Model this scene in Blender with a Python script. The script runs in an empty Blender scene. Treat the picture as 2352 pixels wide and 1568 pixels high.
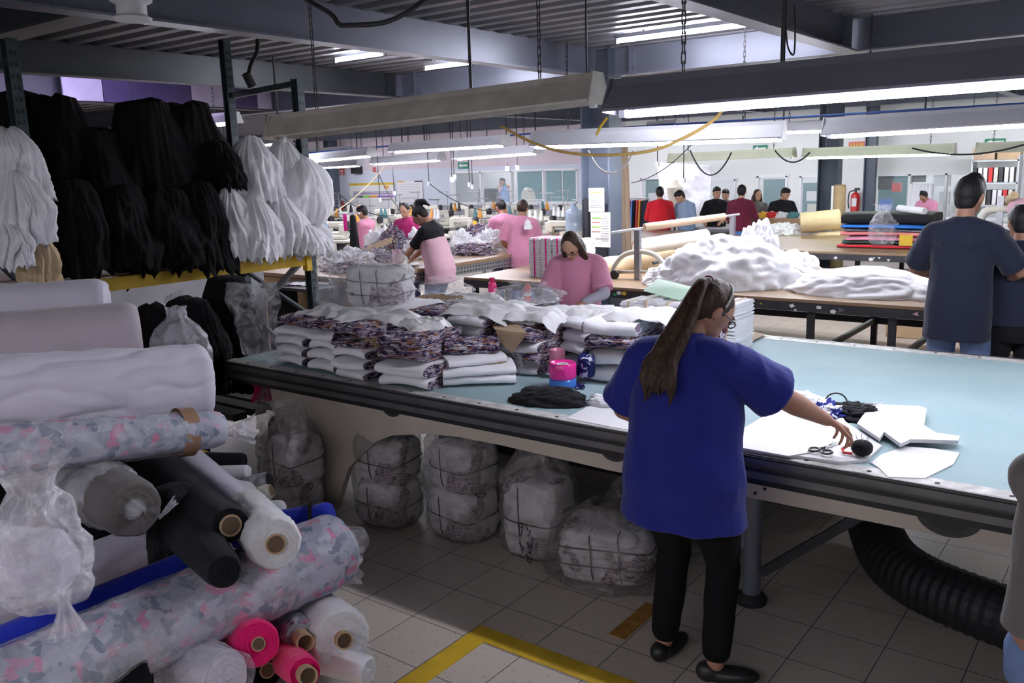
import bpy, math, random
import numpy as np
from mathutils import Vector, Matrix, noise, Euler
PI = math.pi
R = math.radians
sc = bpy.context.scene
C = sc.collection
random.seed(7)

# ------------------------------------------------------------------ camera, world, exposure
F, PITCH, ROLL, YAW, CAMZ = 2000.0, R(11.17), R(1.7), R(-37.2), 2.0
def _cam():
    fwd = Vector((0, math.cos(PITCH), -math.sin(PITCH))); r = Vector((1, 0, 0)); d = fwd.cross(r)
    c, s = math.cos(ROLL), math.sin(ROLL)
    r2 = c*r + s*d; d2 = -s*r + c*d
    Z = Matrix.Rotation(-YAW, 3, 'Z')
    return Z @ r2, Z @ d2, Z @ fwd
CX, CY, CF = _cam()
cam_data = bpy.data.cameras.new('camera'); cam = bpy.data.objects.new('camera', cam_data); C.objects.link(cam)
cam_data.sensor_width = 36; cam_data.lens = F/2352*36; cam_data.clip_start = 0.05; cam_data.clip_end = 200
m3 = Matrix((CX, -CY, -CF)).transposed()
cam.matrix_world = Matrix.Translation((0, 0, CAMZ)) @ m3.to_4x4()
sc.camera = cam
w = bpy.data.worlds.new('world'); sc.world = w; w.use_nodes = True
w.node_tree.nodes['Background'].inputs[0].default_value = (0.75, 0.78, 0.95, 1)
w.node_tree.nodes['Background'].inputs[1].default_value = 0.12
sc.view_settings.view_transform = 'Standard'; sc.view_settings.look = 'None'
sc.view_settings.gamma = 1; sc.view_settings.use_curve_mapping = False
sc.view_settings.exposure = 1.35
sc.cycles.use_denoising = True
sc.cycles.max_bounces = 5; sc.cycles.diffuse_bounces = 3; sc.cycles.glossy_bounces = 2
sc.cycles.transmission_bounces = 4; sc.cycles.transparent_max_bounces = 10
sc.cycles.caustics_reflective = False; sc.cycles.caustics_refractive = False
sc.cycles.sample_clamp_indirect = 4

def ray(x, y): return CX*((x-1176)/F) + CY*((y-784)/F) + CF
def P(x, y, z=None, Y=None, X=None):
    """the point of the place seen at a spot of the photograph, on a known height, depth or side plane"""
    d = ray(x, y); o = Vector((0, 0, CAMZ))
    if z is not None: t = (z-CAMZ)/d.z
    elif Y is not None: t = Y/d.y
    else: t = X/d.x
    return o + d*t

# ------------------------------------------------------------------ materials
MATS = {}
def nt(name):
    m = bpy.data.materials.new(name); m.use_nodes = True
    t = m.node_tree; b = t.nodes['Principled BSDF']
    return m, t, b
def N(t, kind, **kw):
    n = t.nodes.new('ShaderNode'+kind)
    for k, v in kw.items():
        if k in n.inputs: n.inputs[k].default_value = v
        else: setattr(n, k, v)
    return n
def coords(t, scale=(1,1,1), kind='Object', rot=(0,0,0)):
    tc = N(t, 'TexCoord'); mp = N(t, 'Mapping'); mp.inputs['Scale'].default_value = scale
    mp.inputs['Rotation'].default_value = rot
    t.links.new(tc.outputs[kind], mp.inputs[0]); return mp.outputs[0]
def bump(t, b, h, strength=.3, dist=.01):
    n = N(t, 'Bump'); n.inputs['Strength'].default_value = strength; n.inputs['Distance'].default_value = dist
    t.links.new(h, n.inputs['Height']); t.links.new(n.outputs[0], b.inputs['Normal'])
def ramp(t, src, stops, interp='LINEAR'):
    r = N(t, 'ValToRGB'); r.color_ramp.interpolation = interp; e = r.color_ramp.elements
    while len(e) < len(stops): e.new(.5)
    for el, (p, c) in zip(e, stops): el.position = p; el.color = (*c, 1)
    t.links.new(src, r.inputs[0]); return r.outputs[0]
def mat(name, col, rough=.7, metal=0, var=.08, vs=4, bs=0, bscale=30, bstretch=(1,1,1), spec=.5, emit=None, es=0, sheen=0):
    if name in MATS: return MATS[name]
    m, t, b = nt(name)
    b.inputs['Roughness'].default_value = rough; b.inputs['Metallic'].default_value = metal
    b.inputs['Specular IOR Level'].default_value = spec
    if sheen: b.inputs['Sheen Weight'].default_value = sheen
    co = coords(t)
    n = N(t, 'TexNoise', Scale=vs, Detail=4.0); t.links.new(co, n.inputs['Vector'])
    lo = tuple(max(0, c*(1-var)) for c in col); hi = tuple(min(1, c*(1+var)) for c in col)
    t.links.new(ramp(t, n.outputs[0], [(.3, lo), (.7, hi)]), b.inputs['Base Color'])
    if bs:
        n2 = N(t, 'TexNoise', Scale=bscale, Detail=3.0)
        mp = N(t, 'Mapping'); mp.inputs['Scale'].default_value = bstretch
        t.links.new(co, mp.inputs[0]); t.links.new(mp.outputs[0], n2.inputs['Vector'])
        bump(t, b, n2.outputs[0], bs, .01)
    if emit: b.inputs['Emission Color'].default_value = (*emit, 1); b.inputs['Emission Strength'].default_value = es
    MATS[name] = m; return m
def fabric(name, col, rough=.85, bs=.5, bscale=9, stretch=(1,1,1), var=.05, sheen=.15):
    return mat(name, col, rough, 0, var, 6, bs, bscale, stretch, .25, sheen=sheen)
def film(name, tint=(.9,.9,.93), alpha=.35, rough=.2, scale=14, milky=.5):
    """thin plastic film: mostly clear, milky and shiny on its creases"""
    m, t, b = nt(name)
    co = coords(t)
    n = N(t, 'TexNoise', Scale=scale, Detail=5.0); n.inputs['Distortion'].default_value = 1.2
    t.links.new(co, n.inputs['Vector'])
    b.inputs['Base Color'].default_value = (*tint, 1); b.inputs['Roughness'].default_value = rough
    b.inputs['Specular IOR Level'].default_value = .9
    bump(t, b, n.outputs[0], .9, .03)
    tr = N(t, 'BsdfTransparent'); mx = N(t, 'MixShader')
    rp = N(t, 'MapRange'); rp.inputs[1].default_value = .35; rp.inputs[2].default_value = .75
    rp.inputs[3].default_value = alpha*.5; rp.inputs[4].default_value = min(1, alpha+milky)
    t.links.new(n.outputs[0], rp.inputs[0]); t.links.new(rp.outputs[0], mx.inputs[0])
    t.links.new(tr.outputs[0], mx.inputs[1]); t.links.new(b.outputs[0], mx.inputs[2])
    t.links.new(mx.outputs[0], t.nodes['Material Output'].inputs[0])
    MATS[name] = m; return m
def printed(name, stops, scale=30, stretch=(1,1,1), layers=0, rough=.85, feature='F1', soft=False):
    """printed cloth: colour patches; layers > 0 adds the fine lines of many cut plies stacked in z"""
    m, t, b = nt(name); b.inputs['Roughness'].default_value = rough; b.inputs['Specular IOR Level'].default_value = .25
    co = coords(t, stretch)
    n0 = N(t, 'TexNoise', Scale=scale*.6, Detail=3.0); t.links.new(co, n0.inputs['Vector'])
    ad = N(t, 'VectorMath', operation='MULTIPLY_ADD'); ad.inputs[1].default_value = (.12,)*3
    t.links.new(n0.outputs['Color'], ad.inputs[0]); t.links.new(co, ad.inputs[2])
    v = N(t, 'TexVoronoi', Scale=scale); t.links.new(ad.outputs[0], v.inputs['Vector'])
    sx = N(t, 'SeparateColor'); t.links.new(v.outputs['Color'], sx.inputs[0])
    col = ramp(t, sx.outputs[0], stops, 'LINEAR' if soft else 'CONSTANT')
    if layers:
        co2 = coords(t, (1,1,1)); wv = N(t, 'TexWave', Scale=layers, Distortion=3.0); wv.bands_direction = 'Z'
        wv.inputs['Detail'].default_value = 2; wv.inputs['Detail Scale'].default_value = .4
        t.links.new(co2, wv.inputs['Vector'])
        mx = N(t, 'MixRGB'); mx.blend_type = 'MULTIPLY'; mx.inputs[0].default_value = .75
        t.links.new(col, mx.inputs[1])
        t.links.new(ramp(t, wv.outputs[0], [(.25, (.35,.33,.38)), (.6, (1,1,1))]), mx.inputs[2]); col = mx.outputs[0]
        bump(t, b, wv.outputs[0], .5, .01)
    t.links.new(col, b.inputs['Base Color'])
    MATS[name] = m; return m

M = {}
M['white'] = fabric('white_cloth', (.82,.82,.86), bs=.6, bscale=7)
M['white2'] = fabric('white_cloth_fine', (.76,.76,.78), bs=.35, bscale=14)
M['lilac'] = fabric('lilac_white_cloth', (.72,.69,.80), bs=.35, bscale=5, stretch=(1,3,1))
M['mauve'] = fabric('pale_mauve_cloth', (.52,.46,.51), bs=.1, bscale=20)
M['black'] = fabric('black_cloth', (.0035,.0035,.0045), bs=.6, bscale=8, sheen=0, rough=.95)
M['charcoal'] = fabric('charcoal_cloth', (.010,.010,.013), bs=.3, bscale=8, sheen=.03)
M['pinkhot'] = fabric('hot_pink_cloth', (.85,.01,.17), bs=.5, bscale=40)
M['cream'] = fabric('cream_cloth', (.62,.48,.30), bs=.5, bscale=8)
M['cobalt'] = fabric('cobalt_cloth', (.012,.03,.42), bs=.3, bscale=12)
M['bluetunic'] = fabric('blue_tunic_cloth', (.012,.018,.20), bs=.35, bscale=7)
M['core'] = mat('cardboard_core', (.42,.29,.17), .8, var=.15)
M['core_in'] = mat('shaded_core_inside', (.12,.08,.05), .9)
M['kraft'] = mat('kraft_paper', (.42,.30,.20), .8, var=.08, bs=.3, bscale=12)
M['paper'] = mat('white_paper', (.74,.74,.75), .6, var=.02)
M['ply'] = printed('cut_ply_edges_print', [(0,(.03,.02,.06)),(.3,(.33,.27,.34)),(.55,(.60,.56,.62)),(.74,(.42,.18,.10)),(.84,(.12,.08,.18)),(.93,(.7,.68,.74))], 34, (1,1,3.5), 34)
M['plywhite'] = printed('cut_ply_edges_white', [(0,(.75,.75,.8)),(.6,(.62,.6,.68)),(.9,(.3,.22,.3))], 14, (1,1,5), 40, soft=True)
def mixprint():
    m, t, b = nt('white_cloth_with_printed_plies'); b.inputs['Roughness'].default_value = .85
    co = coords(t, (1, 1, 1)); n = N(t, 'TexNoise', Scale=5.0, Detail=2.0); t.links.new(co, n.inputs['Vector'])
    v = N(t, 'TexNoise', Scale=45.0, Detail=2.0); t.links.new(coords(t, (1, 1, 3)), v.inputs['Vector'])
    pr = ramp(t, v.outputs[0], [(.38, (.04,.03,.05)), (.48, (.30,.24,.28)), (.56, (.50,.45,.50)), (.64, (.30,.13,.08)), (.7, (.6,.57,.62))])
    mk = ramp(t, n.outputs[0], [(.54, (0,0,0)), (.56, (1,1,1))])
    mx = N(t, 'MixRGB'); t.links.new(mk, mx.inputs[0]); mx.inputs[1].default_value = (.66,.64,.66,1); t.links.new(pr, mx.inputs[2])
    t.links.new(mx.outputs[0], b.inputs['Base Color']); bump(t, b, n.outputs[0], .4, .03); return m
M['mixed'] = mixprint()
M['floral'] = printed('grey_floral_print', [(0,(.30,.32,.40)),(.35,(.46,.48,.58)),(.55,(.50,.50,.60)),(.66,(.62,.20,.36)),(.74,(.54,.52,.62)),(.90,(.20,.24,.33))], 26, (1,1,1), 0, .45, soft=True)
M['floral2'] = printed('dark_floral_print', [(0,(.05,.05,.10)),(.4,(.30,.28,.38)),(.6,(.55,.10,.25)),(.75,(.10,.25,.22)),(.88,(.45,.45,.5))], 34, (1,1,1), 0, .4, soft=True)
M['whale'] = printed('cream_whale_print', [(0,(.72,.70,.62)),(.6,(.68,.66,.58)),(.72,(.22,.22,.22)),(.84,(.72,.70,.62)),(.95,(.5,.2,.12))], 7, (1,1,1), 0)
M['dots'] = printed('navy_dotted_print', [(0,(.01,.015,.10)),(.86,(.5,.5,.6))], 40)
M['bag'] = film('clear_plastic_bag', (.88,.88,.92), .12, .2, 12, .28)
M['bagd'] = film('dusty_shaded_plastic_bag', (.30,.275,.27), .34, .3, 10, .30)  # dusty film, tinted darker to hold the shade under the table
M['bagthick'] = film('milky_plastic_bag', (.80,.79,.86), .35, .25, 8, .45)
M['steelblue'] = mat('blue_grey_painted_steel', (.16,.17,.22), .38, .3, var=.06, vs=3, bs=.08, bscale=12)
M['steelshade'] = mat('shade_darkened_steel', (.055,.062,.072), .45, .2)  # same steel paint, darkened to hold the shade at upper left
M['columnpaint'] = mat('column_blue_grey_paint', (.065,.08,.11), .5, .1)
M['steelgreen'] = mat('grey_green_painted_steel', (.20,.23,.25), .4, .3)
M['deck'] = mat('galvanised_deck', (.24,.245,.27), .45, .5, var=.12, vs=2)
M['galv'] = mat('galvanised_steel', (.40,.41,.44), .35, .8, var=.1)
M['racksteel'] = mat('dark_green_rack_steel', (.045,.065,.075), .45, .3, var=.3, vs=12)
M['yellow'] = mat('yellow_paint', (.62,.40,.02), .5, var=.15, vs=8)
M['alu'] = mat('worn_aluminium', (.17,.17,.17), .4, .7, var=.15, vs=8)
M['darkmetal'] = mat('dark_metal', (.035,.035,.04), .5, .2, var=.2, vs=10)
M['blackp'] = mat('black_plastic', (.012,.012,.013), .4)
M['rubber'] = mat('black_rubber', (.015,.014,.017), .6)
M['beige'] = mat('beige_machine_paint', (.46,.41,.35), .5, var=.06)
M['creamp'] = mat('cream_machine_paint', (.62,.60,.52), .4, var=.06)
M['redp'] = mat('red_paint', (.55,.02,.02), .4)
M['reflector'] = mat('white_enamel_reflector', (.60,.61,.66), .4, var=.06)
M['reflold'] = mat('dusty_beige_reflector', (.58,.54,.48), .6, var=.18, vs=6)
M['reflback'] = mat('backlit_grey_reflector', (.20,.20,.25), .5, .2, var=.08)  # grey puts the backlit outer side of the hood into the colour
M['reflcream'] = mat('cream_enamel_reflector', (.60,.62,.48), .5, var=.05)
M['wood'] = mat('brown_board', (.30,.19,.11), .35, var=.15, vs=2, bs=.1)
M['woodsheen'] = mat('varnished_board', (.25,.165,.095), .4, var=.1, vs=1.5)
M['woodl'] = mat('light_wood', (.42,.28,.13), .6, var=.12)
M['skin'] = mat('skin', (.40,.21,.14), .5, var=.06, vs=8, spec=.3)
M['skinl'] = mat('light_skin', (.52,.30,.21), .5, var=.05, vs=8, spec=.3)
M['skind'] = mat('tan_skin', (.30,.15,.095), .5, var=.06, vs=8, spec=.3)
M['hair'] = mat('black_hair', (.010,.009,.010), .55, spec=.3, var=.3, vs=60, bs=.6, bscale=60, bstretch=(1,1,.12))
M['hairb'] = mat('brown_hair', (.045,.025,.016), .55, spec=.3, var=.45, vs=30, bs=.9, bscale=55, bstretch=(1,1,.10))
M['eye'] = mat('dark_eye', (.02,.012,.01), .2)
M['lip'] = mat('lips', (.38,.06,.06), .4)
M['pink'] = fabric('pink_uniform_cloth', (.66,.27,.40), bs=.4, bscale=9)
M['pinkp'] = fabric('pale_pink_apron_cloth', (.68,.42,.50), bs=.3, bscale=9)
M['navy'] = fabric('navy_shirt_cloth', (.016,.020,.042), bs=.35, bscale=7)
M['jeans'] = mat('washed_denim', (.14,.21,.40), .8, var=.45, vs=5, bs=.4, bscale=18)
M['greyshirt'] = fabric('grey_knit', (.14,.13,.125), bs=.4, bscale=8)
M['greysleeve'] = fabric('pale_grey_cloth', (.42,.41,.50), bs=.4, bscale=12)
M['red'] = fabric('red_fleece', (.62,.015,.03), bs=.4, bscale=9)
M['chambray'] = fabric('light_blue_shirt', (.26,.36,.50), bs=.4, bscale=9)
M['maroon'] = fabric('maroon_cloth', (.13,.012,.035), bs=.3, bscale=9)
M['magenta'] = fabric('magenta_top', (.30,.012,.10), bs=.3, bscale=9)
M['tube'] = mat('lit_fluorescent_tube', (1,1,1), .5, var=0, emit=(.90,.90,1.0), es=52)
M['tubed'] = mat('dim_fill_tube', (1,1,1), .5, var=0, emit=(.95,.92,1.0), es=27)
M['tubeg'] = mat('lit_greenish_tube', (1,1,1), .5, var=0, emit=(.84,1.0,.93), es=35)
M['wallw'] = mat('white_painted_wall', (.72,.74,.72), .8, var=.03, vs=1)
M['wallb'] = mat('pale_blue_grey_wall', (.60,.64,.74), .8, var=.03, vs=1)
M['wallg'] = mat('grey_dado_paint', (.36,.37,.40), .7, var=.03, vs=1)
M['frame'] = mat('white_window_frame', (.75,.76,.78), .5, var=.02)
M['teal'] = mat('teal_board', (.07,.20,.22), .6, var=.08)
M['green'] = mat('sign_green', (.01,.22,.11), .5)
M['wallpink'] = mat('pinkish_grey_wall', (.64,.55,.60), .8, var=.04, vs=1)
M['yellowcloth'] = fabric('yellow_cloth', (.72,.42,.04), bs=.5, bscale=10)
M['bluefilm'] = mat('blue_ribbon', (.06,.20,.62), .25, var=.12, vs=30)
M['pinkfilm'] = mat('pink_ribbon', (.80,.03,.30), .22, var=.15, vs=30)
M['pinkgloss'] = mat('pink_plastic', (.95,.04,.25), .25, emit=None, var=.02)
def glassmat():
    m, t, b = nt('window_glass'); b.inputs['Roughness'].default_value = .05
    b.inputs['Base Color'].default_value = (.85,.92,.92,1)
    tr = N(t, 'BsdfTransparent'); mx = N(t, 'MixShader'); mx.inputs[0].default_value = .12
    t.links.new(tr.outputs[0], mx.inputs[1]); t.links.new(b.outputs[0], mx.inputs[2])
    t.links.new(mx.outputs[0], t.nodes['Material Output'].inputs[0]); return m
M['glass'] = glassmat()
def floormat():
    m, t, b = nt('terrazzo_tile_floor'); b.inputs['Roughness'].default_value = .42
    co = coords(t)
    br = N(t, 'TexBrick', Scale=1.0); br.offset = 0; br.squash = 1
    for k, v in {'Brick Width': .305, 'Row Height': .305, 'Mortar Size': .0022, 'Mortar Smooth': .1, 'Bias': 0}.items(): br.inputs[k].default_value = v
    mp = N(t, 'Mapping'); mp.inputs['Location'].default_value = (.161, .177, 0); t.links.new(co, mp.inputs[0])
    t.links.new(mp.outputs[0], br.inputs['Vector'])
    br.inputs['Color1'].default_value = (.56,.495,.43,1); br.inputs['Color2'].default_value = (.60,.53,.46,1); br.inputs['Mortar'].default_value = (.06,.055,.05,1)
    v = N(t, 'TexVoronoi', Scale=70.0); t.links.new(co, v.inputs['Vector'])
    n = N(t, 'TexNoise', Scale=60.0, Detail=4.0); t.links.new(co, n.inputs['Vector'])
    sp = ramp(t, n.outputs[0], [(.32, (.35,.3,.28)), (.38, (1,1,1))])
    mx = N(t, 'MixRGB'); mx.blend_type = 'MULTIPLY'; mx.inputs[0].default_value = .55
    t.links.new(br.outputs[0], mx.inputs[1]); t.links.new(sp, mx.inputs[2])
    t.links.new(mx.outputs[0], b.inputs['Base Color']); return m
M['floor'] = floormat()
def feltmat():
    m, t, b = nt('pale_blue_felt_mat'); b.inputs['Roughness'].default_value = .75
    co = coords(t); n = N(t, 'TexNoise', Scale=3.0, Detail=5.0); t.links.new(co, n.inputs['Vector'])
    c1 = ramp(t, n.outputs[0], [(.3, (.26,.38,.40)), (.7, (.31,.43,.45))])
    v = N(t, 'TexVoronoi', Scale=9.0); t.links.new(co, v.inputs['Vector'])
    sp = ramp(t, v.outputs['Distance'], [(.035, (.12,.14,.16)), (.05, (1,1,1))])
    mx = N(t, 'MixRGB'); mx.blend_type = 'MULTIPLY'; mx.inputs[0].default_value = .6
    t.links.new(c1, mx.inputs[1]); t.links.new(sp, mx.inputs[2]); t.links.new(mx.outputs[0], b.inputs['Base Color'])
    n2 = N(t, 'TexNoise', Scale=260.0); t.links.new(co, n2.inputs['Vector']); bump(t, b, n2.outputs[0], .2, .002)
    return m
M['felt'] = feltmat()
M['strip'] = mat('worn_cream_edge_strip', (.52,.51,.49), .5, var=.3, vs=18)

# ------------------------------------------------------------------ mesh builder
def V3(p): return Vector(p)
def basis(d, upv=(0,0,1)):
    d = Vector(d).normalized(); u = Vector(upv)
    if abs(d.dot(u)) > .98: u = Vector((0,1,0)) if abs(d.y) < .9 else Vector((1,0,0))
    x = u.cross(d).normalized(); y = d.cross(x).normalized()
    return x, y, d
ORG = {}
class MB:
    def __init__(s): s.v = []; s.f = []; s.m = []; s.mi = 0
    def add(s, vs, fs):
        o = len(s.v); s.v += [tuple(p) for p in vs]
        s.f += [tuple(i+o for i in f) for f in fs]; s.m += [s.mi]*len(fs); return s
    def mat(s, i): s.mi = i; return s
    def box(s, c, size, rot=None, taper=1):
        hx, hy, hz = size[0]/2, size[1]/2, size[2]/2
        vs = [Vector((x*hx*(taper if z > 0 else 1), y*hy*(taper if z > 0 else 1), z*hz)) for z in (-1,1) for y in (-1,1) for x in (-1,1)]
        if rot is not None: vs = [rot @ p for p in vs]
        vs = [p+Vector(c) for p in vs]
        return s.add(vs, [(0,2,3,1),(4,5,7,6),(0,1,5,4),(2,6,7,3),(0,4,6,2),(1,3,7,5)])
    def bar(s, a, b, w, h, up=(0,0,1)):
        a, b = Vector(a), Vector(b); x, y, d = basis(b-a, up); L = (b-a).length
        rot = Matrix((x, d, y)).transposed()
        return s.box((a+b)/2, (w, L, h), rot)
    def loft(s, rings, cap=True, closed=True):
        n = len(rings[0]); vs = [p for r in rings for p in r]; fs = []
        for i in range(len(rings)-1):
            for j in range(n if closed else n-1):
                k = (j+1) % n
                fs.append((i*n+j, i*n+k, (i+1)*n+k, (i+1)*n+j))
        if cap and closed: fs += [tuple(range(n-1,-1,-1)), tuple((len(rings)-1)*n+j for j in range(n))]
        return s.add(vs, fs)
    def cyl(s, a, b, r0, r1=None, n=12, cap=True):
        a, b = Vector(a), Vector(b); r1 = r0 if r1 is None else r1; x, y, d = basis(b-a)
        return s.loft([[p+(x*math.cos(t)+y*math.sin(t))*r for t in [2*PI*i/n for i in range(n)]] for p, r in ((a, r0), (b, r1))], cap)
    def tube(s, pts, r, n=8, rs=None):
        pts = [Vector(p) for p in pts]; rings = []
        px = None
        for i, p in enumerate(pts):
            d = (pts[min(i+1, len(pts)-1)]-pts[max(i-1, 0)])
            x, y, d = basis(d)
            if px is not None:
                x = (px - d*px.dot(d)).normalized(); y = d.cross(x)
            px = x; rr = rs[i] if rs else r
            rings.append([p+(x*math.cos(2*PI*k/n)+y*math.sin(2*PI*k/n))*rr for k in range(n)])
        return s.loft(rings)
    def lathe(s, prof, c=(0,0,0), ax=(0,0,1), n=20):
        x, y, d = basis(ax); c = Vector(c)
        rings = [[c+d*h+(x*math.cos(2*PI*k/n)+y*math.sin(2*PI*k/n))*max(r, 1e-4) for k in range(n)] for r, h in prof]
        return s.loft(rings)
    def ell(s, c, rad, rot=None, n=14, m=9, fn=None):
        rings = []; c = Vector(c)
        for i in range(m+1):
            th = PI*(i+.02)/(m+.04); ring = []
            for j in range(n):
                ph = 2*PI*j/n
                q = Vector((math.sin(th)*math.cos(ph), math.sin(th)*math.sin(ph), -math.cos(th)))
                k = fn(q) if fn else 1
                q = Vector((q.x*rad[0], q.y*rad[1], q.z*rad[2]))*k
                if rot is not None: q = rot @ q
                ring.append(q+c)
            rings.append(ring)
        return s.loft(rings)
    def prism(s, pts, ax, depth):
        """closed outline (list of points) pushed along ax by depth"""
        d = Vector(ax).normalized()*depth; a = [Vector(p) for p in pts]; n = len(a)
        return s.add(a+[p+d for p in a], [tuple(range(n-1,-1,-1)), tuple(range(n, 2*n))]+[(i,(i+1)%n,n+(i+1)%n,n+i) for i in range(n)])
    def sheet(s, fn, nu, nv, th=.003):
        """thin solid sheet: fn(u,v) -> point, given thickness th"""
        top = [[Vector(fn(i/(nu-1), j/(nv-1))) for i in range(nu)] for j in range(nv)]
        nor = []
        for j in range(nv):
            for i in range(nu):
                a = top[j][min(i+1,nu-1)]-top[j][max(i-1,0)]; b = top[min(j+1,nv-1)][i]-top[max(j-1,0)][i]
                n_ = a.cross(b); nor.append(n_.normalized() if n_.length > 1e-9 else Vector((0,0,1)))
        T = [p for r in top for p in r]; B = [p-n_*th for p, n_ in zip(T, nor)]; o = len(T); fs = []
        for j in range(nv-1):
            for i in range(nu-1):
                a = j*nu+i; fs += [(a,a+1,a+nu+1,a+nu), (o+a,o+a+nu,o+a+nu+1,o+a+1)]
        bd = [i for i in range(nu)]+[j*nu+nu-1 for j in range(1,nv)]+[(nv-1)*nu+i for i in range(nu-2,-1,-1)]+[j*nu for j in range(nv-2,0,-1)]
        for k in range(len(bd)):
            a, b = bd[k], bd[(k+1)%len(bd)]; fs.append((b, a, o+a, o+b))
        return s.add(T+B, fs)
    def build(s, name, mats, parent=None, local=False, smooth=True, bevel=0, sub=0, angle=40, origin=None):
        if not isinstance(mats, (list, tuple)): mats = [mats]
        v = np.array(s.v, float)
        if parent is not None: off = Vector((0,0,0)) if local else ORG.get(parent.name, Vector(parent.location))
        elif origin is not None: off = Vector(origin)
        else:
            lo, hi = v.min(0), v.max(0); off = Vector(((lo[0]+hi[0])/2, (lo[1]+hi[1])/2, lo[2]))
        me = bpy.data.meshes.new(name); me.from_pydata((v-np.array(off)).tolist(), [], s.f); me.update()
        for x in mats: me.materials.append(M[x] if isinstance(x, str) else x)
        if len(mats) > 1: me.polygons.foreach_set('material_index', s.m)
        if smooth:
            me.polygons.foreach_set('use_smooth', [True]*len(me.polygons))
            try: me.set_sharp_from_angle(angle=R(angle))
            except Exception: pass
        o = bpy.data.objects.new(name, me); C.objects.link(o)
        if parent is not None: o.parent = parent; ORG[o.name] = off
        else: o.location = off
        if bevel:
            b = o.modifiers.new('b', 'BEVEL'); b.width = bevel; b.segments = 2; b.limit_method = 'ANGLE'
        if sub:
            b = o.modifiers.new('s', 'SUBSURF'); b.levels = sub; b.render_levels = sub
        return o
def tag(o, label=None, cat=None, group=None, kind=None):
    if label: o['label'] = label
    if cat: o['category'] = cat
    if group: o['group'] = group
    if kind: o['kind'] = kind
    return o
def thing(name, label, cat, loc=(0,0,0), rz=0, group=None):
    o = bpy.data.objects.new(name, None); C.objects.link(o); o.empty_display_size = .1
    o.location = loc; o.rotation_euler = (0, 0, rz)
    return tag(o, label, cat, group)
def struct(o): o['kind'] = 'structure'; return o
def dup(root, loc=None, rz=None, label=None, group=None, scale=None):
    r = root.copy(); C.objects.link(r)
    if loc is not None: r.location = loc
    if rz is not None: r.rotation_euler = (0, 0, rz)
    if scale is not None: r.scale = (scale,)*3
    if label: r['label'] = label
    if group: r['group'] = group
    for ch in list(root.children):
        c = ch.copy(); C.objects.link(c); c.parent = r
        for g in list(ch.children):
            d = g.copy(); C.objects.link(d); d.parent = c
    return r
def nz(p, s=1.0, seed=0): return noise.noise(Vector(p)*s+Vector((seed*7.3, seed*3.1, seed*1.7)))
def fr(p, s=1.0, seed=0, o=3):
    return sum(nz(p, s*2**k, seed+k)/2**k for k in range(o))
def sag(a, b, dip, n=14):
    a, b = Vector(a), Vector(b)
    return [a.lerp(b, t)+Vector((0,0,-dip*4*t*(1-t))) for t in [i/(n-1) for i in range(n)]]
def spline(pts, n=8):
    pts = [Vector(p) for p in pts]; out = []
    q = [pts[0]]+pts+[pts[-1]]
    for i in range(1, len(q)-2):
        for k in range(n):
            t = k/n; a, b, c, d = q[i-1], q[i], q[i+1], q[i+2]
            out.append(.5*((2*b)+(-a+c)*t+(2*a-5*b+4*c-d)*t*t+(-a+3*b-3*c+d)*t**3))
    out.append(pts[-1]); return out
# ------------------------------------------------------------------ the room
ZB, ZD = 3.0, 3.36                       # beam undersides, deck
def S(o, label, cat): return struct(tag(o, label, cat))
S(MB().box((-11, 8, -.05), (48, 25, .1)).build('floor', 'floor', smooth=False), 'beige speckled tile floor of the workshop', 'floor')
def deck():
    m = MB(); prof = []; y = -3.6; t = .10
    while y < 19.6:
        prof += [(y, ZD-.055), (y+t, ZD-.055), (y+t+.03, ZD), (y+t+.03+t, ZD)]; y += 2*t+.06
    m.loft([[Vector((x, a, b)) for a, b in prof] for x in (-34.5, 12.5)], cap=False, closed=False)
    m.box((-11, 8, ZD+.06), (48, 25, .1))
    return m.build('ceiling', 'deck', smooth=False)
S(deck(), 'ribbed galvanised steel deck ceiling', 'ceiling')
def wall_with_holes(name, mats, x0, x1, Y, z0, z1, holes, dado, th=.15):
    m = MB(); xs = sorted({x0, x1, *[h[0] for h in holes], *[h[1] for h in holes]})
    for a, b in zip(xs, xs[1:]):
        hs = [h for h in holes if h[0] <= a+1e-6 and h[1] >= b-1e-6]
        zs = sorted({z0, dado, z1, *[h[2] for h in hs], *[h[3] for h in hs]})
        for c, d in zip(zs, zs[1:]):
            if any(h[2] <= c+1e-6 and h[3] >= d-1e-6 for h in hs): continue
            m.mat(1 if d <= dado+1e-6 else 0)
            m.box(((a+b)/2, Y+th/2, (c+d)/2), (b-a, th, d-c))
    return m.build(name, mats, smooth=False)
YW = 19.0
def wx(px, py=450): return P(px, py, Y=YW)
def wz(px, py): return P(px, py, Y=YW).z
# windows: (left px, right px, top py, bottom py, panes)
WIN = [(1040, 1326, 392, 467, 4), (1474, 1620, 408, 512, 1), (1628, 1688, 412, 500, 1), (1740, 1806, 404, 500, 1), (1838, 1896, 404, 500, 1), (2006, 2352, 398, 510, 4)]
holes = []
for a, b, t, bt, n in WIN: holes.append((wx(a).x, wx(b).x, wz((a+b)/2, bt), wz((a+b)/2, t)))
hl = [h for h in holes if h[0] < -11.2]; hr = [h for h in holes if h[0] >= -11.2]
S(wall_with_holes('wall_back', ['wallb', 'wallg'], -34.5, -11.6, YW, 0, 3.45, hl, 1.05), 'pale blue grey back wall above a grey dado', 'wall')
S(wall_with_holes('wall_back_right', ['wallw', 'wallg'], -11.6, 12.5, YW, 0, 3.45, hr, .62), 'white back wall of the cutting hall', 'wall')
S(MB().box((-22.5, YW-.01, 2.75), (23.4, .03, 1.3)).build('wall_back_upper', 'wallpink', smooth=False), 'pinkish upper band of the back wall', 'wall')
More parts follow.
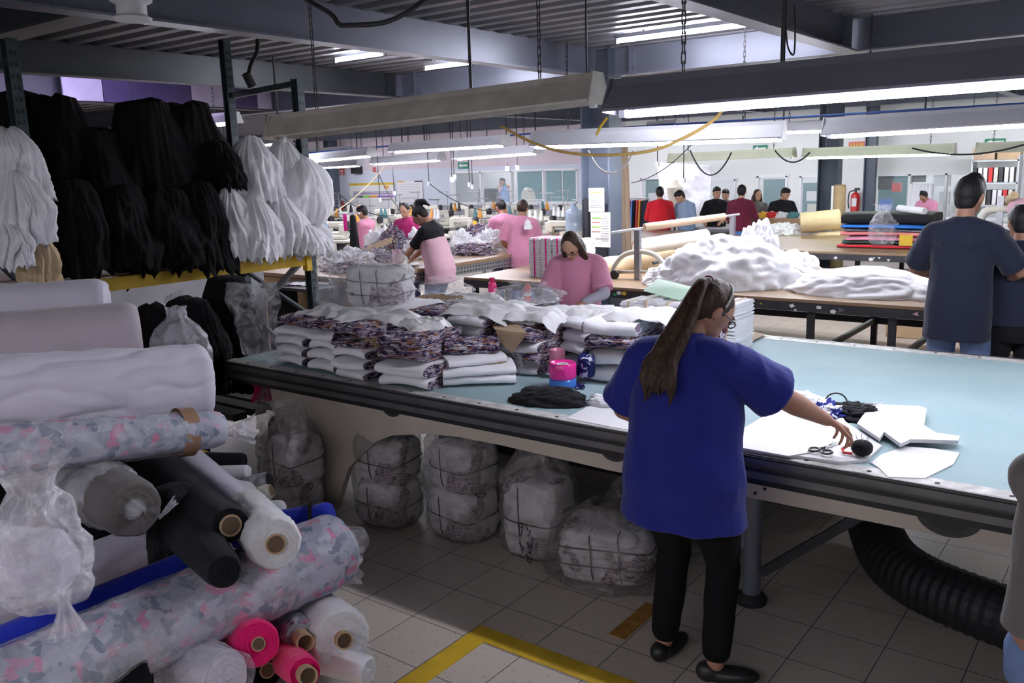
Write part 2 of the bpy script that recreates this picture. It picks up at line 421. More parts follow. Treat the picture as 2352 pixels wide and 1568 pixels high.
S(MB().box((-34.4, 8, 1.7), (.2, 25, 3.5)).build('wall_left', 'wallpink', smooth=False), 'pinkish side wall behind the racks', 'wall')
S(MB().box((-11, -4.2, 1.7), (48, .2, 3.5)).build('wall_front', 'wallw', smooth=False), 'white wall behind the viewer', 'wall')
S(MB().box((12.6, 8, 1.7), (.2, 25, 3.5)).build('wall_right', 'wallw', smooth=False), 'white side wall on the right', 'wall')
S(MB().box((-11, YW+3.2, 1.7), (48, .1, 3.5)).build('wall_office', 'wallw', smooth=False), 'white inner wall of the offices', 'wall')
for i, (h, wn) in enumerate(zip(holes, WIN)):
    m = MB(); x0, x1, z0, z1 = h; n = wn[4]; t = .045
    for z in (z0, z1): m.box(((x0+x1)/2, YW+.03, z), (x1-x0+.1, .12, .06))
    for k in range(n+1): m.box((x0+(x1-x0)*k/n, YW+.03, (z0+z1)/2), (t, .12, z1-z0))
    o = m.build('window_%d' % (i+1), 'frame', smooth=False)
    S(o, ['wide four-pane office window with white frame on the left', 'office window left of the hanging white sheet', 'narrow office window behind the standing men', 'window with a dark teal board behind', 'window with papers beside the grey column', 'wide glazed office front on the right'][i], 'window')
    g = MB().box(((x0+x1)/2, YW+.06, (z0+z1)/2), (x1-x0, .012, z1-z0)).build('window_pane', 'glass', o, smooth=False)
# yellow floor marking
def tapeline():
    m = MB(); c = P(1108, 1455, z=0); t = .10
    m.box((c.x-.0+1.1, c.y+.0, .002), (2.3, t, .004)); m.box((c.x, c.y-1.1, .002), (t, 2.1, .004)); return m
S(tapeline().build('floor_marking_line', 'yellow', smooth=False), 'yellow painted floor marking with a square corner', 'floor marking')
a = P(1460, 1425, z=0)
S(MB().box((a.x, a.y+.0, .002), (.08, .34, .004)).build('floor_marking_strip', 'wornor' if 'wornor' in M else mat('worn_orange_paint', (.36,.17,.03), .7, var=.4, vs=20), smooth=False), 'worn orange paint strip beside the woman in blue', 'floor marking')

def ibeam(name, a, b, label, h=ZD-ZB, wd=.17, mt='steelblue', plates=()):
    a, b = Vector(a), Vector(b); m = MB(); d = (b-a).normalized(); sx = d.cross(Vector((0,0,1)))
    z = a.z
    m.bar(a+Vector((0,0,.008)), b+Vector((0,0,.008)), wd, .016); m.bar(a+Vector((0,0,h-.008)), b+Vector((0,0,h-.008)), wd, .016)
    m.bar(a+Vector((0,0,h/2)), b+Vector((0,0,h/2)), .014, h-.03)
    for t in plates:
        c = a.lerp(b, t)+Vector((0,0,h/2)); rot = Matrix((sx, d, Vector((0,0,1)))).transposed()
        m.box(c, (wd, .014, h-.02), rot)
        for q in (-.11, .11):
            for s_ in (1, -1):
                pz = c+sx*s_*.05+Vector((0,0,q)); m.cyl(pz-d*.03, pz+d*.03, .016, n=8)
    return S(m.build(name, mt, smooth=False), label, 'beam')
XB = (-5.42, -2.62, -8.6, -11.4)
YG = 8.98
for i, (x, lab) in enumerate(zip(XB, ('grey blue beam crossing from top left to the column', 'grey beam at top right crossing to the long girder', 'grey beam above the black cloth on the rack', 'purple grey beam seen low behind the rack'))):
    ibeam('ceiling_beam', (x, -3.8, ZB), (x, YG-.1, ZB), lab, plates=(.985,), mt='steelblue' if i < 2 else 'steelshade')
ibeam('ceiling_beam', (.95, -3.8, ZB), (.95, YG-.1, ZB), 'beam right of the frame above the blue table')
for x in (-10.5, -7.0, -2.4, 1.2): ibeam('ceiling_beam', (x, YG+.1, ZB), (x, 17.9, ZB), 'far beam crossing above the sewing hall' if x < -6 else 'far beam crossing above the white cloth tables', h=.30)
ibeam('ceiling_girder', (-34, YG, ZB-.02), (-5.55, YG, ZB-.02), 'long grey girder running left of the column', wd=.2, plates=(.80, .905))
ibeam('ceiling_girder', (-5.3, YG, ZB), (12, YG, ZB), 'long lilac grey girder running right of the column', wd=.2, plates=(.018,))
ibeam('ceiling_girder', (-34, 3.0, ZB), (-5.5, 3.0, ZB), 'dark near girder at the top left corner', wd=.22, mt='steelshade')
ibeam('ceiling_girder', (-34, 18.0, ZB), (12, 18.0, ZB), 'far grey girder in front of the back wall', wd=.2)
for i, (pa, pb, c) in enumerate([(145, 236, 'frame'), (440, 512, 'frame'), (590, 668, 'frame'), (238, 438, 'steelblue'), (514, 588, 'steelblue')]):
    a, b = P(pa, 225, X=-11.28), P(pb, 225, X=-11.28); m = MB(); m.box((-11.28, (a.y+b.y)/2, ZB+.17), (.03, b.y-a.y, .30)); S(m.build('trim_%d' % (i+1), {'frame': mat('lilac_white_panel', (.62,.60,.78), .4), 'steelblue': mat('dark_purple_panel', (.10,.08,.20), .35)}[c], smooth=False), ['pale lilac panel far left above the black cloth', 'bright lilac panel above the black cloth hump', 'bright lilac panel between the rack posts', 'dark purple panel above the black cloth', 'dark purple panel left of the tall post'][i], 'panel')
def column(x, y, wd, lab):
    m = MB(); m.box((x, y, 1.68), (wd, .02, 3.36))
    for s_ in (-1, 1): m.box((x+s_*wd/2, y, 1.68), (.02, wd*.8, 3.36))
    m.box((x, y, .015), (wd*1.4, wd*1.4, .03)); return S(m.build('column', 'columnpaint', smooth=False), lab, 'column')
column(-5.42, YG, .36, 'blue grey steel column beside the leaning brown roll')
column(P(1904, 450, Y=16.5).x, 16.5, .34, 'dark grey steel column before the far white wall')
column(P(1996, 450, Y=18.6).x, 18.6, .2, 'thin grey column by the glazed office')
column(P(765, 430, Y=18.3).x, 18.3, .32, 'grey pillar by the far left posters')

# ------------------------------------------------------------------ fluorescent fixtures
def chain(m, a, b, n=None):
    a, b = Vector(a), Vector(b); L = (b-a).length; n = max(3, int(L/.045)); d = (b-a)/n
    for i in range(n):
        c = a+d*(i+.5); w_ = .010; sx = Vector((1,0,0)) if i % 2 else Vector((0,1,0))
        h = d.length*.62
        for s_ in (-1, 1): m.bar(c+sx*w_*s_-Vector((0,0,h)), c+sx*w_*s_+Vector((0,0,h)), .0045, .0045)
        for s_ in (-1, 1): m.bar(c-sx*w_+Vector((0,0,h*s_)), c+sx*w_+Vector((0,0,h*s_)), .0045, .0045, up=(1,1,0))
def fixture(a, b, label, group, hood='reflector', back=None, on=True, tubes=1, tm='tube', hw=.15, hd=.13, hang=True, name='fluorescent_light', hangz=ZD-.07):
    """open reflector strip light whose tube runs from a to b"""
    a, b = Vector(a), Vector(b); c = (a+b)/2; L = (b-a).length; d = (b-a).normalized()
    sy = Vector((0,0,1)).cross(d).normalized(); up = d.cross(sy)
    t = thing(name, label, 'ceiling light', c, 0, group)
    def Q(x, y, z): return c+d*x+sy*y+up*z
    x0 = L/2+.03
    prof = [(-hw, .0), (-hw-.004, .012), (-.07, hd), (-.055, hd+.035), (.055, hd+.035), (.07, hd), (hw+.004, .012), (hw, 0), (.062, hd-.008), (-.062, hd-.008)]
    m = MB(); m.loft([[Q(x, y, z) for y, z in prof] for x in (-x0, x0)]); m.build('reflector', hood, t, smooth=False)
    m = MB(); m.box(c+up*(hd+.0), (L, .075, .05), Matrix((d, sy, up)).transposed()); m.build('ballast_channel', hood if not back else back, t, smooth=False)
    for s_ in (-1, 1):
        pr = [(-hw-.006, -.004), (-.075, hd+.04), (.075, hd+.04), (hw+.006, -.004), (.05, -.012), (-.05, -.012)]
        m = MB(); m.prism([Q(s_*x0, y, z) for y, z in pr], d*s_, .012); m.build('end_cap', hood if back is None else back, t, smooth=False)
        for k in range(tubes):
            y = (k-(tubes-1)/2)*.11
            m = MB(); m.box(Q(s_*(L/2-.0), y, .015), (.035, .04, .085), Matrix((d, sy, up)).transposed()); m.build('lamp_holder', 'frame', t, smooth=False)
    if on:
        for k in range(tubes):
            y = (k-(tubes-1)/2)*.11
            m = MB(); m.cyl(Q(-L/2+.02, y, -.012), Q(L/2-.02, y, -.012), .019, n=10); m.build('fluorescent_tube', tm, t)
    if hang:
        for s_ in (-.36, .36):
            m = MB(); p = Q(L*s_, 0, hd+.04); chain(m, p, Vector((p.x, p.y, hangz))); m.build('chain', 'darkmetal', t, smooth=False)
    return t
G1 = 'reflector lights over the blue table'
fixture((-5.12, 4.12, 2.262), (-2.75, 4.47, 2.365), 'switched-off dusty beige strip light above the folded bundles', None, 'reflold', on=False, hw=.16)
a = P(1432, 258, Y=4.12)
bz = P(2352, 190, Y=4.12).z
fixture(a, (a.x+2.44, 4.12, bz+.01), 'long strip light with dark hood over the blue table', None, 'reflback', hw=.16)
fixture((a.x+2.75, 4.12, 2.33), (a.x+5.2, 4.12, 2.33), 'added strip light right of the frame over the blue table', None, 'reflback', hw=.16)  # unseen fixture added out of frame for more light from the right
fixture(P(1235, 336, Y=8.0), P(1792, 318, Y=8.5), 'bright strip light hanging left over the white cloth table', None, 'reflector', tubes=2)
a = P(1905, 311, Y=8.7)
fixture(a, (a.x+2.44, 8.75, a.z+.03), 'bright strip light hanging right over the white cloth table', None, 'reflector')
fixture((a.x+2.8, 8.8, a.z), (a.x+5.3, 8.85, a.z), 'added strip light right of the frame over the cloth table', None, 'reflector')  # another unseen fixture added beyond the right edge for fill
fixture(P(1545, 372, Y=13.2), P(1818, 360, Y=13.2), 'switched-off cream strip light before the hanging sheet', None, 'reflcream', on=False, hw=.13, hd=.1)
fixture(P(1853, 361, Y=13.4), P(2186, 352, Y=13.4), 'lit cream strip light in front of the far dark column', None, 'reflcream', tm='tubeg', hw=.13, hd=.1)
fixture(P(2250, 352, Y=13.0), P(2480, 345, Y=13.0), 'switched-off cream strip light at the right picture edge', None, 'reflcream', on=False, hw=.13, hd=.1)
fixture(P(1798, 302, Y=11.0), P(1900, 299, Y=11.0), 'short lit strip light between the two bright hoods', None, 'reflector', tm='tube', hw=.1, hd=.08)
SW = 'strip lights over the sewing machines'
for (x0, y0, x1, y1, Y, lab) in [(908, 348, 1158, 333, 10.2, 'strip light over the sewing hall, nearest to the off hood'), (716, 370, 852, 357, 11.0, 'strip light at far left behind the rack post'), (862, 376, 1012, 367, 13.0, 'strip light behind and below the largest sewing light'), (1052, 364, 1232, 351, 12.0, 'strip light just left of the bright double hood'), (716, 386, 826, 380, 14.6, 'lowest and farthest strip light on the left'), (1500, 300, 1560, 296, 12.0, 'small far strip light left of the yellow cable'), (610, 332, 655, 328, 10.5, 'strip light glimpsed behind the rack post')]:
    fixture(P(x0, y0, Y=Y), P(x1, y1, Y=Y-.3), lab, None, 'reflector', hw=.13, hd=.1)
for i, (px, w_) in enumerate([(1180, 1.8), (1560, .9), (1820, .9), (2150, 1.4)]):  # lights added to brighten the rooms behind the panes
    x = P(px, 430, Y=YW+1.7).x; fixture((x-w_, YW+1.7, 3.0), (x+w_, YW+1.7, 3.0), ['added strip light inside the left office', 'added strip light inside the office behind the sheet', 'added strip light inside the middle office', 'added strip light inside the glazed office'][i], None, 'reflector', hw=.12, hd=.08)
for (x0, y0, x1, y1, Y, lab) in [(1415, 94, 1760, 53, 8.0, 'bare tube under the deck above the long girder'), (770, 138, 884, 124, 7.0, 'left bare tube under the deck between two beams'), (977, 157, 1080, 145, 8.1, 'right bare tube under the deck between two beams'), (1712, 161, 1995, 141, 11.5, 'bare greenish tube behind the top right beam')]:
    A, B = P(x0, y0, Y=Y), P(x1, y1, Y=Y); A.z = B.z = (A.z+B.z)/2
    t = thing('bare_tube_light', lab, 'ceiling light', (A+B)/2)
    m = MB(); m.bar(A+Vector((0,0,.045)), B+Vector((0,0,.045)), .05, .04)
    for p in (A, B): m.box(p+Vector((0,0,.02)), (.03,.03,.09))
    for k in (.2, .8):
        p = A.lerp(B, k); m.bar(p+Vector((0,0,.06)), Vector((p.x, p.y, ZD)), .02, .02)
    m.build('mounting_batten', 'galv', t, smooth=False)
    MB().cyl(A+(B-A).normalized()*.03, B-(B-A).normalized()*.03, .018, n=10).build('fluorescent_tube', 'tubeg' if 'green' in lab else 'tube', t)

for i, x in enumerate((-4.0, -1.2, 1.6)): fixture((x-1.2, -1.6, 2.55), (x+1.2, -1.6, 2.55), ['left', 'middle', 'right'][i]+' added fill light behind the viewer over the aisle', None, 'reflector', tm='tubed')  # unseen lights added behind the viewer to fill the near side
for i, (x, y) in enumerate([(-14.5, 16.2), (-18.5, 12.5), (-19, 16.5), (-23, 14), (-9.5, 16.8), (-6, 16.8), (-2.0, 16.9), (1.5, 16.9), (-27, 16), (-9.9, 6.3)]):  # extra lights added to brighten the back hall and the left side
    fixture((x-1.2, y, 2.62), (x+1.2, y, 2.62), ['added strip light before the office window', 'added strip light over the middle sewing rows', 'added strip light before the posters', 'added strip light before the far left wall', 'added strip light by the big column, far side', 'added strip light before the hanging sheet', 'added strip light before the extinguisher wall', 'added strip light before the glazed office', 'added farthest left strip light', 'added strip light left of the work table'][i], None, 'reflector', hw=.12, hd=.08)
A, B = Vector((-10.2, 4.2, 3.22)), Vector((-10.2, 6.4, 3.22))  # out-of-sight tube added only to light the lilac panels
t = thing('bare_tube_light', 'added bare tube hidden above the black cloth to light the lilac panels', 'ceiling light', (A+B)/2)
m = MB(); m.bar(A+Vector((0,0,.045)), B+Vector((0,0,.045)), .05, .04); m.bar(A.lerp(B, .5)+Vector((0,0,.06)), Vector((A.x, 5.3, ZD)), .02, .02); m.build('mounting_batten', 'galv', t, smooth=False)
MB().cyl(A, B, .018, n=10).build('fluorescent_tube', mat('added_violet_tube', (1,1,1), .5, var=0, emit=(.72,.60,1.0), es=30), t)
# ------------------------------------------------------------------ the long blue cutting table
T1Y0, T1Y1, ZT = 3.22, 5.62, .85
def table1():
    x0, x1 = -4.78, 2.6
    t = thing('cutting_table', 'long cutting table with pale blue felt top and beige side panel', 'table', ((x0+x1)/2, (T1Y0+T1Y1)/2, 0))
    m = MB(); m.box(((x0+x1)/2, (T1Y0+T1Y1)/2, ZT-.02), (x1-x0-.04, T1Y1-T1Y0-.2, .04)); m.build('felt_top', 'felt', t, smooth=False)
    m = MB()
    for y in (T1Y0+.055, T1Y1-.055): m.box(((x0+x1)/2, y, ZT-.016), (x1-x0, .09, .036))
    e = m.build('edge_strip', 'strip', t, smooth=False)
    for y in (T1Y0+.05, T1Y1-.05):
        for i in range(31): m = MB(); m.cyl((x0+.2+i*.235, y, ZT), (x0+.2+i*.235, y, ZT+.004), .009, n=8); m.build('screw', 'blackp', e)
    for y, s_ in ((T1Y0, -1), (T1Y1, 1)):
        pr = [(0, .01), (-.018, .008), (-.03, -.01), (-.03, -.025), (-.018, -.04), (-.018, -.05), (-.034, -.056), (-.034, -.085), (-.02, -.09), (0, -.09)]
        m = MB(); m.loft([[Vector((x, y-s_*a*-1, ZT-.005+b)) for a, b in pr] for x in (x0, x1)])
        rl_ = m.build('side_rail', 'alu', t, smooth=False)
        for zg, dg, hg in ((-.0505, .0195, .014), (-.004, .008, .008)):
            m = MB(); m.box(((x0+x1)/2, y+s_*dg, ZT+zg), (x1-x0, .005, hg)); m.build('groove_shade_strip', 'blackp', rl_, smooth=False)  # black strips paint the shade into the rail recesses
    m = MB(); m.box(((x0+x1)/2, T1Y0+.03, ZT-.105), (x1-x0, .05, .03)); m.build('shadow_gap', 'blackp', t, smooth=False)
    Ys = T1Y0+.03
    def zs(px, py): return P(px, py, Y=Ys)
    pts = [zs(2352, 1274), zs(2262, 1251), zs(2000, 1198), zs(1735, 1145), zs(1400, 1080), zs(1250, 1045), zs(1150, 1022), zs(1050, 1003), zs(980, 996), zs(900, 1000), zs(860, 1015), zs(800, 1075), zs(770, 1170)]
    pts = [Vector((x1, Ys, pts[1].z))]+pts[1:]
    pts += [Vector((pts[-1].x-.2, Ys, .02)), Vector((-4.12, Ys, .02)), Vector((-4.3, Ys, .45)), Vector((-4.35, Ys, ZT-.12)), Vector((x1, Ys, ZT-.12))]
    m = MB(); m.prism(pts, (0,1,0), .04); pn = m.build('side_panel', 'beige', t, smooth=False)
    m = MB()
    for x, y in ((1168, 996), (1147, 988), (1757, 1122), (1735, 1132), (1408, 1050)):
        p = zs(x, y); m.cyl(p+Vector((0,-.004,0)), p+Vector((0,.01,0)), .007, n=8)
    m.build('screw_hole', 'blackp', pn)
    for x, y, r in ((899, 928, .07), (1411, 1024, .07), (2180, 1172, .11)):
        p = zs(x, y); p.z = ZT-.10
        m = MB(); k = 20
        ring = [Vector((p.x+r*math.cos(PI+PI*i/k), Ys-.006, p.z+r*.75*math.sin(PI+PI*i/k))) for i in range(k+1)]
        m.prism(ring, (0,1,0), .012); rec = m.build('half_round_recess', 'darkmetal', t, smooth=False)
        m = MB(); ring = [Vector((p.x+r*.72*math.cos(PI+PI*i/k), Ys-.012, p.z+r*.5*math.sin(PI+PI*i/k))) for i in range(k+1)]
        m.prism(ring, (0,1,0), .01); m.build('recess_core', 'blackp', rec, smooth=False)
    for x, y in ((-1.40, 3.62), (.9, 3.62), (-3.6, 5.2), (-1.2, 5.2), (1.0, 5.2)):
        m = MB(); m.cyl((x, y, .05), (x, y, ZT-.08), .042, n=16); lg = m.build('leg', 'steelblue', t)
        m = MB(); m.lathe([(.07, 0), (.075, .02), (.06, .04), (.03, .055), (.02, .07)], (x, y, 0)); m.build('foot', 'rubber', lg)
    m = MB(); m.box(((x0+x1)/2+.3, 3.62, .62), (x1-x0-1.2, .05, .06)); m.box(((x0+x1)/2+.3, 5.2, .62), (x1-x0-1.2, .05, .06))
    for x in (-3.6, -1.2, 1.0): m.box((x, 4.4, .62), (.05, 1.5, .05))
    m.bar((-1.35, 3.62, .16), (-.85, 3.62, .6), .04, .04)
    m.build('underframe', 'darkmetal', t, smooth=False)
    m = MB(); m.box((x0+.0, (T1Y0+T1Y1)/2, ZT-.06), (.06, T1Y1-T1Y0, .1)); m.box((x0-.16, T1Y0+.06, ZT-.06), (.3, .05, .05)); m.box((x0-.16, T1Y1-.06, ZT-.06), (.3, .05, .05)); m.build('end_bracket', 'alu', t, smooth=False)
table1()

def worktable(name, label, x0, x1, y0, y1, z, topm, legs, apron='darkmetal', rail=True, th=.03, lower=.30, ap=.075, stickers=0, legm='darkmetal'):
    t = thing(name, label, 'table', ((x0+x1)/2, (y0+y1)/2, 0))
    m = MB(); m.box(((x0+x1)/2, (y0+y1)/2, z-th/2), (x1-x0, y1-y0, th)); m.build('table_top', topm, t, smooth=False, bevel=.004)
    m = MB()
    for y in (y0+.01, y1-.01): m.box(((x0+x1)/2, y, z-th-ap/2), (x1-x0, .03, ap))
    for x in (x0+.01, x1-.01): m.box((x, (y0+y1)/2, z-th-ap/2), (.03, y1-y0-.04, ap))
    fr_ = m.build('apron_rail', apron, t, smooth=False)
    if stickers:
        rr = random.Random(stickers); mats = ['paper', 'strip', M['green'], 'yellow', 'pinkp', 'steelblue']
        for i in range(stickers):
            m = MB(); x = rr.uniform(x0+.1, x1-.1); s_ = rr.uniform(.008, .035)
            an = rr.uniform(0, PI); zc = z-th-ap*rr.uniform(.2, .9)
            k = rr.choice((3, 4, 5)); m.prism([(x+s_*math.cos(an+2*PI*i_/k), y0-.0062, zc+s_*.7*math.sin(an+2*PI*i_/k)) for i_ in range(k)], (0,1,0), .003)
            m.build('sticker', mats[rr.randrange(6) if rr.random() < .5 else 0], fr_, smooth=False)
    for x, y in legs:
        m = MB(); m.box((x, y, (z-th-.02)/2), (.055, .055, z-th-.02)); m.build('leg', legm, t, smooth=False)
    if rail:
        ys = sorted({y for x, y in legs}); xs = sorted({x for x, y in legs}); m = MB()
        for y in ys: m.box(((xs[0]+xs[-1])/2, y, lower), (xs[-1]-xs[0], .035, .07))
        for x in xs: m.box((x, (ys[0]+ys[-1])/2, lower+.0), (.035, ys[-1]-ys[0], .05))
        m.build('lower_rail', legm, t, smooth=False)
    return t
T2Y0, T2Y1 = 7.3, 9.55
lx = [P(1863, 720, Y=T2Y0+.1).x, P(2050, 740, Y=T2Y0+.1).x]
worktable('cutting_table', 'long brown-topped table carrying the white cloth heap', -4.98, 3.2, T2Y0, T2Y1, ZT, 'woodsheen', [(x, y) for x in (-4.9, lx[0], lx[1]+.0, -.2, 1.8) for y in (T2Y0+.1, T2Y1-.1)], lower=.34, stickers=70)
T3Y0, T3Y1 = 11.35, 14.2
worktable('cutting_table', 'long table behind carrying the stacked coloured cloth', -9.0, 3.5, T3Y0, T3Y1, ZT, 'woodsheen', [(x, y) for x in (-8.6, -6, -3.2, -.5, 2) for y in (T3Y0+.3, T3Y1-.2)], lower=.3, stickers=60, rail=False)
T4Y0, T4Y1 = 15.0, 17.0
worktable('cutting_table', 'far grey-edged table with the cream cloth roll', P(1560, 500, Y=15).x, 4, T4Y0, T4Y1, ZT, 'strip', [(x, y) for x in (-8.5, -5, -1, 2) for y in (T4Y0+.2, T4Y1-.2)], apron='steelblue', rail=False)
# ------------------------------------------------------------------ pallet rack with hanging cloth
def D(x, y, d): return Vector((0, 0, CAMZ)) + ray(x, y)*d
RX, RB, RY0, RY1, RZ = -6.3, -7.3, 2.86, 5.27, 1.30
def rack():
    t = thing('storage_rack', 'tall pallet rack with yellow beams and perforated dark posts', 'rack', (RX-.5, (RY0+RY1)/2, 0))
    def post(x, y, top):
        m = MB(); w_ = .075
        m.box((x, y, top/2), (w_, .012, top)); m.box((x-w_/2, y-.0, top/2), (.012, w_, top)); m.box((x+w_/2, y, top/2), (.012, w_, top)); m.box((x, y, .01), (.13, .13, .02))
        p = m.build('rack_post', 'racksteel', t, smooth=False)
        m = MB()
        for i in range(int(top/.075)-1):
            for s_ in (-.016, .016):
                z = .08+i*.075
                m.box((x+s_, y-.0068, z), (.012, .004, .028)); m.box((x+w_/2+.0068, y+s_, z), (.004, .012, .028))
        m.build('slot_pattern', 'blackp', p, smooth=False)
    tops = {RX: 2.84, RB: 3.28}
    for y in (RY0, RY1):
        for x in (RX, RB): post(x, y, tops[x] if y == RY1 else (2.95 if x == RX else 3.2))
        zz = [.15, .75, 1.15, 1.6, 2.1, 2.75] if y == RY0 else [.15, .7, 1.1]
        m = MB()
        for a, b in zip(zz, zz[1:]): m.bar((RX, y, a), (RB, y, b), .03, .03)
        m.build('frame_brace', 'racksteel', t, smooth=False)
        m = MB(); m.bar((RX, y, 2.80), (RB, y, 2.76), .05, .05); m.build('top_bar', 'racksteel', t, smooth=False)
        m = MB(); m.bar((RX, y, .25), (RB, y, .25), .04, .04); m.build('top_bar', 'racksteel', t, smooth=False)
    m = MB(); m.bar((RX, RY1+.02, 2.12), (RB, RY1+.02, 2.12), .03, .03); m.build('frame_brace', 'racksteel', t, smooth=False)
    m = MB(); m.bar((RX-.1, RY1, 1.24), (RB+.3, RY1, .82), .04, .05); m.build('frame_brace', 'steelgreen', t, smooth=False)
    for x in (RX+.03, RB):
        for (a, b) in ((RY0+.04, RY1-.04), (RY0-2.4, RY0-.04)):
            m = MB(); m.box((x, (a+b)/2, RZ-.05), (.05, b-a, .10)); bm = m.build('shelf_beam', 'yellow', t, smooth=False)
            for y in (a+.03, b-.03): MB().box((x+.012, y, RZ-.05), (.06, .06, .2)).build('beam_connector', 'yellow', bm, smooth=False)
    m = MB(); m.box(((RX+RB)/2, (RY0+RY1)/2-1.2, RZ+.008), (.95, RY1-RY0+2.3, .016)); m.build('shelf_board', 'kraft', t, smooth=False)
rack()
S(MB().box((-8.4, 3.0, .7), (.06, 6.6, 1.4)).build('partition_panel', mat('dusty_white_panel', (.42,.42,.46), .6, var=.12, vs=3), smooth=False), 'dusty white panel behind the rack under the yellow beam', 'wall')
S(MB().box((-16.5, 4, 1.2), (.1, 9, 2.4)).build('partition_wall', mat('brown_partition', (.22,.12,.09), .7, var=.5, vs=2), smooth=False), 'brown partition glimpsed between rack posts', 'wall')

def hank(c, wy, wx_, h, seed, mt, name, label, group=None, ple=11, amp=.13, top=.35, jag=.16, cat='cloth', rz=0, knot=False, tilt=0):
    """a gathered length of cloth hanging in pleats; c is its top centre"""
    m = MB(); n, mm = 132, 40; rings = []; rr = random.Random(seed); ph = rr.uniform(0, 9)
    for i in range(mm):
        v = i/(mm-1); ring = []
        if knot: rad = .12+.88*math.sin(min(1, v*1.15)*PI)**.7 if v < .78 else .35+.5*(v-.78)/.22
        else: rad = top+(1-top)*math.sin(min(1, v*1.6)*PI/2)
        for j in range(n):
            a = 2*PI*j/n
            ed = jag*(.6*nz((math.cos(a)*2.2, math.sin(a)*2.2, seed), 1.3)+.5*nz((math.cos(a)*9, math.sin(a)*9, seed), 1.1))*v**2
            k = a+ph+.35*nz((a*.5, v*1.5, seed), 1)
            rg = abs(math.sin(k*ple/2+2*nz((math.cos(a)*1.5, math.sin(a)*1.5, v*1.4+seed), 1)))
            rg2 = abs(math.sin(k*ple*1.37+3*nz((math.cos(a)*3, math.sin(a)*3, v*2.2+seed*2), 1)))
            q = rad*(1+amp*(rg-.6)*(.5+.8*v)+amp*.5*(rg2-.5)+.26*nz((math.cos(a)*1.2, math.sin(a)*1.2, v*2.5+seed*3.3), 1)+.07*fr((math.cos(a)*2.5, math.sin(a)*2.5, v*4), 1.5, seed))
            x, y = math.cos(a)*wx_*q, math.sin(a)*wy*q
            z = -h*(v+.0)+ed*h*1.6+.05*h*nz((a, seed, v*3), 1)
            ring.append(Vector((x, y+tilt*v, z)))
        rings.append(ring)
    # turned-under hem and closed top
    last = rings[-1]; rings.append([Vector((p.x*.8, p.y*.8, p.z+.05)) for p in last])
    first = rings[0]; rings.insert(0, [Vector((p.x*.5, p.y*.5, p.z+.02)) for p in first])
    rot = Matrix.Rotation(rz, 3, 'Z')
    rings = [[rot @ p + Vector(c) for p in r_] for r_ in rings]
    m.loft(rings)
    o = m.build(name, mt, smooth=True, angle=180)
    return tag(o, label, cat, group)
def PX(px, py, X=RX+.12): return P(px, py, X=X)
def hk(px, py0, py1, pw, X, seed, mt, name, label, **k):
    a, b = P(px, py0, X=X), P(px, py1, X=X); e = P(px+pw/2, (py0+py1)/2, X=X)
    wy = abs(e.y-P(px, (py0+py1)/2, X=X).y)
    return hank(a, wy, k.pop('dx', .22), (a.z-b.z)*.96, seed, mt, name, label, **k)
BG = 'black cloth bunches hanging on the rack'
bl = [(120, 225, 600, 160, -6.5, 'topped dark bunch by the left rack post'), (215, 300, 590, 170, -6.4, 'second black bunch from the left rack post'), (330, 238, 610, 190, -6.4, 'tallest rounded black bunch on the rack'), (420, 245, 590, 200, -6.45, 'black bunch bulging over the white cloth'), (150, 420, 640, 150, -6.2, 'lower black cloth hanging over the yellow beam at left'), (265, 430, 618, 150, -6.2, 'lower black cloth with ragged hem in the middle'), (370, 440, 620, 150, -6.2, 'lower black cloth hanging beside the pointed tip'), (440, 420, 628, 120, -6.2, 'black cloth ending in a pointed tip below the beam'), (490, 330, 440, 90, -6.3, 'folded black lobe above the lower white cloth'), (40, 215, 400, 150, -6.7, 'black heap behind the left rack post')]
for i, (px, a, b, pw, X, lab) in enumerate(bl): hk(px, a, b, pw, X, 10+i, 'black', 'black_cloth_bunch', lab, group=None, top=.55, amp=.1, jag=.18, dx=.26, ple=9)
wh = [(575, 318, 475, 120, -6.3, 'white bunch with fan pleats at the top by the black cloth', {}), (650, 325, 500, 110, -6.35, 'white bunch behind the red thread', {}), (690, 360, 560, 120, -6.25, 'big knotted white cloth bag on the right rack end', dict(knot=True, amp=.05)), (520, 436, 608, 105, -6.2, 'lower left white bunch over the yellow beam', {}), (575, 450, 600, 100, -6.15, 'lower middle white bunch over the yellow beam', {}), (635, 440, 590, 100, -6.2, 'white bunch below the tied white bag', {}), (680, 505, 585, 90, -6.15, 'white cloth sagging beside the right rack post', {}), (712, 520, 590, 60, -6.2, 'white tail flaring past the right rack post', {})]
for i, (px, a, b, pw, X, lab, k) in enumerate(wh): hk(px, a, b, pw, X, 40+i, 'white', 'white_cloth_bunch', lab, **{**dict(ple=15, amp=.16, top=.3, dx=.2, jag=.16), **k})
for i, (px, a, b, pw, X, lab) in enumerate([(20, 300, 470, 130, -5.9, 'upper white cloth bunch at the left picture edge'), (35, 400, 560, 130, -5.75, 'middle white cloth bunch at the left picture edge'), (8, 500, 615, 90, -5.7, 'lowest white cloth bunch at the left picture edge')]): hk(px, a, b, pw, X, 60+i, 'white', 'white_cloth_bunch', lab, ple=13, amp=.24, top=.4, dx=.2)
hk(78, 530, 668, 85, -5.95, 71, 'cream', 'cream_cloth_bunch', 'cream cloth bunch hanging over the yellow beam', ple=12, amp=.16, top=.35, dx=.16)
hk(60, 640, 690, 40, -5.95, 72, 'cream', 'cream_cloth_tail', 'cream cloth tail hanging below the yellow beam', ple=8, amp=.1, dx=.06)

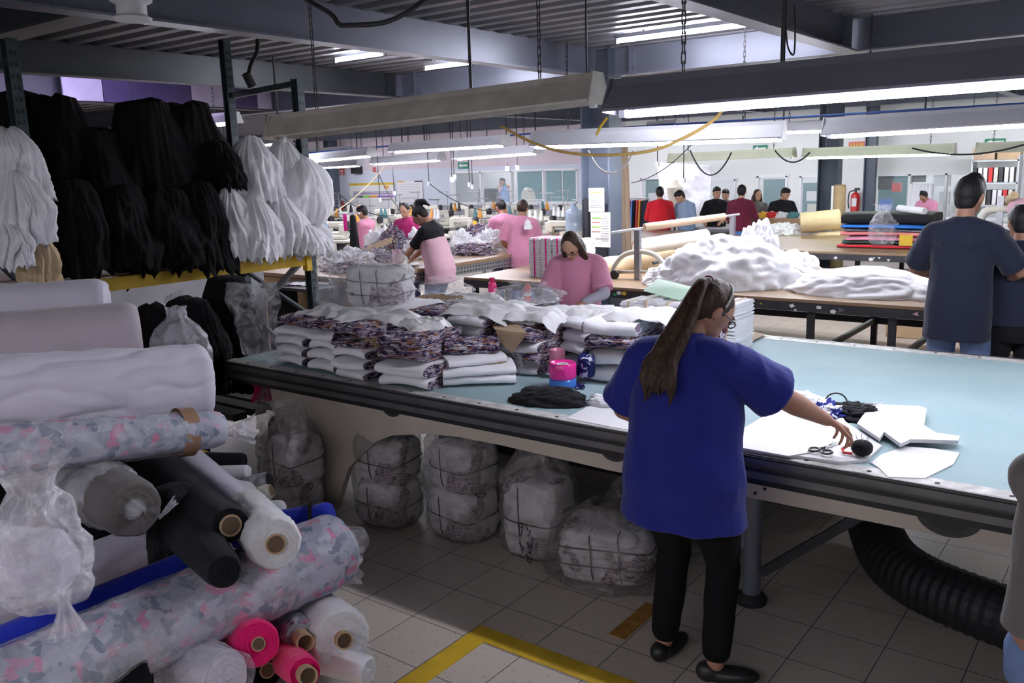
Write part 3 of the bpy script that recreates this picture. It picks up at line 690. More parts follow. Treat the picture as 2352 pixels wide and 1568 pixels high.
# ------------------------------------------------------------------ rolls of cloth in the near pile
def roll(a, b, r0, r1, mt, name, label, core=0, seed=0, wr=.03, folds=0, n=48, mm=34, proud=0, film_=None, spiral=True, group=None, sag_=0, bulge=0, cat='cloth roll', fk=3, twist=3, openend=True, tail=None, core_m='core', flat=1):
    """cloth wound round an axis from a (far or hidden end) to b (visible end)"""
    a, b = Vector(a), Vector(b); x, y, d = basis(b-a); L = (b-a).length
    t = thing(name, label, cat, (a+b)/2, 0, group); rings = []
    def disp(ang, s):
        cx, cy = math.cos(ang), math.sin(ang)
        q = wr*fr((cx*1.5, cy*1.5, s*L*3), 1.6, seed)+wr*.5*nz((cx*4, cy*4, s*L*9), 1.3, seed+3)
        if folds: q += folds*(abs(math.sin(ang*fk*.5+s*L*twist*4+2*nz((cx, cy, s*3), 1.5, seed)))**.6-.6)
        return q
    def pt(ang, s, rr_):
        c = a.lerp(b, s)+Vector((0,0,-sag_*4*s*(1-s)))
        return c+(x*math.cos(ang)+y*math.sin(ang)*flat)*rr_
    def rad(s): return (r0+(r1-r0)*s)+bulge*math.sin(PI*s)
    rings.append([pt(2*PI*j/n, 0, r0*.2) for j in range(n)])
    for i in range(mm):
        s = i/(mm-1)
        e = 1-.10*max(0, (s-.965)/.035)**2
        rings.append([pt(2*PI*j/n, s, rad(s)*(1+disp(2*PI*j/n, s))*e) for j in range(n)])
    rc = core if core else .006
    if spiral:
        K = 9
        for k in range(1, K+1):
            rr_ = rad(1)*.93*(1-k/K)+rc*(k/K)
            off = (.007 if k % 2 else -.004)-.0*k
            rings.append([pt(2*PI*j/n, 1, rr_*(1+.02*math.sin(2*PI*j/n*3+k)+.03*nz((j*.3, k, seed), 1)))+d*(off+.006*nz((j*.35, k*2, seed), 1)) for j in range(n)])
    body = MB(); body.loft(rings); body.build('cloth', mt, t, angle=180)
    if core:
        L2 = .05+proud; m = MB(); c0 = b-d*.12; c1 = b+d*(proud+.014); pr = [(core, 0), (core, (c1-c0).length), (core*.82, (c1-c0).length), (core*.80, .02), (0, .02)]
        m.lathe(pr, c0, d, 24); cr = m.build('core_tube', core_m, t, angle=30)
        MB().cyl(b+d*(.008+proud*.5), b+d*(.0138+proud*.5), core*.80, n=20).build('core_shade_disc', 'core_in', cr)  # dark disc across the mouth paints the shade inside the core
    if film_:
        def sleeve(s_, e_, g, seed2, mat_, nm='plastic_sleeve', close=None):
            rg = []
            for i in range(30):
                s = s_+(e_-s_)*i/29; k = 1
                if close and i > 22: k = 1-(1-close)*((i-22)/7)**1.4
                rg.append([pt(2*PI*j/n, min(s, 1), 0)*0+(a.lerp(b, s)+(x*math.cos(2*PI*j/n)+y*math.sin(2*PI*j/n))*rad(min(s, 1))*k*(1+g+.07*fr((math.cos(2*PI*j/n)*1.6, math.sin(2*PI*j/n)*1.6, s*L*4), 2, seed2)+.02*abs(math.sin(j*1.3+s*30)))) for j in range(n)])
            m = MB(); m.loft(rg, cap=False); return m.build(nm, mat_, t, angle=180)
        sleeve(film_[0], film_[1], film_[2], seed+9, film_[3], close=film_[4] if len(film_) > 4 else None)
    return t
def rollpx(A, B, rA, rB, *a_, **k):
    pa, pb = D(*A), D(*B); return roll(pa, pb, rA*A[2]/F, rB*B[2]/F, *a_, **k)
pile_parts = rollpx
# hidden and glimpsed dark rolls that carry the pile
rollpx((-200, 1010, 4.6), (380, 960, 5.0), 120, 110, 'charcoal', 'fabric_roll', 'charcoal roll in the shadow under the white draped roll', seed=1)
rollpx((-150, 1180, 3.9), (330, 1110, 4.5), 110, 100, 'black', 'fabric_roll', 'black roll behind the clear-bagged roll', seed=2)
rollpx((-200, 1330, 3.4), (300, 1240, 3.9), 75, 70, 'black', 'fabric_roll', 'black roll in the dark gap beside the knotted bag', seed=3)
rollpx((-300, 1500, 3.2), (420, 1230, 3.9), 66, 60, 'lilac', 'fabric_roll', 'crumpled lilac white roll above the cobalt blue roll', seed=4, folds=.12, twist=1.2)
# upper rolls
rollpx((-260, 720, 5.0), (245, 690, 5.3), 55, 50, 'lilac', 'fabric_roll', 'lilac white roll with soft folds behind the big mauve roll', seed=5, folds=.06)
rollpx((-300, 835, 4.2), (318, 775, 4.75), 95, 84, 'mauve', 'fabric_roll', 'thick smooth mauve grey fabric roll at left', seed=6, wr=.012, core=.0)
rollpx((-300, 925, 3.6), (470, 890, 4.35), 92, 98, 'lilac', 'fabric_roll', 'large white roll draped with loose gathered cloth', seed=7, wr=.04, folds=.10, fk=9, twist=1.1, n=130, mm=110)
rollpx((-260, 1055, 3.1), (505, 985, 3.95), 68, 42, 'floral', 'fabric_roll', 'pale floral roll in clear plastic with brown tape band', seed=8, wr=.04, folds=.03, film_=(0, 1.05, .10, 'bag', .35), n=80)
def tapeband(A, d_, r, wpx):
    c = D(*A); B = D(505, 985, 3.95); A0 = D(-260, 1055, 3.1); dd = (B-A0).normalized()
    m = MB(); w_ = wpx*A[2]/F
    return m.cyl(c-dd*w_/2, c+dd*w_/2, r*1.24*A[2]/F, n=40, cap=False)
o = tapeband((422, 992, 3.86), 0, 45.5, 34).build('packing_tape_band', mat('brown_packing_tape', (.34,.20,.13), .25, var=.1)); tag(o, 'brown packing tape band round the pale floral roll', 'tape')
# middle
rollpx((60, 1040, 4.2), (310, 1170, 3.35), 80, 68, 'greyshirt', 'fabric_roll', 'clear-bagged dark roll with radiating twisted end', seed=9, film_=(0, 1.06, .06, 'bagthick', .06), n=60, wr=.05)
rollpx((310, 1040, 4.8), (528, 1205, 3.3), 62, 44, 'charcoal', 'fabric_roll', 'black roll with cardboard core beside the white wound roll', seed=10, core=.042, wr=.03, sag_=.03)
rollpx((405, 1035, 4.6), (560, 1175, 3.85), 36, 44, 'lilac', 'fabric_roll', 'smooth lilac white roll leading to the wound white roll', seed=11, wr=.02)
rollpx((545, 1150, 4.2), (632, 1248, 3.2), 48, 62, 'white2', 'fabric_roll', 'white gauzy wound roll with open cardboard core', seed=12, core=.038, wr=.05, folds=.06, fk=2, twist=8, n=64)
rollpx((360, 1130, 4.4), (515, 1312, 3.02), 70, 42, 'charcoal', 'fabric_roll', 'draped black roll ending above the long floral roll', seed=13, wr=.05, core=.0, folds=.03)
hank(D(400, 1150, 3.65)+Vector((0,0,.05)), .11, .11, .30, 88, 'charcoal', 'black_cloth_drape', 'black cloth corner hanging over the cobalt blue roll', ple=5, amp=.08, top=.8, jag=.08)
rollpx((-300, 1600, 2.85), (430, 1300, 3.55), 42, 36, 'cobalt', 'fabric_roll', 'long cobalt blue roll at the left', seed=14, wr=.03)
t = rollpx((540, 1225, 3.95), (762, 1185, 3.95), 36, 34, 'cobalt', 'fabric_roll', 'cobalt blue cloth roll tied with a black band', seed=15, wr=.10, folds=.05)
p = D(722, 1188, 3.95); q = (D(762, 1185, 3.95)-D(540, 1225, 3.95)).normalized(); MB().cyl(p-q*.008, p+q*.008, .080, n=24).build('tie_band', 'blackp', t)
rollpx((-330, 1735, 2.45), (775, 1258, 3.75), 104, 84, 'floral', 'fabric_roll', 'long pale floral roll in clear plastic across the pile', seed=16, wr=.05, folds=.05, fk=5, twist=2.4, film_=(0, 1.08, .04, 'bag', .3), n=100, mm=110)
# small items behind
rollpx((400, 1035, 5.0), (475, 1052, 4.9), 20, 16, 'yellowcloth', 'fabric_roll', 'small yellow cloth end behind the white roll', seed=17)
rollpx((470, 1062, 4.7), (560, 1060, 4.7), 24, 20, 'charcoal', 'fabric_roll', 'small black cloth roll beside the yellow one', seed=18)
rollpx((490, 1090, 4.5), (570, 1085, 4.5), 20, 18, 'white', 'fabric_roll', 'small white cloth roll under the black one', seed=19)
rollpx((530, 1130, 4.3), (620, 1108, 4.3), 26, 24, 'charcoal', 'fabric_roll', 'small dark roll in shiny plastic near the floor', seed=20, film_=(0, 1.0, .1, 'bagthick'))
rollpx((560, 1150, 4.1), (618, 1128, 4.1), 20, 18, 'creamp', 'fabric_roll', 'beige crumpled roll with cardboard core behind', seed=21, core=.03, wr=.1)
rollpx((560, 1175, 4.05), (650, 1170, 4.05), 26, 20, 'white', 'fabric_roll', 'small white roll above the cobalt band', seed=22, wr=.1)
# lower right ends
rollpx((665, 1370, 4.3), (785, 1466, 3.4), 60, 70, 'white2', 'fabric_roll', 'large white roll end with cardboard core on the floor side', seed=23, core=.034, proud=.03, wr=.03, n=72)
rollpx((620, 1380, 4.1), (690, 1462, 3.4), 38, 38, 'floral2', 'fabric_roll', 'floral roll with long protruding cardboard core', seed=24, core=.034, proud=.09, wr=.06)
rollpx((480, 1440, 4.0), (592, 1478, 3.2), 52, 54, 'pinkhot', 'fabric_roll', 'hot pink roll with flattened cardboard core', seed=25, core=.026, wr=.03)
rollpx((620, 1480, 3.8), (700, 1546, 3.1), 40, 38, 'pinkhot', 'fabric_roll', 'lower hot pink roll with core near the floor', seed=26, core=.034, proud=.05, wr=.04)
rollpx((530, 1495, 3.7), (612, 1538, 3.35), 42, 42, 'black', 'fabric_roll', 'black roll with core between the two hot pink rolls', seed=27, core=.030, wr=.03)
rollpx((60, 1600, 2.9), (345, 1560, 3.0), 66, 64, 'black', 'fabric_roll', 'black roll end under the long floral roll', seed=28, spiral=False, wr=.03)
rollpx((380, 1500, 3.3), (520, 1560, 3.05), 60, 60, 'lilac', 'fabric_roll', 'white roll in crinkled plastic under the hot pink roll', seed=29, film_=(0, 1.05, .1, 'bagthick'), wr=.08)
rollpx((700, 1500, 3.5), (845, 1540, 3.35), 38, 32, 'white', 'fabric_roll', 'white ribbed cloth lying on the floor under the white roll', seed=30, wr=.08)

def plastic_bag(c, rx, ry, h, label, mt='bag', seed=0, lean=(0,0), neck=.16, flare=.35, name='plastic_bag', prof=None, group=None, crumple=.10, cat='bag', local=None):
    """film bag: full belly, gathered neck and a flared open end; c is the centre of its underside"""
    prof = prof or [(0,.55),(.03,.85),(.12,1),(.35,1.0),(.55,.92),(.7,.7),(.8,.42),(.86,neck),(.9,neck*1.1),(.96,flare*.8),(1,flare)]
    n, mm = 64, 36; rings = []
    zs, rs = [p[0] for p in prof], [p[1] for p in prof]
    for i in range(mm):
        v = i/(mm-1); rr_ = float(np.interp(v, zs, rs)); ring = []
        pl = 1-rr_
        for j in range(n):
            a = 2*PI*j/n; q = fr((math.cos(a)*1.4, math.sin(a)*1.4, v*3), 1.6, seed)
            k = rr_*(1+crumple*q+(.10*pl)*math.sin(a*9+seed+4*v)+.05*pl*math.sin(a*17+seed))
            ring.append(Vector((c[0]+rx*k*math.cos(a)+lean[0]*v, c[1]+ry*k*math.sin(a)+lean[1]*v, c[2]+h*v+.03*h*q*v)))
        rings.append(ring)
    rings.insert(0, [Vector((c[0]+(p.x-c[0])*.05, c[1]+(p.y-c[1])*.05, c[2]+.0)) for p in rings[0]])
    m = MB(); m.loft(rings, cap=False); o = m.build(name, mt, angle=180)
    return tag(o, label, cat, group)
# milky knotted bag in the near left corner (hanging knot down)
c = D(110, 1380, 2.85)
plastic_bag((c.x, c.y, c.z), .15, .14, .48, 'milky plastic bag with torn open top in the near left pile', 'bagthick', seed=3, neck=.5, flare=.9, crumple=.2)
c = D(150, 1400, 2.7)
m = MB(); rg = []
for i in range(14):
    v = i/13; rr_ = .012+.05*abs(v-.25)**1.1; rg.append([Vector((c.x+rr_*math.cos(2*PI*j/30)*(1+.25*math.sin(j*1.9)), c.y+rr_*math.sin(2*PI*j/30)*(1+.25*math.sin(j*1.9)), c.z+.06-.14*v)) for j in range(30)])
m.loft(rg, cap=False); tag(m.build('bag_knot_tail', 'bagthick', angle=180), 'twisted milky plastic knot tail hanging over the cobalt roll', 'bag')
rollpx((-60, 1290, 3.1), (120, 1300, 2.95), 92, 80, 'lilac', 'fabric_roll', 'white cloth bundle inside the milky bag at left', seed=31, wr=.15, spiral=False)
def tail(pts, w0, w1, label, mt='bagthick', seed=0, name='plastic_tail'):
    pts = [Vector(p) for p in pts]; a, b = pts[0], pts[-1]; d = (b-a).normalized(); s_ = d.cross(CF).normalized(); u = s_.cross(d)
    def fn(i, j):
        w_ = w0+(w1-w0)*i; p = a.lerp(b, i)
        return p+s_*w_*(j-.5)*2+u*(.25*w_*math.sin(j*9+seed)+.02*fr((i*3, j*3, seed), 2))+d*(.03*nz((j*6, seed, 0), 1)*i)
    m = MB(); m.sheet(fn, 18, 24, .0015); return tag(m.build(name, mt, angle=180), label, 'plastic film')
tail([D(522, 992, 3.95), D(588, 985, 4.05)], .015, .075, 'milky bag tail flaring from the pale floral roll', seed=1)
tail([D(745, 1290, 3.8), D(832, 1290, 3.8)], .12, .10, 'crinkled clear plastic tail at the long floral roll end', seed=2)
tail([D(790, 1500, 3.45), D(858, 1520, 3.4)], .08, .08, 'clear plastic scrap on the floor beside the white roll', 'bag', seed=3)
tail([D(365, 1190, 3.3), D(402, 1150, 3.3)], .006, .016, 'thin white plastic tie on the black drape', 'bagthick', seed=4)
# black cloth sacks, plastic sacks and hot pink cloth between rack and table
def P0(px, py, Y): return P(px, py, Y=Y)
for (px, py0, py1, pw, d_, mt, lab, sd) in [(520, 640, 900, 150, 6.0, 'black', 'black cloth sack leaning behind the table corner', 91), (430, 690, 900, 150, 5.6, 'black', 'black cloth heap behind the grey plastic sack', 92), (350, 705, 880, 80, 5.5, 'black', 'black cloth beside the mauve roll end', 93)]:
    a, b = D(px, py0, d_), D(px, py1, d_); hank(a, pw*d_/F/2, .25, a.z-b.z, sd, mt, 'black_cloth_sack', lab, top=.5, amp=.08, jag=.03)
a = D(420, 860, 5.1); plastic_bag(a, .17, .17, .40, 'grey plastic sack of dark cloth by the mauve roll', 'bagthick', seed=8, neck=.3)
a = D(405, 700, 5.7); plastic_bag(a, .07, .07, .09, 'small crumpled cream plastic knot on the black heap', 'bagthick', seed=9, neck=.6, flare=.8)
a = D(610, 868, 5.8); hank(a+Vector((0,0,.02)), .09, .08, .16, 95, 'pinkhot', 'hot_pink_cloth_scrap', 'hot pink cloth scrap under the table corner', ple=6, amp=.2, top=.6)
m = MB()
for k in range(9): m.box((-5.35+.0, 3.4+k*.16, .42), (.9, .11, .05))
for y in (3.4, 4.7): m.box((-5.35, y, .2), (.05, .05, .4))
tag(m.build('roller_rack', 'darkmetal', smooth=False), 'low dark slatted rack under the table corner', 'rack')
# ------------------------------------------------------------------ folded bundles on the blue table
def bundle_mesh(m, w_, d_, h, seed, rot=0, o=(0,0,0), plies=True, front=True):
    """folded pile of plies: rounded fold at -y, cut edges at both x ends"""
    n = 26; rings = []; o = Vector(o); rr = random.Random(seed); K = 15; Rz = Matrix.Rotation(rot, 3, 'Z')
    sk = rr.uniform(-.03, .03); bow = rr.uniform(-.012, .02)
    def pt(a, u, ins=1.0):
        c, s_ = math.cos(a), math.sin(a)
        y = -math.copysign(abs(c)**(.55 if c > 0 else .35), c)*d_/2; z = math.copysign(abs(s_)**.6, s_)*h/2
        k = ins*(1+.03*nz((c*2, s_*2, u*3), 1, seed))
        z2 = z*k*(1-.18*abs(y-d_/2)/d_*0)+h/2+bow*math.sin(PI*(u+.5))+.010*fr((u*4, y*5, seed), 1, seed)*(1 if z > 0 else .25)
        return Rz @ Vector((w_*u*(1+.02*nz((y*9, z*30, seed), 1)), y*k+sk*u, max(.0, z2)))+o
    for i in range(K):
        u = i/(K-1)-.5; rings.append([pt(2*PI*j/n, u*.985, 1 if 0 < i < K-1 else .97) for j in range(n)])
    o0 = len(m.v); m.mat(0); m.loft(rings, cap=False)
    m.mat(1)
    for sgn, ring in ((-1, rings[0]), (1, rings[-1])):
        prev = ring; cen = sum(ring, Vector())/n; dx = Rz @ Vector((1, 0, 0))
        cap = [prev]
        for k in range(1, 5):
            f = 1-k/4.6; off = (.004 if k % 2 else -.004)
            cap.append([cen+(p-cen)*f+dx*off*sgn for p in ring])
        if sgn < 0: cap = [list(reversed(r_)) for r_ in cap]
        m.loft(cap, cap=True)
def bundle(pos, w_, d_, h, seed, label, rz=0, mats=('white', 'plywhite'), group=None, name='folded_bundle'):
    m = MB(); bundle_mesh(m, w_, d_, h, seed)
    v = m.v; m2 = MB(); m2.v = v; m2.f = m.f; m2.m = m.m
    o = m2.build(name, list(mats), origin=(0,0,0), angle=60)
    o.location = pos; o.rotation_euler = (0, 0, rz)
    return tag(o, label, 'cloth bundle', group)
ordn = ['bottom', 'second', 'third', 'fourth', 'fifth', 'sixth', 'seventh']
def colm(x, y, w_, d_, h, n, lab, seed, rz=0, kinds=None, z0=ZT):
    for i in range(n):
        k = (kinds or 'w'*n)[i]; rr = random.Random(seed*31+i)
        mt = {'w': ('white', 'ply'), 'p': ('ply', 'ply'), 'o': ('white', 'plywhite'), 'g': ('lilac', 'ply')}[k]
        pos = 'topmost' if i == n-1 else ordn[i]
        bundle((x+rr.uniform(-.008, .008), y+rr.uniform(-.012, .012), z0+h*i), w_*rr.uniform(.95, 1.05), d_, h*1.02, seed*17+i, '%s %s bundle in the stack %s' % (pos, {'w': 'white', 'p': 'printed', 'o': 'open-ply', 'g': 'greyish'}[k], lab), rz+rr.uniform(-.06, .06), mt)
colm(-4.26, 3.56, .25, .44, .060, 5, 'nearest the table corner', 1, 0, 'wwwwp')
colm(-3.96, 3.55, .23, .44, .062, 5, 'second from the table corner', 2, 0, 'wwwwp')
colm(-3.66, 3.50, .25, .46, .060, 5, 'third from the table corner', 3, 0, 'wwwpp')
colm(-3.27, 3.50, .34, .46, .068, 2, 'under the big printed lump at the front edge', 4, .05, 'ww')
colm(-3.33, 3.52, .30, .42, .075, 2, 'forming the big printed lump', 5, .12, 'pp', ZT+.136)
colm(-3.02, 3.66, .40, .32, .050, 2, 'splaying open beside the plastic wrap', 6, .75, 'oo')
bundle((-3.06, 3.66, ZT+.10), .34, .26, .05, 77, 'open fan of white plies on the splayed stack', .95, ('white', 'plywhite'))
bundle((-3.10, 3.72, ZT+.15), .30, .24, .08, 78, 'printed cut-edge heap on top of the splayed stack', .6, ('ply', 'ply'))
for i, (x, n, kd) in enumerate([(-4.30, 4, 'wwpw'), (-4.0, 5, 'wwwpw'), (-3.68, 5, 'wwwwp'), (-3.34, 5, 'wwpww'), (-3.0, 4, 'wpwp')]):
    colm(x+.08, 4.08, .28, .44, .062, n, 'in the second row, number %s from the left' % ['one', 'two', 'three', 'four', 'five'][i], 10+i, .1*(i % 3-1), kd)
for i, (x, n, kd) in enumerate([(-4.3, 4, 'wwpw'), (-3.95, 4, 'wwwp'), (-3.6, 4, 'wpww'), (-3.2, 4, 'wwpw')]):
    colm(x+.1, 4.62, .30, .44, .064, n, 'in the third row, number %s from the left' % ['one', 'two', 'three', 'four'][i], 20+i, .12*(i % 2), kd)
colm(-3.02, 4.2, .26, .36, .072, 4, 'by the folded brown paper', 31, -.1, 'wppw')
colm(-2.72, 4.34, .24, .40, .074, 4, 'left behind the pink and blue reels', 32, -.08, 'gwgw')
colm(-2.36, 4.16, .30, .44, .085, 4, 'right of the pink and blue reels', 33, .12, 'oopo')
colm(-2.05, 4.40, .26, .44, .085, 4, 'partly hidden by the blue tunic', 34, .2, 'opop')
colm(-2.5, 4.78, .3, .4, .07, 2, 'in front of the woman in pink', 35, .1, 'wp')
colm(-2.95, 4.78, .3, .4, .07, 3, 'before the hands of the woman in pink', 36, .2, 'wwp')
bundle((-2.84, 4.55, ZT+.22), .30, .30, .07, 81, 'rolled printed bundle lying on the stack behind the reels', .5, ('white', 'ply'))
def crumple_sheet(c, lx_, ly, label, mt='paper', seed=0, rz=0, amp=.03, tilt=(0,0), drop=.0, name='paper_sheet', cat='paper', jag=.3, pts=None, th=.0015, n=44):
    Rz = Matrix.Rotation(rz, 3, 'Z'); c = Vector(c)
    def fn(u, v):
        x, y = (u-.5)*lx_*(1+jag*nz((v*3, seed, 1), 1)), (v-.5)*ly*(1+jag*nz((u*3, seed, 5), 1))
        z = amp*fr((u*2.2, v*2.2, seed), 1.2, seed)+amp*.9*(.3-abs(nz((u*4, v*4, seed), 1.3, 2)))+amp*.35*abs(nz((u*11, v*11, seed), 1, 4))+tilt[0]*(u-.5)+tilt[1]*(v-.5)-drop*max(0, abs(u-.5)-.3)*4*abs(u-.5)-drop*max(0, abs(v-.5)-.3)*3*abs(v-.5)
        return Rz @ Vector((x, y, z))+c
    m = MB(); m.sheet(fn, n, n, th); return tag(m.build(name, mt, angle=180), label, cat)
for i, (x, y, z, lx_, ly, rz, lab) in enumerate([(-4.16, 3.62, ZT+.325, .46, .36, .1, 'white paper covering the stack by the plastic-wrapped pack'), (-3.75, 3.62, ZT+.335, .62, .34, .2, 'crumpled white paper across the front stacks'), (-3.40, 3.62, ZT+.315, .34, .26, -.2, 'small torn white paper over the printed lump'), (-3.3, 4.1, ZT+.345, .55, .42, .1, 'wide white paper on the second row of stacks'), (-3.9, 4.62, ZT+.29, .5, .4, .3, 'white paper on the third row of stacks'), (-2.95, 4.15, ZT+.325, .42, .36, .1, 'white paper with bent corner near the middle stacks'), (-2.68, 4.35, ZT+.325, .40, .34, .1, 'white paper on the stack behind the reels'), (-2.28, 4.2, ZT+.37, .44, .34, .25, 'white paper on the stack right of the reels')]):
    crumple_sheet((x, y, z), lx_, ly, lab, seed=i+3, rz=rz, amp=.022, drop=.12)
def quadsheet(pts, mt, name, label, cat='paper', th=.003, bend=.0):
    pts = [Vector(p) for p in pts]
    def fn(u, v):
        a = pts[0].lerp(pts[1], u); b = pts[3].lerp(pts[2], u); return a.lerp(b, v)+Vector((0,0,bend*math.sin(PI*u)*math.sin(PI*v)))
    m = MB(); m.sheet(fn, 8, 8, th); return tag(m.build(name, mt, angle=60), label, cat)
quadsheet([P(1138, 756, Y=3.80), P(1210, 766, Y=3.79), P(1178, 810, Y=3.76), P(1150, 788, Y=3.77)], 'kraft', 'kraft_paper_fold', 'folded brown kraft paper hanging from the stack', bend=.02)
quadsheet([P(1128, 742, Y=4.0), P(1190, 744, Y=4.0), P(1210, 766, Y=3.81), P(1136, 757, Y=3.82)], 'kraft', 'kraft_paper_flap', 'upper brown paper flap over the folded kraft paper')
crumple_sheet((-3.03, 3.62, ZT+.105), .34, .07, 'brown paper strip in the splayed white plies', 'kraft', 7, .7, .02, name='kraft_paper_strip')
crumple_sheet((-3.52, 3.40, ZT+.19), .16, .14, 'brown paper corner beside the big printed lump', 'kraft', 8, .3, .02, tilt=(.05, -.12), name='kraft_paper_corner')
crumple_sheet((-3.9, 4.35, ZT+.32), .3, .12, 'brown paper strip among the rear stacks', 'kraft', 9, .3, .02, name='kraft_paper_strip')
# plastic on the table
plastic_bag((-2.98, 3.97, ZT), .17, .13, .26, 'crumpled clear plastic wrap between the stacks', 'bag', seed=21, neck=.5, flare=.6, crumple=.25)
plastic_bag((-3.45, 4.75, ZT+.27), .26, .15, .13, 'clear plastic bag heaped on the rear stacks', 'bag', seed=22, neck=.5, flare=.6, crumple=.25)
plastic_bag((-4.2, 4.75, ZT+.27), .22, .15, .12, 'clear plastic sheet over the rear left stack', 'bag', seed=23, neck=.5, flare=.7, crumple=.25)
def strap_pack(c, sx_, sy_, h, seed, label, rz=0, mats=('white', 'ply'), nstrap=2, layers=1, name='strapped_bundle', bright=True, cat='cloth bundle', group=None):
    """pile of cut cloth tied with dark bands; c is the centre of its base"""
    t = thing(name, label, cat, c, rz, group); m = MB()
    n = 90; rings = []; mm = 44
    for i in range(mm):
        v = i/(mm-1); ring = []
        for j in range(n):
            a = 2*PI*j/n; cx, cy = math.cos(a), math.sin(a); e = .45
            x = math.copysign(abs(cx)**e, cx)*sx_/2; y = math.copysign(abs(cy)**e, cy)*sy_/2
            k = (1-.12*abs(2*v-1)**5)*(1+.05*fr((cx*1.5, cy*1.5, v*3), 1.5, seed))*(1-.03*math.cos(v*PI*4*layers)**2)
            ring.append(Vector((x*k, y*k, v*h+.012*nz((cx*2, cy*2, v*2), 1, seed)*v)))
        rings.append(ring)
    rings.append([Vector((p.x*.6, p.y*.6, p.z+.006)) for p in rings[-1]])
    m.loft(rings)
    rr = random.Random(seed); o = len(m.f); m.m = []
    for f in m.f:
        p = m.v[f[0]]; s_ = fr((p[0]*4+seed, p[1]*4, p[2]*4), 1); m.m.append(1 if s_ > .20 or (abs(p[2]/h-.93) < .05 and s_ > -.1) else 0)
    if mats == ('white', 'ply'): mats = ('mixed', 'mixed')
    m.build('cloth_pile', list(mats), t, local=True, angle=180)
    for k in range(nstrap):
        m = MB(); zc = h*(k+1)/(nstrap+1)
        m.tube([Vector((math.copysign(abs(math.cos(a))**.45, math.cos(a))*sx_*.515, math.copysign(abs(math.sin(a))**.45, math.sin(a))*sy_*.515, zc+.01*math.sin(2*a+seed))) for a in [2*PI*i/40 for i in range(41)]], .0035, 6)
        m.build('tie_band', 'blackp', t, local=True)
        m = MB(); xo = sx_*(.3*k-.12)
        m.tube([Vector((xo+.01*math.sin(2*a), math.copysign(abs(math.cos(a))**.4, math.cos(a))*sy_*.515, h/2+math.copysign(abs(math.sin(a))**.4, math.sin(a))*h*.51)) for a in [2*PI*i/40 for i in range(41)]], .0035, 6)
        m.build('tie_band', 'blackp', t, local=True)
    return t
strap_pack((-4.12, 4.02, ZT+.30), .42, .3, .26, 51, 'white cloth pack tied with dark bands inside the big clear sack', .2)
plastic_bag((-4.2, 3.95, ZT+.24), .34, .26, .42, 'big clear sack around the tied pack', 'bag', seed=31, prof=[(0,.8),(.1,1),(.5,1.02),(.85,.98),(.95,.8),(1,.45)], crumple=.09)
quad = [(512, 655), (600, 640), (640, 800), (565, 800)]
def hangsheet(pts, mt, name, label, amp=.04, seed=0, n=26, cat='plastic film', fl=5):
    pts = [Vector(p) for p in pts]
    nn = (pts[1]-pts[0]).cross(pts[3]-pts[0]).normalized()
    def fn(u, v):
        a = pts[0].lerp(pts[1], u); b = pts[3].lerp(pts[2], u); p = a.lerp(b, v)
        return p+nn*(amp*fr((u*3, v*3, seed), 1.2, seed)+amp*.6*math.sin(u*fl*2+seed)*(.4+v))
    m = MB(); m.sheet(fn, n, n, .0015); return tag(m.build(name, mt, angle=180), label, cat)
hangsheet([P(505, 650, Y=3.5), P(640, 650, Y=3.6), P(640, 835, Y=3.35), P(560, 815, Y=3.35)], 'bag', 'plastic_sheet', 'clear plastic sheet hanging down at the table corner', .05, 3)
# ------------------------------------------------------------------ small things on the blue table
def bottle(c, label):
    t = thing('water_bottle', label, 'bottle', c)
    MB().lathe([(.0, 0), (.030, 0), (.033, .01), (.033, .05), (.028, .075), (.033, .10), (.033, .13), (.026, .150), (.0, .15)], (0,0,0), n=24).build('bottle_body', 'pinkgloss', t, local=True)
    MB().lathe([(.0, .15), (.021, .15), (.021, .185), (.016, .19), (0, .19)], (0,0,0), n=20).build('bottle_cap', mat('deep_pink_plastic', (.75,.01,.12), .3), t, local=True)
p = P(1132, 694, Y=5.1); bottle((p.x, 5.1, p.z), 'bright pink water bottle standing behind the stacks')
m = MB(); m.box((p.x, 5.1, (p.z+ZT)/2), (.3, .25, p.z-ZT)); tag(m.build('folded_bundle', 'white', bevel=.02), 'white pack carrying the pink water bottle', 'cloth bundle')
def reel(c, R_, h, mt, label, hole=.035, core='frame'):
    t = thing('ribbon_reel', label, 'ribbon reel', c)
    pr = [(hole, h), (hole, 0), (R_*.92, 0), (R_, h*.12), (R_, h*.88), (R_*.92, h), (R_*.75, h*.97), (hole*1.2, h*.86), (hole, h*.86)]
    MB().lathe(pr[1:]+[(hole, .0)], (0,0,0), n=36).build('ribbon_coil', mt, t, local=True, angle=35)
    MB().lathe([(hole*.9, 0), (hole*.9, h*.9), (hole*.6, h*.9), (hole*.6, 0), (hole*.9, 0)], (0,0,0), n=24).build('reel_core', core, t, local=True)
p = P(1293, 888, z=ZT); reel((p.x, p.y, ZT), .073, .05, 'bluefilm', 'light blue ribbon reel under the hot pink one'); reel((p.x, p.y, ZT+.051), .073, .085, 'pinkfilm', 'hot pink ribbon reel on top of the blue reel')
q = P(1281, 868, Y=p.y+.17); reel((q.x, q.y, ZT), .044, .16, mat('pale_pink_ribbon', (.72,.25,.38), .3, var=.1), 'taller pale pink ribbon reel behind the hot pink reel', .018)
q = P(1340, 880, z=ZT); roll((q.x, q.y+.02, ZT+.05), (q.x+.02, q.y+.0, ZT+.15), .05, .045, 'dots', 'dotted_cloth_roll', 'navy white-dotted cloth roll beside the ribbon reels', seed=60, wr=.1); crumple_sheet((q.x+.03, q.y-.08, ZT+.008), .05, .12, 'navy dotted strap end on the felt', 'dots', 3, .6, .01, name='dotted_strap', cat='cloth')
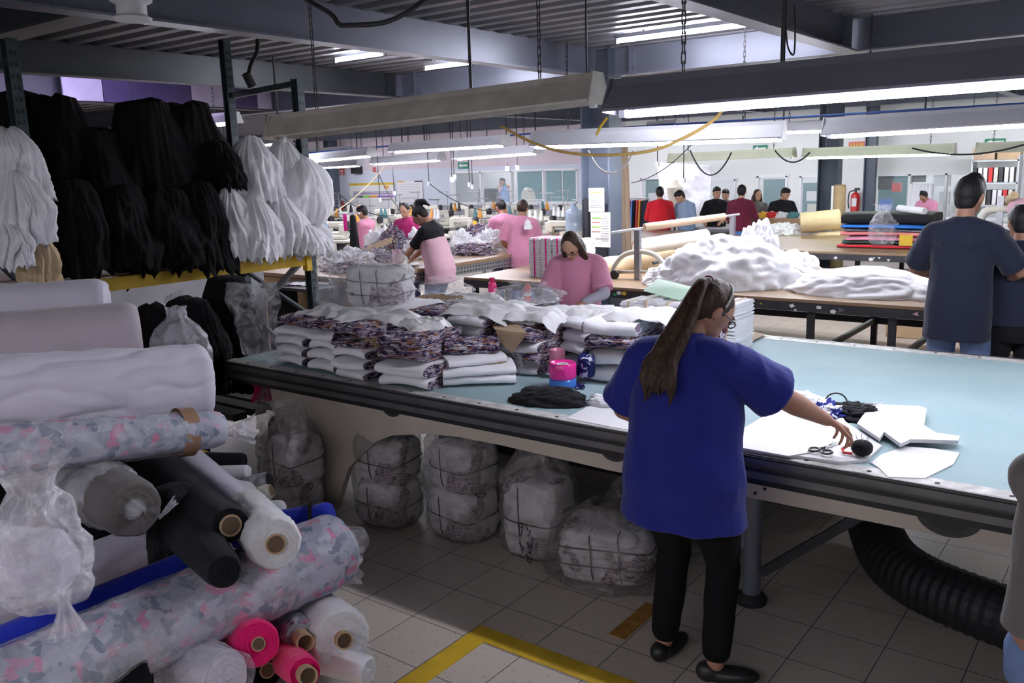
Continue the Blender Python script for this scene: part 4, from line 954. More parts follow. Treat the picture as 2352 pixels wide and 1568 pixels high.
q = P(1352, 872, z=ZT); m = MB(); m.ell((q.x+.02, q.y+.05, ZT+.05), (.05, .05, .05), fn=lambda p_: 1+.15*nz(p_, 2)); tag(m.build('ribbon_pack', 'bluefilm'), 'blue film ribbon pack behind the dotted roll', 'ribbon')
def lump(c, rx, ry, rz_, mt, name, label, seed, cat='cloth', rot=0, amp=.25, n=70, mm=40, fold=.05, kind=None, fs=2.2):
    """crumpled heap of cloth lying on a surface"""
    m = MB(); Rz = Matrix.Rotation(rot, 3, 'Z')
    rings = []
    for i in range(mm):
        v = i/(mm-1); ring = []
        for j in range(n):
            a = 2*PI*j/n; cx, cy = math.cos(a), math.sin(a); el = (1-v)*PI/2*1.02
            r_ = math.cos(PI/2-el) if v < 1 else 0
            r_ = math.sin(el); hh = math.cos(el)
            q = 1+amp*fr((cx*r_*fs, cy*r_*fs, hh*fs), 1, seed)
            rg = fold*abs(nz((cx*r_*5, cy*r_*5, hh*3), 1, seed+5))*2
            q += rg; q = q if v > 0 else q*.97
            ring.append(Rz @ Vector((cx*r_*rx*q, cy*r_*ry*q, max(0, hh*rz_*q*(1+.5*amp*nz((cx*r_*3, cy*r_*3, 9), 1, seed)))))+Vector(c))
        rings.append(ring)
    m.loft(rings); return tag(m.build(name, mt, angle=180), label, cat)
q = P(1262, 925, z=ZT); lump((q.x, q.y, ZT), .19, .10, .075, 'charcoal', 'black_garment', 'crumpled black garment lying near the table edge', 5, rot=.35, amp=.2, fold=.05, fs=1.5)
def flat(pts, z, mt, name, label, cat='paper', th=.0035, wob=.004, seed=0):
    """flat cut piece: outline in photo spots laid on a table top"""
    q = [P(x, y, z=z) for x, y in pts]; m = MB()
    m.prism([Vector((p.x, p.y, z+.001+wob*abs(nz((p.x*4, p.y*4, seed), 1)))) for p in reversed(q)], (0,0,1), th)
    return tag(m.build(name, mt, smooth=False), label, cat)
flat([(1300, 962), (1345, 938), (1395, 918), (1500, 930), (1500, 1000), (1458, 992)], ZT, 'paper', 'pattern_sheet', 'white sheet left of the woman in blue')
flat([(1690, 1000), (1800, 935), (1905, 915), (1942, 975), (2025, 1030), (1990, 1062), (1930, 1068), (1820, 1052), (1700, 1035)], ZT, 'paper', 'pattern_sheet', 'large white layered sheet right of the woman in blue', th=.012)
flat([(1690, 1015), (1800, 950), (1890, 935), (1900, 985), (1930, 1020), (1870, 1040), (1810, 1050), (1700, 1030)], ZT+.013, 'paper', 'pattern_sheet', 'upper white sheet with soft crease beside the scissors', th=.004)
flat([(2000, 1065), (2025, 1045), (2080, 1028), (2140, 1032), (2204, 1042), (2190, 1068), (2125, 1100), (2040, 1098), (2018, 1076)], ZT, 'paper', 'pattern_piece', 'white rounded pattern piece closest to the grey-shirted person')
flat([(1968, 980), (2000, 935), (2110, 940), (2128, 946), (2122, 985), (2150, 1002), (2205, 1010), (2200, 1020), (2120, 1018), (2090, 1018), (2068, 1028), (2030, 1000), (2020, 1015)], ZT+.02, 'paper', 'pattern_piece', 'white pattern piece with a long tail at the right', th=.015)
quadsheet([P(1985, 925, z=ZT+.06), P(2028, 925, z=ZT+.05), P(2010, 940, z=ZT+.03), P(1975, 940, z=ZT+.02)], 'paper', 'paper_tag', 'small white paper curl by the black cloth')
q = P(1965, 955, z=ZT); lump((q.x, q.y, ZT), .13, .11, .05, 'charcoal', 'black_cloth_piece', 'black cloth bunched under the white pattern piece', 6, rot=.5, amp=.35, fold=.15)
q = P(1890, 945, z=ZT+.02); lump((q.x, q.y, ZT+.015), .09, .09, .045, printed('navy_white_floral', [(0,(.02,.03,.2)),(.4,(.75,.75,.8)),(.8,(.03,.04,.25))], 30), 'floral_top', 'navy and white floral top crumpled beside the sleeve', 7, amp=.3, fold=.2)
m = MB(); c = P(1930, 925, z=ZT+.03); m.tube([c+Vector((.05*math.cos(a)-.02, .02*math.sin(a), .04*math.sin(a))) for a in [i/16*1.75*PI-.6 for i in range(17)]], .004, 6); tag(m.build('garment_strap', 'blackp'), 'looped black strap of the floral top', 'strap')
m = MB(); c = P(1845, 915, z=ZT+.03); lump((c.x, c.y, ZT+.013), .08, .07, .05, 'paper', 'white_cloth_fold', 'small white fold behind the navy floral top', 8)
q = P(1385, 930, z=ZT); lump((q.x, q.y, ZT+.005), .09, .06, .045, 'white', 'white_cloth_fold', 'white crumpled cloth by the left sleeve', 9); lump((q.x+.05, q.y+.01, ZT+.02), .06, .04, .035, 'charcoal', 'black_cloth_piece', 'black crumpled cloth by the left sleeve', 10)
q = P(1410, 905, z=ZT); lump((q.x, q.y, ZT), .05, .05, .04, 'charcoal', 'black_cloth_piece', 'small black cloth half hidden behind the left elbow', 11)
def scissors(c, rz):
    t = thing('scissors', 'black-handled scissors lying on the white sheet', 'scissors', c, rz)
    for s_ in (-1, 1):
        m = MB(); m.tube([Vector((s_*.026+.019*math.cos(a), -.055+.024*math.sin(a), .008)) for a in [2*PI*i/20 for i in range(21)]], .0045, 8)
        m.tube([Vector((s_*.016, -.036, .008)), Vector((0, 0, .008))], .005, 8); m.build('handle', 'blackp', t, local=True)
        m = MB(); m.prism([Vector((s_*.002, -.005, .007)), Vector((s_*.010, 0, .007)), Vector((-s_*.006, .085, .007)), Vector((-s_*.009, .08, .007))], (0,0,1), .003); m.build('blade', 'galv', t, local=True, smooth=False)
q = P(1898, 1030, z=ZT+.02); scissors((q.x, q.y, ZT+.018), -.1)
def pincushion(c):
    t = thing('pin_cushion', 'round black pin cushion under the reaching hand', 'pin cushion', c)
    MB().ell((0,0,.034), (.042, .040, .034), fn=lambda p_: 1-.12*max(0, p_.z)**6).build('cushion', 'charcoal', t, local=True)
    MB().tube([(-.03, -.02, .01), (-.06, -.03, .012), (-.075, .0, .014), (-.055, .03, .03), (-.02, .03, .05)], .006, 8).build('red_strap', 'redp', t, local=True)
    rr = random.Random(3)
    for k in range(6): MB().cyl((.02*math.cos(k), .02*math.sin(k), .06), (.028*math.cos(k), .028*math.sin(k), .082), .0012, n=6).build('pin', 'galv', t, local=True)
q = P(1977, 1055, z=ZT+.0); pincushion((q.x, q.y+.01, ZT+.012))
# pads, boards
PG = None
def pad_stack(x, y, w_, d_, n, h, label, z=ZT, mt='paper', mt2='strip', rz=0, name='pad_stack', band=True, seed=0, split=2):
    t = thing(name, label, 'stack of cloth squares', (x, y, z), rz); rr = random.Random(seed)
    for c in range(split):
        m = MB(); xc = (c-(split-1)/2)*w_/split
        for i in range(n):
            dx = rr.uniform(-.004, .004); q = .94 if i % 2 else 1
            m.box((xc+dx, rr.uniform(-.004, .004), h*(i+.5)/n), (w_/split*.96*q, d_*q, h/n*.92))
        m.build('cloth_squares', 'white', t, local=True, smooth=False)
        if band:
            m = MB(); m.box((xc, 0, h/2+.002), (.012, d_*1.03, h*1.01)); m.build('tie_band', 'cream' if band is True else band, t, local=True, smooth=False)
    return t
for i, (px, w_, h, n, lab) in enumerate([(1452, .14, .24, 20, 'leftmost tall stack of white squares behind the ponytail'), (1492, .15, .26, 22, 'second tall stack of white squares'), (1540, .19, .25, 26, 'widest stack of white squares nearest the ponytail'), (1683, .12, .27, 26, 'stack of white squares right of the head')]):
    p = P(px, 740, Y=5.05+.05*(i == 3)); pad_stack(p.x, 5.15, w_, .30, n, h+.03, lab, split=1, seed=i)
p = P(1600, 740, Y=5.2); pad_stack(p.x, 5.2, .28, .3, 24, .26, 'stack of white squares hidden behind the head', split=1, seed=9)
quadsheet([P(1478, 668, Y=5.1), P(1510, 640, Y=5.4), P(1625, 668, Y=5.4), P(1560, 690, Y=5.1)], mat('pale_green_paper', (.50,.72,.56), .6), 'green_paper', 'pale green paper on the stacks of white squares', bend=.02)
quadsheet([P(1640, 770, z=ZT+.012), P(1720, 760, z=ZT+.012), P(1760, 768, z=ZT+.012), P(1690, 800, z=ZT+.012)], 'kraft', 'kraft_board', 'brown board lying at the far edge of the blue table')
p = P(1425, 745, Y=5.3); m = MB(); m.box((p.x, 5.3, ZT+.05), (.3, .25, .10)); tag(m.build('paper_pad', 'paper', bevel=.004), 'grey white pad at the foot of the square stacks', 'paper pad')
# ------------------------------------------------------------------ bagged bundles under the table
under = [(735, 1200, .26, .26, .26, 2, 'tall clear bag of two white bundles, leftmost of the floor bags', 110), (858, 1225, .34, .28, .24, 2, 'clear bag with crossed dark ties on white bundles', 140), (1030, 1258, .36, .28, .26, 2, 'clear bag with a white card and printed plies', 160), (1205, 1300, .34, .28, .40, 1, 'clear bag with handwriting standing in the middle', 190)]
for i, (px, py, sx_, sy_, h, nn, lab, _) in enumerate(under):
    p = P(px, py-14, z=0); y = p.y+.14 if i else 3.04
    for k in range(nn): strap_pack((p.x, y+.02*k, .01+(h+.01)*k), sx_*(1-.06*k), sy_, h, 200+i*7+k, '%s tied white bundle inside the %s' % ('lower' if k == 0 else 'upper', lab.split(',')[0]), .2*(i % 2)-.1, nstrap=1)
    H_ = (h+.01)*nn
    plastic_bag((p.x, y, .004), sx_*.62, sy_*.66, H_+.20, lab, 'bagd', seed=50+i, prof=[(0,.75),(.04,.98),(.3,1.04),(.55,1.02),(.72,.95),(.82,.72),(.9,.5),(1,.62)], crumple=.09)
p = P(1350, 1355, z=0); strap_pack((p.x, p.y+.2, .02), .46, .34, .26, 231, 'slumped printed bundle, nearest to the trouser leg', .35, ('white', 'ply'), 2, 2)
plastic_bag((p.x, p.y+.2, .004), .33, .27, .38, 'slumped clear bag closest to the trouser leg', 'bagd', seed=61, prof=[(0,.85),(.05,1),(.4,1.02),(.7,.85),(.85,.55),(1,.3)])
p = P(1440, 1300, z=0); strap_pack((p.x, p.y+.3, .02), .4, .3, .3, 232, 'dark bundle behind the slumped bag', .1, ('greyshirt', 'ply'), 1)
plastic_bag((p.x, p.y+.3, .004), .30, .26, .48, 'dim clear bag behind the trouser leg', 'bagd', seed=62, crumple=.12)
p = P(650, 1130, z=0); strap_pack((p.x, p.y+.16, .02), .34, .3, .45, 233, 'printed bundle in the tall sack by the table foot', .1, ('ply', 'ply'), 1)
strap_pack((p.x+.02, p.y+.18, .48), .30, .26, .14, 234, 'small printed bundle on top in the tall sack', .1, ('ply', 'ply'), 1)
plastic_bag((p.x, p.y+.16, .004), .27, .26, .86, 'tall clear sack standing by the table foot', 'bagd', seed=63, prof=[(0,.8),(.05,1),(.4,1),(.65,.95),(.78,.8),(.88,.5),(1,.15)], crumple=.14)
def scrawl(p0, seed, label):
    m = MB(); rr = random.Random(seed); x = 0
    strokes = [[(0,.05),(.02,.06),(.03,.045),(.01,.035),(.0,.05),(.03,.05),(.015,-.01)], [(.045,.06),(.06,.03),(.075,.03),(.06,.0)], [(.05,-.03),(.07,-.06),(.085,-.03),(.07,-.09),(.06,-.08)], [(.04,-.10),(.06,-.12),(.08,-.11),(.07,-.14),(.05,-.13),(.06,-.115)], [(.0,-.05),(.03,-.07),(.02,-.09)]]
    for s_ in strokes: m.tube(spline([Vector((p0[0]+a, p0[1], p0[2]+b)) for a, b in s_], 5), .0025, 5)
    return tag(m.build('marker_scrawl', 'blackp'), label, 'handwriting')
q = P(1190, 1225, Y=3.26); scrawl((q.x, 3.262, q.z), 1, 'black marker scrawl on the middle floor bag')
# suction hose and cables under the table
pts = spline([(-1.35, 4.9, .55), (-1.2, 4.75, .32), (-1.08, 4.45, .16), (-.85, 4.05, .13), (-.45, 3.85, .13), (.1, 3.75, .13)], 22)
rs = [.125+.006*(i % 2) for i in range(len(pts))]
t = thing('suction_hose', 'thick ribbed black suction hose under the table', 'hose', (-1.0, 4.2, 0))
m = MB(); m.tube(pts, .12, 24, rs); m.build('ribbed_hose', 'rubber', t, angle=10)
MB().cyl((.02, 3.76, .13), (.30, 3.72, .13), .15, n=24).build('hose_collar', 'rubber', t)
m = MB(); m.box((-1.5, 5.0, .38), (.5, .4, .6)); m.cyl((-1.5, 4.78, .5), (-1.5, 4.9, .5), .12); tag(m.build('suction_motor', 'darkmetal', bevel=.02), 'dark suction motor box under the blue table', 'machine')
for i, (a, b, dp) in enumerate([((-1.75, 4.3, .62), (-.9, 4.4, .55), .14), ((-.9, 4.3, .56), (.1, 4.2, .58), .10), ((-1.95, 3.9, .62), (-1.5, 4.1, .45), .12), ((-1.6, 4.4, .62), (-1.2, 4.7, .5), .2)]):
    m = MB(); m.tube(sag(a, b, dp), .014); tag(m.build('power_cable', 'rubber'), ['black cable drooping near the table leg', 'black cable drooping right of the hose', 'black cable behind the trouser leg', 'black cable by the suction motor'][i], 'cable')
# ------------------------------------------------------------------ people
TS = bpy.data.scenes.new('scratch')
TO = bpy.data.objects.new('scratch', bpy.data.meshes.new('scratch')); TS.collection.objects.link(TO)
r_ = TO.modifiers.new('r', 'REMESH'); r_.mode = 'VOXEL'; TO.modifiers.new('s', 'SMOOTH')
def remesh(m, name, mt, parent, vox=.012, smooth=6, wr=0, seed=0, stretch=(1,1,1), angle=180, fs=1, factor=.5):
    me = TO.data; me.clear_geometry(); me.from_pydata([tuple(p) for p in m.v], [], m.f); me.update()
    TO.modifiers['r'].voxel_size = vox; TO.modifiers['s'].iterations = smooth; TO.modifiers['s'].factor = factor
    vl = TS.view_layers[0]; vl.update()
    nm = bpy.data.meshes.new_from_object(TO.evaluated_get(vl.depsgraph))
    if wr:
        nv = len(nm.vertices); co = np.empty(nv*3); no = np.empty(nv*3)
        nm.vertices.foreach_get('co', co); nm.vertices.foreach_get('normal', no); co = co.reshape(-1, 3); no = no.reshape(-1, 3)
        am = np.empty(nv); qs = co*np.array(stretch)*6
        for k in range(nv):
            q = Vector(qs[k]); am[k] = (1-2*abs(noise.noise(q+Vector((seed, seed*2, 0)))))*.7+noise.noise(q*2.3+Vector((seed*3, 0, 5)))*.4
        nm.vertices.foreach_set('co', (co+no*(am*wr)[:, None]).ravel()); nm.update()
    nm.name = name; nm.materials.clear(); nm.materials.append(M[mt] if isinstance(mt, str) else mt)
    nm.polygons.foreach_set('use_smooth', [True]*len(nm.polygons))
    ob = bpy.data.objects.new(name, nm); C.objects.link(ob); ob.parent = parent; return ob
def caps(m, a, b, r0, r1, n=16):
    """tapered capsule"""
    a, b = Vector(a), Vector(b); x, y, d = basis(b-a); rg = []
    for k in range(5):
        t = PI/2*(k/5); rg.append((a-d*r0*math.cos(t), r0*math.sin(t)+1e-4))
    rg += [(a, r0), (b, r1)]
    for k in range(1, 6):
        t = PI/2*(k/5); rg.append((b+d*r1*math.sin(t), r1*math.cos(t)+1e-4))
    m.loft([[p+(x*math.cos(2*PI*j/n)+y*math.sin(2*PI*j/n))*r for j in range(n)] for p, r in rg])
def frust(m, a, b, r0, r1, n=20, ex=1.0):
    a, b = Vector(a), Vector(b); x, y, d = basis(b-a)
    m.loft([[p+(x*math.cos(2*PI*j/n)+y*math.sin(2*PI*j/n)*ex)*r for j in range(n)] for p, r in ((a, r0), (a.lerp(b, .5), (r0+r1)/2), (b, r1))])
def chaincaps(m, pts, rs, n=16):
    for i in range(len(pts)-1): caps(m, pts[i], pts[i+1], rs[i], rs[i+1], n)
def ik(a, b, l1, l2, pole):
    a, b = Vector(a), Vector(b); d = b-a; L = min(d.length, (l1+l2)*.995); d.normalize()
    x = (l1*l1-l2*l2+L*L)/(2*L); hh = math.sqrt(max(l1*l1-x*x, 0)); p = Vector(pole); p = (p-d*p.dot(d)).normalized()
    return a+d*x+p*hh, a+d*L
def hand(m, w_, d, nrm, side, s=1, curl=.5, fr_=.0085):
    """palm, five separate fingers; d forearm direction, nrm palm side, side = +1 when the thumb lies on d x nrm"""
    d = Vector(d).normalized(); nrm = Vector(nrm); nrm = (nrm-d*nrm.dot(d)).normalized(); sx = d.cross(nrm)*side; w_ = Vector(w_)
    for k in range(4):
        off = (k-1.5)*.0195
        caps(m, w_+d*.005*s+sx*off*.7*s, w_+d*.082*s+sx*off*s, .016*s, .0125*s, 10)
    for k, (L, sp) in enumerate(zip((.92, 1.08, 1.0, .78), (.10, .03, -.04, -.12))):
        off = -(k-1.5)*.0205; p = w_+d*(.086-.004*abs(k-1.2))*s+sx*off*s; dd = (d+sx*sp).normalized(); ang = 0
        for j, seg in enumerate((.040, .026, .020)):
            ang += curl*(.55, .75, .5)[j]*(1+.12*k); q = p+(dd*math.cos(ang)+nrm*math.sin(ang))*seg*L*s
            caps(m, p, q, fr_*s*(1-.08*j), fr_*s*(1-.08*(j+1)), 10); p = q
    p = w_+d*.022*s+sx*.026*s; dd = (d*.75+sx*.8+nrm*.35).normalized()
    q = p+dd*.040*s; caps(m, p, q, .013*s, .011*s, 10); r = q+(dd*.75+d*.5+nrm*.25*curl).normalized()*.032*s; caps(m, q, r, .0105*s, .0095*s, 10)
    caps(m, r, r+(d*.8+dd*.3+nrm*.3*curl).normalized()*.016*s, .0095*s, .008*s, 10)
TORSO = [(.78,.145,.105,0), (.86,.160,.118,-.005), (.94,.155,.112,0), (1.03,.130,.098,.005), (1.12,.136,.102,.008), (1.22,.152,.108,.01), (1.30,.158,.102,.002), (1.345,.130,.086,-.006), (1.375,.090,.070,-.008), (1.40,.064,.058,-.006)]
LOOSE = {.78: (.164,.120), .86: (.166,.122), .94: (.160,.116), 1.03: (.152,.112), 1.12: (.150,.110)}
def person(label, x, y, rz, h=1.65, fat=1.0, lean=0, side_lean=0, wl=(-.28,.10,.80), wr=(.28,.10,.80), head=(0, .25), top='pink', sleeve='short', hem=.80, flare=1.0, bottom='jeans', skin='skin', hair='hair', style='short', shoe='blackp', feet=((-.10,0,0),(.10,0,0)), near=False, faced=True, glasses=False, apron=None, pole=((-.5,-.6,-.5),(.5,-.6,-.5)), curl=.5, shs=1.0, collar=True, voxk=1, legs=True, slv_w=1.0, palm=(0,0,-1), tilt=0, hood=False, band=None, toes=None, extra=None, short_hair_top=0, long_to=None, undersleeve=None):
    s = h/1.65; t = thing('person', label, 'person', (x, y, 0), rz)
    RL = Matrix.Rotation(-lean, 3, 'X') @ Matrix.Rotation(side_lean, 3, 'Y'); hip = Vector((0, 0, .90))
    def T(p):
        p = Vector(p); k = min(1, max(0, (p.z-.84)/.16)); q = RL @ (p-hip)+hip; return p.lerp(q, k)*s
    vx = (.0045 if near else .010)*voxk; vc = (.006 if near else .011)*voxk
    hc = T((0, .012-.0, 1.545)); Rh = Matrix.Rotation(head[0], 3, 'Z') @ RL @ Matrix.Rotation(-head[1], 3, 'X') @ Matrix.Rotation(tilt, 3, 'Y')
    nk = T((0, -.008, 1.41)); hc = nk+Rh @ Vector((0, .018, .135))*s
    def Hd(a, b, c): return hc+Rh @ Vector((a, b, c))*s
    body = MB()
    def tors(m, infl, z0=None, z1=9, flare_=1, fa=fat, hemdrop=0):
        rg = []; secs = [q for q in TORSO if (z0 is None or q[0] >= z0-1e-6) and q[0] <= z1]
        if z0 is not None:
            ext = []
            if z0 < .78:
                for k in range(4):
                    zz = z0+(.78-z0)*k/4; ext.append((zz, .164*(1+(flare_-1)*(1-k/4)), .120*(1+(flare_-1)*(1-k/4)), 0))
            secs = ext+secs
        for z, rx, ry, yo in secs:
            if z0 is not None and z in LOOSE: rx, ry = LOOSE[z]
            ff = fa if z < 1.15 else 1+(fa-1)*(.72 if z < 1.26 else .42 if z < 1.34 else .25)
            rg.append([T((0, 0, z))*0+T((math.copysign(abs(math.cos(a))**.9, math.cos(a))*(rx*ff+infl), yo+math.sin(a)*(ry*(1+(ff-1)*.8)+infl), z)) for a in [2*PI*j/32 for j in range(32)]])
        m.loft(rg)
    tors(body, 0)
    caps(body, T((0, -.012, 1.36)), nk+Rh @ Vector((0, .0, .05))*s, .056*s, .050*s)
    body.ell(Hd(0, 0, .012), (.073*s, .093*s, .105*s), Rh, 24, 16); body.ell(Hd(0, .030, -.052), (.054*s, .060*s, .056*s), Rh, 20, 12)
    if faced:
        caps(body, Hd(0, .088, .012), Hd(0, .106, -.022), .008*s, .0125*s, 10); body.ell(Hd(0, .080, .030), (.050*s, .016*s, .010*s), Rh, 14, 8)
        body.ell(Hd(0, .081, -.056), (.021*s, .013*s, .011*s), Rh, 12, 8); body.ell(Hd(0, .078, -.092), (.018*s, .015*s, .013*s), Rh, 12, 8)
    for q in (-1, 1): body.ell(Hd(q*.076, -.006, -.006), (.010*s, .018*s, .030*s), Rh, 12, 8)
    shl, shr = T((-.165*(1+(fat-1)*.55)*shs, -.01, 1.325)), T((.165*(1+(fat-1)*.55)*shs, -.01, 1.325))
    L1, L2 = .285*s, .245*s; arms = []
    for sh, w_, pl, sg in ((shl, wl, pole[0], -1), (shr, wr, pole[1], 1)):
        e, wv = ik(sh, Vector(w_)*s, L1, L2, pl); arms.append((sh, e, wv, sg))
        f = 1+(fat-1)*.5
        chaincaps(body, [sh, sh.lerp(e, .5), e, e.lerp(wv, .3), wv], [.050*s*f, .045*s*f, .037*s*f, .038*s*f, .025*s])
        hand(body, wv, wv-e, palm, -sg, s, curl)
    ank = []
    for q, ft in zip((-1, 1), feet):
        a = Vector((ft[0], ft[1]-.02, .085))*s; hp = Vector((q*.088*(1+(fat-1)*.4), 0, .86))*s; kn, a = ik(hp, a, .405*s, .405*s, (0, 1, 0)); ank.append((hp, kn, a))
        if legs: chaincaps(body, [hp, kn, kn.lerp(a, .35), a], [.080*s*fat**.5, .056*s, .054*s, .036*s])
    bo = remesh(body, 'body', skin, t, vx, 4 if near else 3)
    # clothes
    tp = MB(); tors(tp, .018, hem, 1.41 if collar else 1.38, flare)
    for sh, e, wv, sg in arms:
        caps(tp, T((sg*.035, -.022, 1.365)), sh, .060*s, .062*s*slv_w**.5); caps(tp, T((sg*.05, -.045, 1.29)), sh, .085*s, .06*s)
        if sleeve == 'short': frust(tp, sh, sh.lerp(e, .86), .066*s*slv_w**.6, .072*s*slv_w)
        elif sleeve == 'long': chaincaps(tp, [sh, e, e.lerp(wv, .92)], [.062*s, .052*s, .040*s])
    if collar: frust(tp, T((0, -.014, 1.35)), T((0, -.012, 1.425)), .082*s, .066*s)
    if hood: tp.ell(T((0, -.075, 1.37)), (.105*s, .06*s, .06*s), None, 16, 10)
    top_o = remesh(tp, {'tunic': 'tunic'}.get(top, 'top'), top, t, vc, 5, .011*s if near else .007, seed=x*3, stretch=(1.4, 1.4, .6))
    if undersleeve:
        for sh, e, wv, sg in arms:
            m = MB(); chaincaps(m, [sh.lerp(e, .7), e, e.lerp(wv, .93)], [.050*s, .046*s, .036*s]); remesh(m, 'sleeve', undersleeve, t, vc, 3, .004, seed=sg)
    if apron:
        m = MB(); tors(m, .026, max(.62, hem-.12), 1.24, 1.05); ap_ = remesh(m, 'apron', apron, t, vc, 4, .004, 3)
        for q in (-1, 1): m = MB(); frust(m, T((q*.085, .085, 1.22)), T((q*.075, -.02, 1.40)), .03*s, .028*s, ex=.35); frust(m, T((q*.075, -.02, 1.40)), T((q*.07, -.11, 1.22)), .028*s, .03*s, ex=.4); remesh(m, 'apron_strap', apron, t, vc, 2)
        m = MB(); m.tube([T((-.13*fat*math.cos(a), -.0-.128*math.sin(a), 1.02)) for a in [i/10*PI for i in range(11)]], .009); m.tube([T((.0, -.13, 1.01)), T((.03, -.14, .88)), T((.02, -.14, .72))], .012, 6); m.build('apron_tie', apron, t, local=True)
    if legs:
        pn = MB()
        rg = []
        for z, rx, ry in ((.74,.13,.10), (.80,.165,.125), (.88,.17,.13), (.98,.142,.108)): rg.append([Vector((math.cos(a)*rx*fat*s*.97, math.sin(a)*ry*s*(1+(fat-1)*.6), z*s)) for a in [2*PI*j/28 for j in range(28)]])
        pn.loft(rg)
        for hp, kn, a in ank: chaincaps(pn, [hp, hp.lerp(kn, .5), kn, kn.lerp(a, .4), a.lerp(kn, .12)], [.094*s*fat**.5, .083*s*fat**.5, .068*s, .066*s, .056*s])
        remesh(pn, 'trousers', bottom, t, vc, 4, .005, seed=x+5, stretch=(1, 1, 1.5))
        for i, (hp, kn, a) in enumerate(ank):
            m = MB(); tv = Vector((0, 1, 0)) if not toes else Vector(toes[i]).normalized(); sx = tv.cross(Vector((0, 0, 1)))
            rt = Matrix((sx, tv, Vector((0, 0, 1)))).transposed(); a0 = Vector((a.x, a.y, 0))
            m.ell(a0+tv*.055*s+Vector((0,0,.035*s)), (.046*s, .125*s, .036*s), rt, 18, 10); m.ell(a0-tv*.03*s+Vector((0,0,.045*s)), (.042*s, .05*s, .045*s), rt, 16, 10)
            m.v = [(p[0], p[1], max(p[2], .004)) for p in m.v]
            remesh(m, 'shoe', shoe, t, .008, 3)
    # hair
    hr = MB(); hr.ell(Hd(0, -.016+.0, .026), (.079*s, .094*s, .100*s), Rh, 24, 16)
    if style == 'short': hr.ell(Hd(0, .02, .068), (.066*s, .070*s, (.056+short_hair_top)*s), Rh, 18, 10); hr.ell(Hd(0, -.04, -.03), (.064*s, .052*s, .06*s), Rh, 16, 10)
    elif style == 'bun': hr.ell(Hd(0, -.02, .142), (.034*s, .034*s, .028*s), Rh); hr.ell(Hd(0, -.04, -.02), (.066*s, .058*s, .06*s), Rh)
    elif style == 'lowbun': hr.ell(Hd(0, -.10, -.01), (.045*s, .04*s, .045*s), Rh); hr.ell(Hd(0, -.04, -.02), (.066*s, .058*s, .06*s), Rh)
    elif style == 'long':
        for q in (-1, 1):
            chaincaps(hr, [Hd(q*.058, -.005, .02), Hd(q*.078, .008, -.08), Hd(q*.088, .020, -.17), Hd(q*.085, .03, -.30)], [.034*s, .030*s, .028*s, .012*s])
        chaincaps(hr, [Hd(.0, -.055, .0), Hd(0, -.065, -.12), Hd(0, -.06, -.28)], [.07*s, .075*s, .05*s])
        chaincaps(hr, [Hd(.05, -.045, -.05), Hd(.09, .0, -.2), Hd(.10, .03, -.36)], [.05*s, .045*s, .015*s])
    elif style in ('ponytail', 'highpony'):
        hr.ell(Hd(0, -.04, -.02), (.062*s, .056*s, .058*s), Rh)
        if style == 'highpony':
            chaincaps(hr, [Hd(0, -.05, .10), Hd(0, -.10, .13), Hd(0, -.155, .085), Hd(0, -.17, .0)], [.03*s, .038*s, .032*s, .012*s])
    hair_o = remesh(hr, 'hair', hair, t, vx*1.2, 3, .003 if near else .002, seed=2, stretch=(3,3,1))
    if style == 'ponytail' and near:
        base = Hd(.0, -.075, .085)
        for k in range(20):
            rr = random.Random(k); a = rr.uniform(-1, 1); b = rr.uniform(-.5, .5)
            pts = spline([base, base+Vector((-.01+.014*a, -.05+.01*b, -.015))*s, T((-.018+.048*a, -.130+.02*b, 1.38)), T((-.030+.072*a+.01*math.sin(k*2), -.180+.012*b, 1.28)), T((-.032+.060*a, -.195+.012*b, 1.245-.05*abs(a)-.02*(k % 3)))], 7)
            n_ = len(pts); m = MB(); m.tube([p+Vector((.006*math.sin(i*.5+k), 0, 0)) for i, p in enumerate(pts)], .02, 10, [(.007+.013*math.sin(PI*min(1, .12+i/n_*.85))) *s*(1 if i < n_-4 else (n_-i)/4.5) for i in range(n_)])
            m.build('ponytail_lock', hair, t, local=True, angle=180)
        m = MB(); m.tube([base+Vector((.02*math.cos(a), -.006+.006*math.sin(a), .02*math.sin(a))) for a in [2*PI*i/16 for i in range(17)]], .006, 8); m.build('hair_tie', 'maroon', t, local=True)
    if faced:
        for q in (-1, 1):
            m = MB(); m.ell(Hd(q*.031, .0835, .006), (.012*s, .007*s, .006*s), Rh, 10, 8); m.build('eye', 'eye', t, local=True)
            m = MB(); m.ell(Hd(q*.031, .088, .026), (.017*s, .005*s, .0035*s), Rh, 10, 6); m.build('eyebrow', hair, t, local=True)
        m = MB(); m.ell(Hd(0, .092, -.057), (.018*s, .006*s, .007*s), Rh, 12, 6); m.build('lips', 'lip', t, local=True)
    if glasses:
        m = MB()
        for q in (-1, 1):
            m.tube([Hd(q*.034+.021*math.cos(a), .098, .004+.015*math.sin(a)) for a in [2*PI*i/16 for i in range(17)]], .0022*s, 6)
            m.tube([Hd(q*.058, .100, .006), Hd(q*.078, .06, .008), Hd(q*.082, .0, .006)], .0022*s, 6)
        m.tube([Hd(-.01, .103, .006), Hd(.01, .103, .006)], .0022*s, 6); m.build('glasses', 'blackp', t, local=True)
    if band:
        m = MB(); m.tube([Hd(.082*math.cos(a), -.0+.0*math.sin(a)+.005, .030+.100*math.sin(a)) for a in [i/20*PI for i in range(21)]], .0045*s, 8); m.build('hair_band', band, t, local=True)
    if extra: extra(t, T, Hd, s, arms)
    return t
def at(px, py, Y): return P(px, py, Y=Y).x
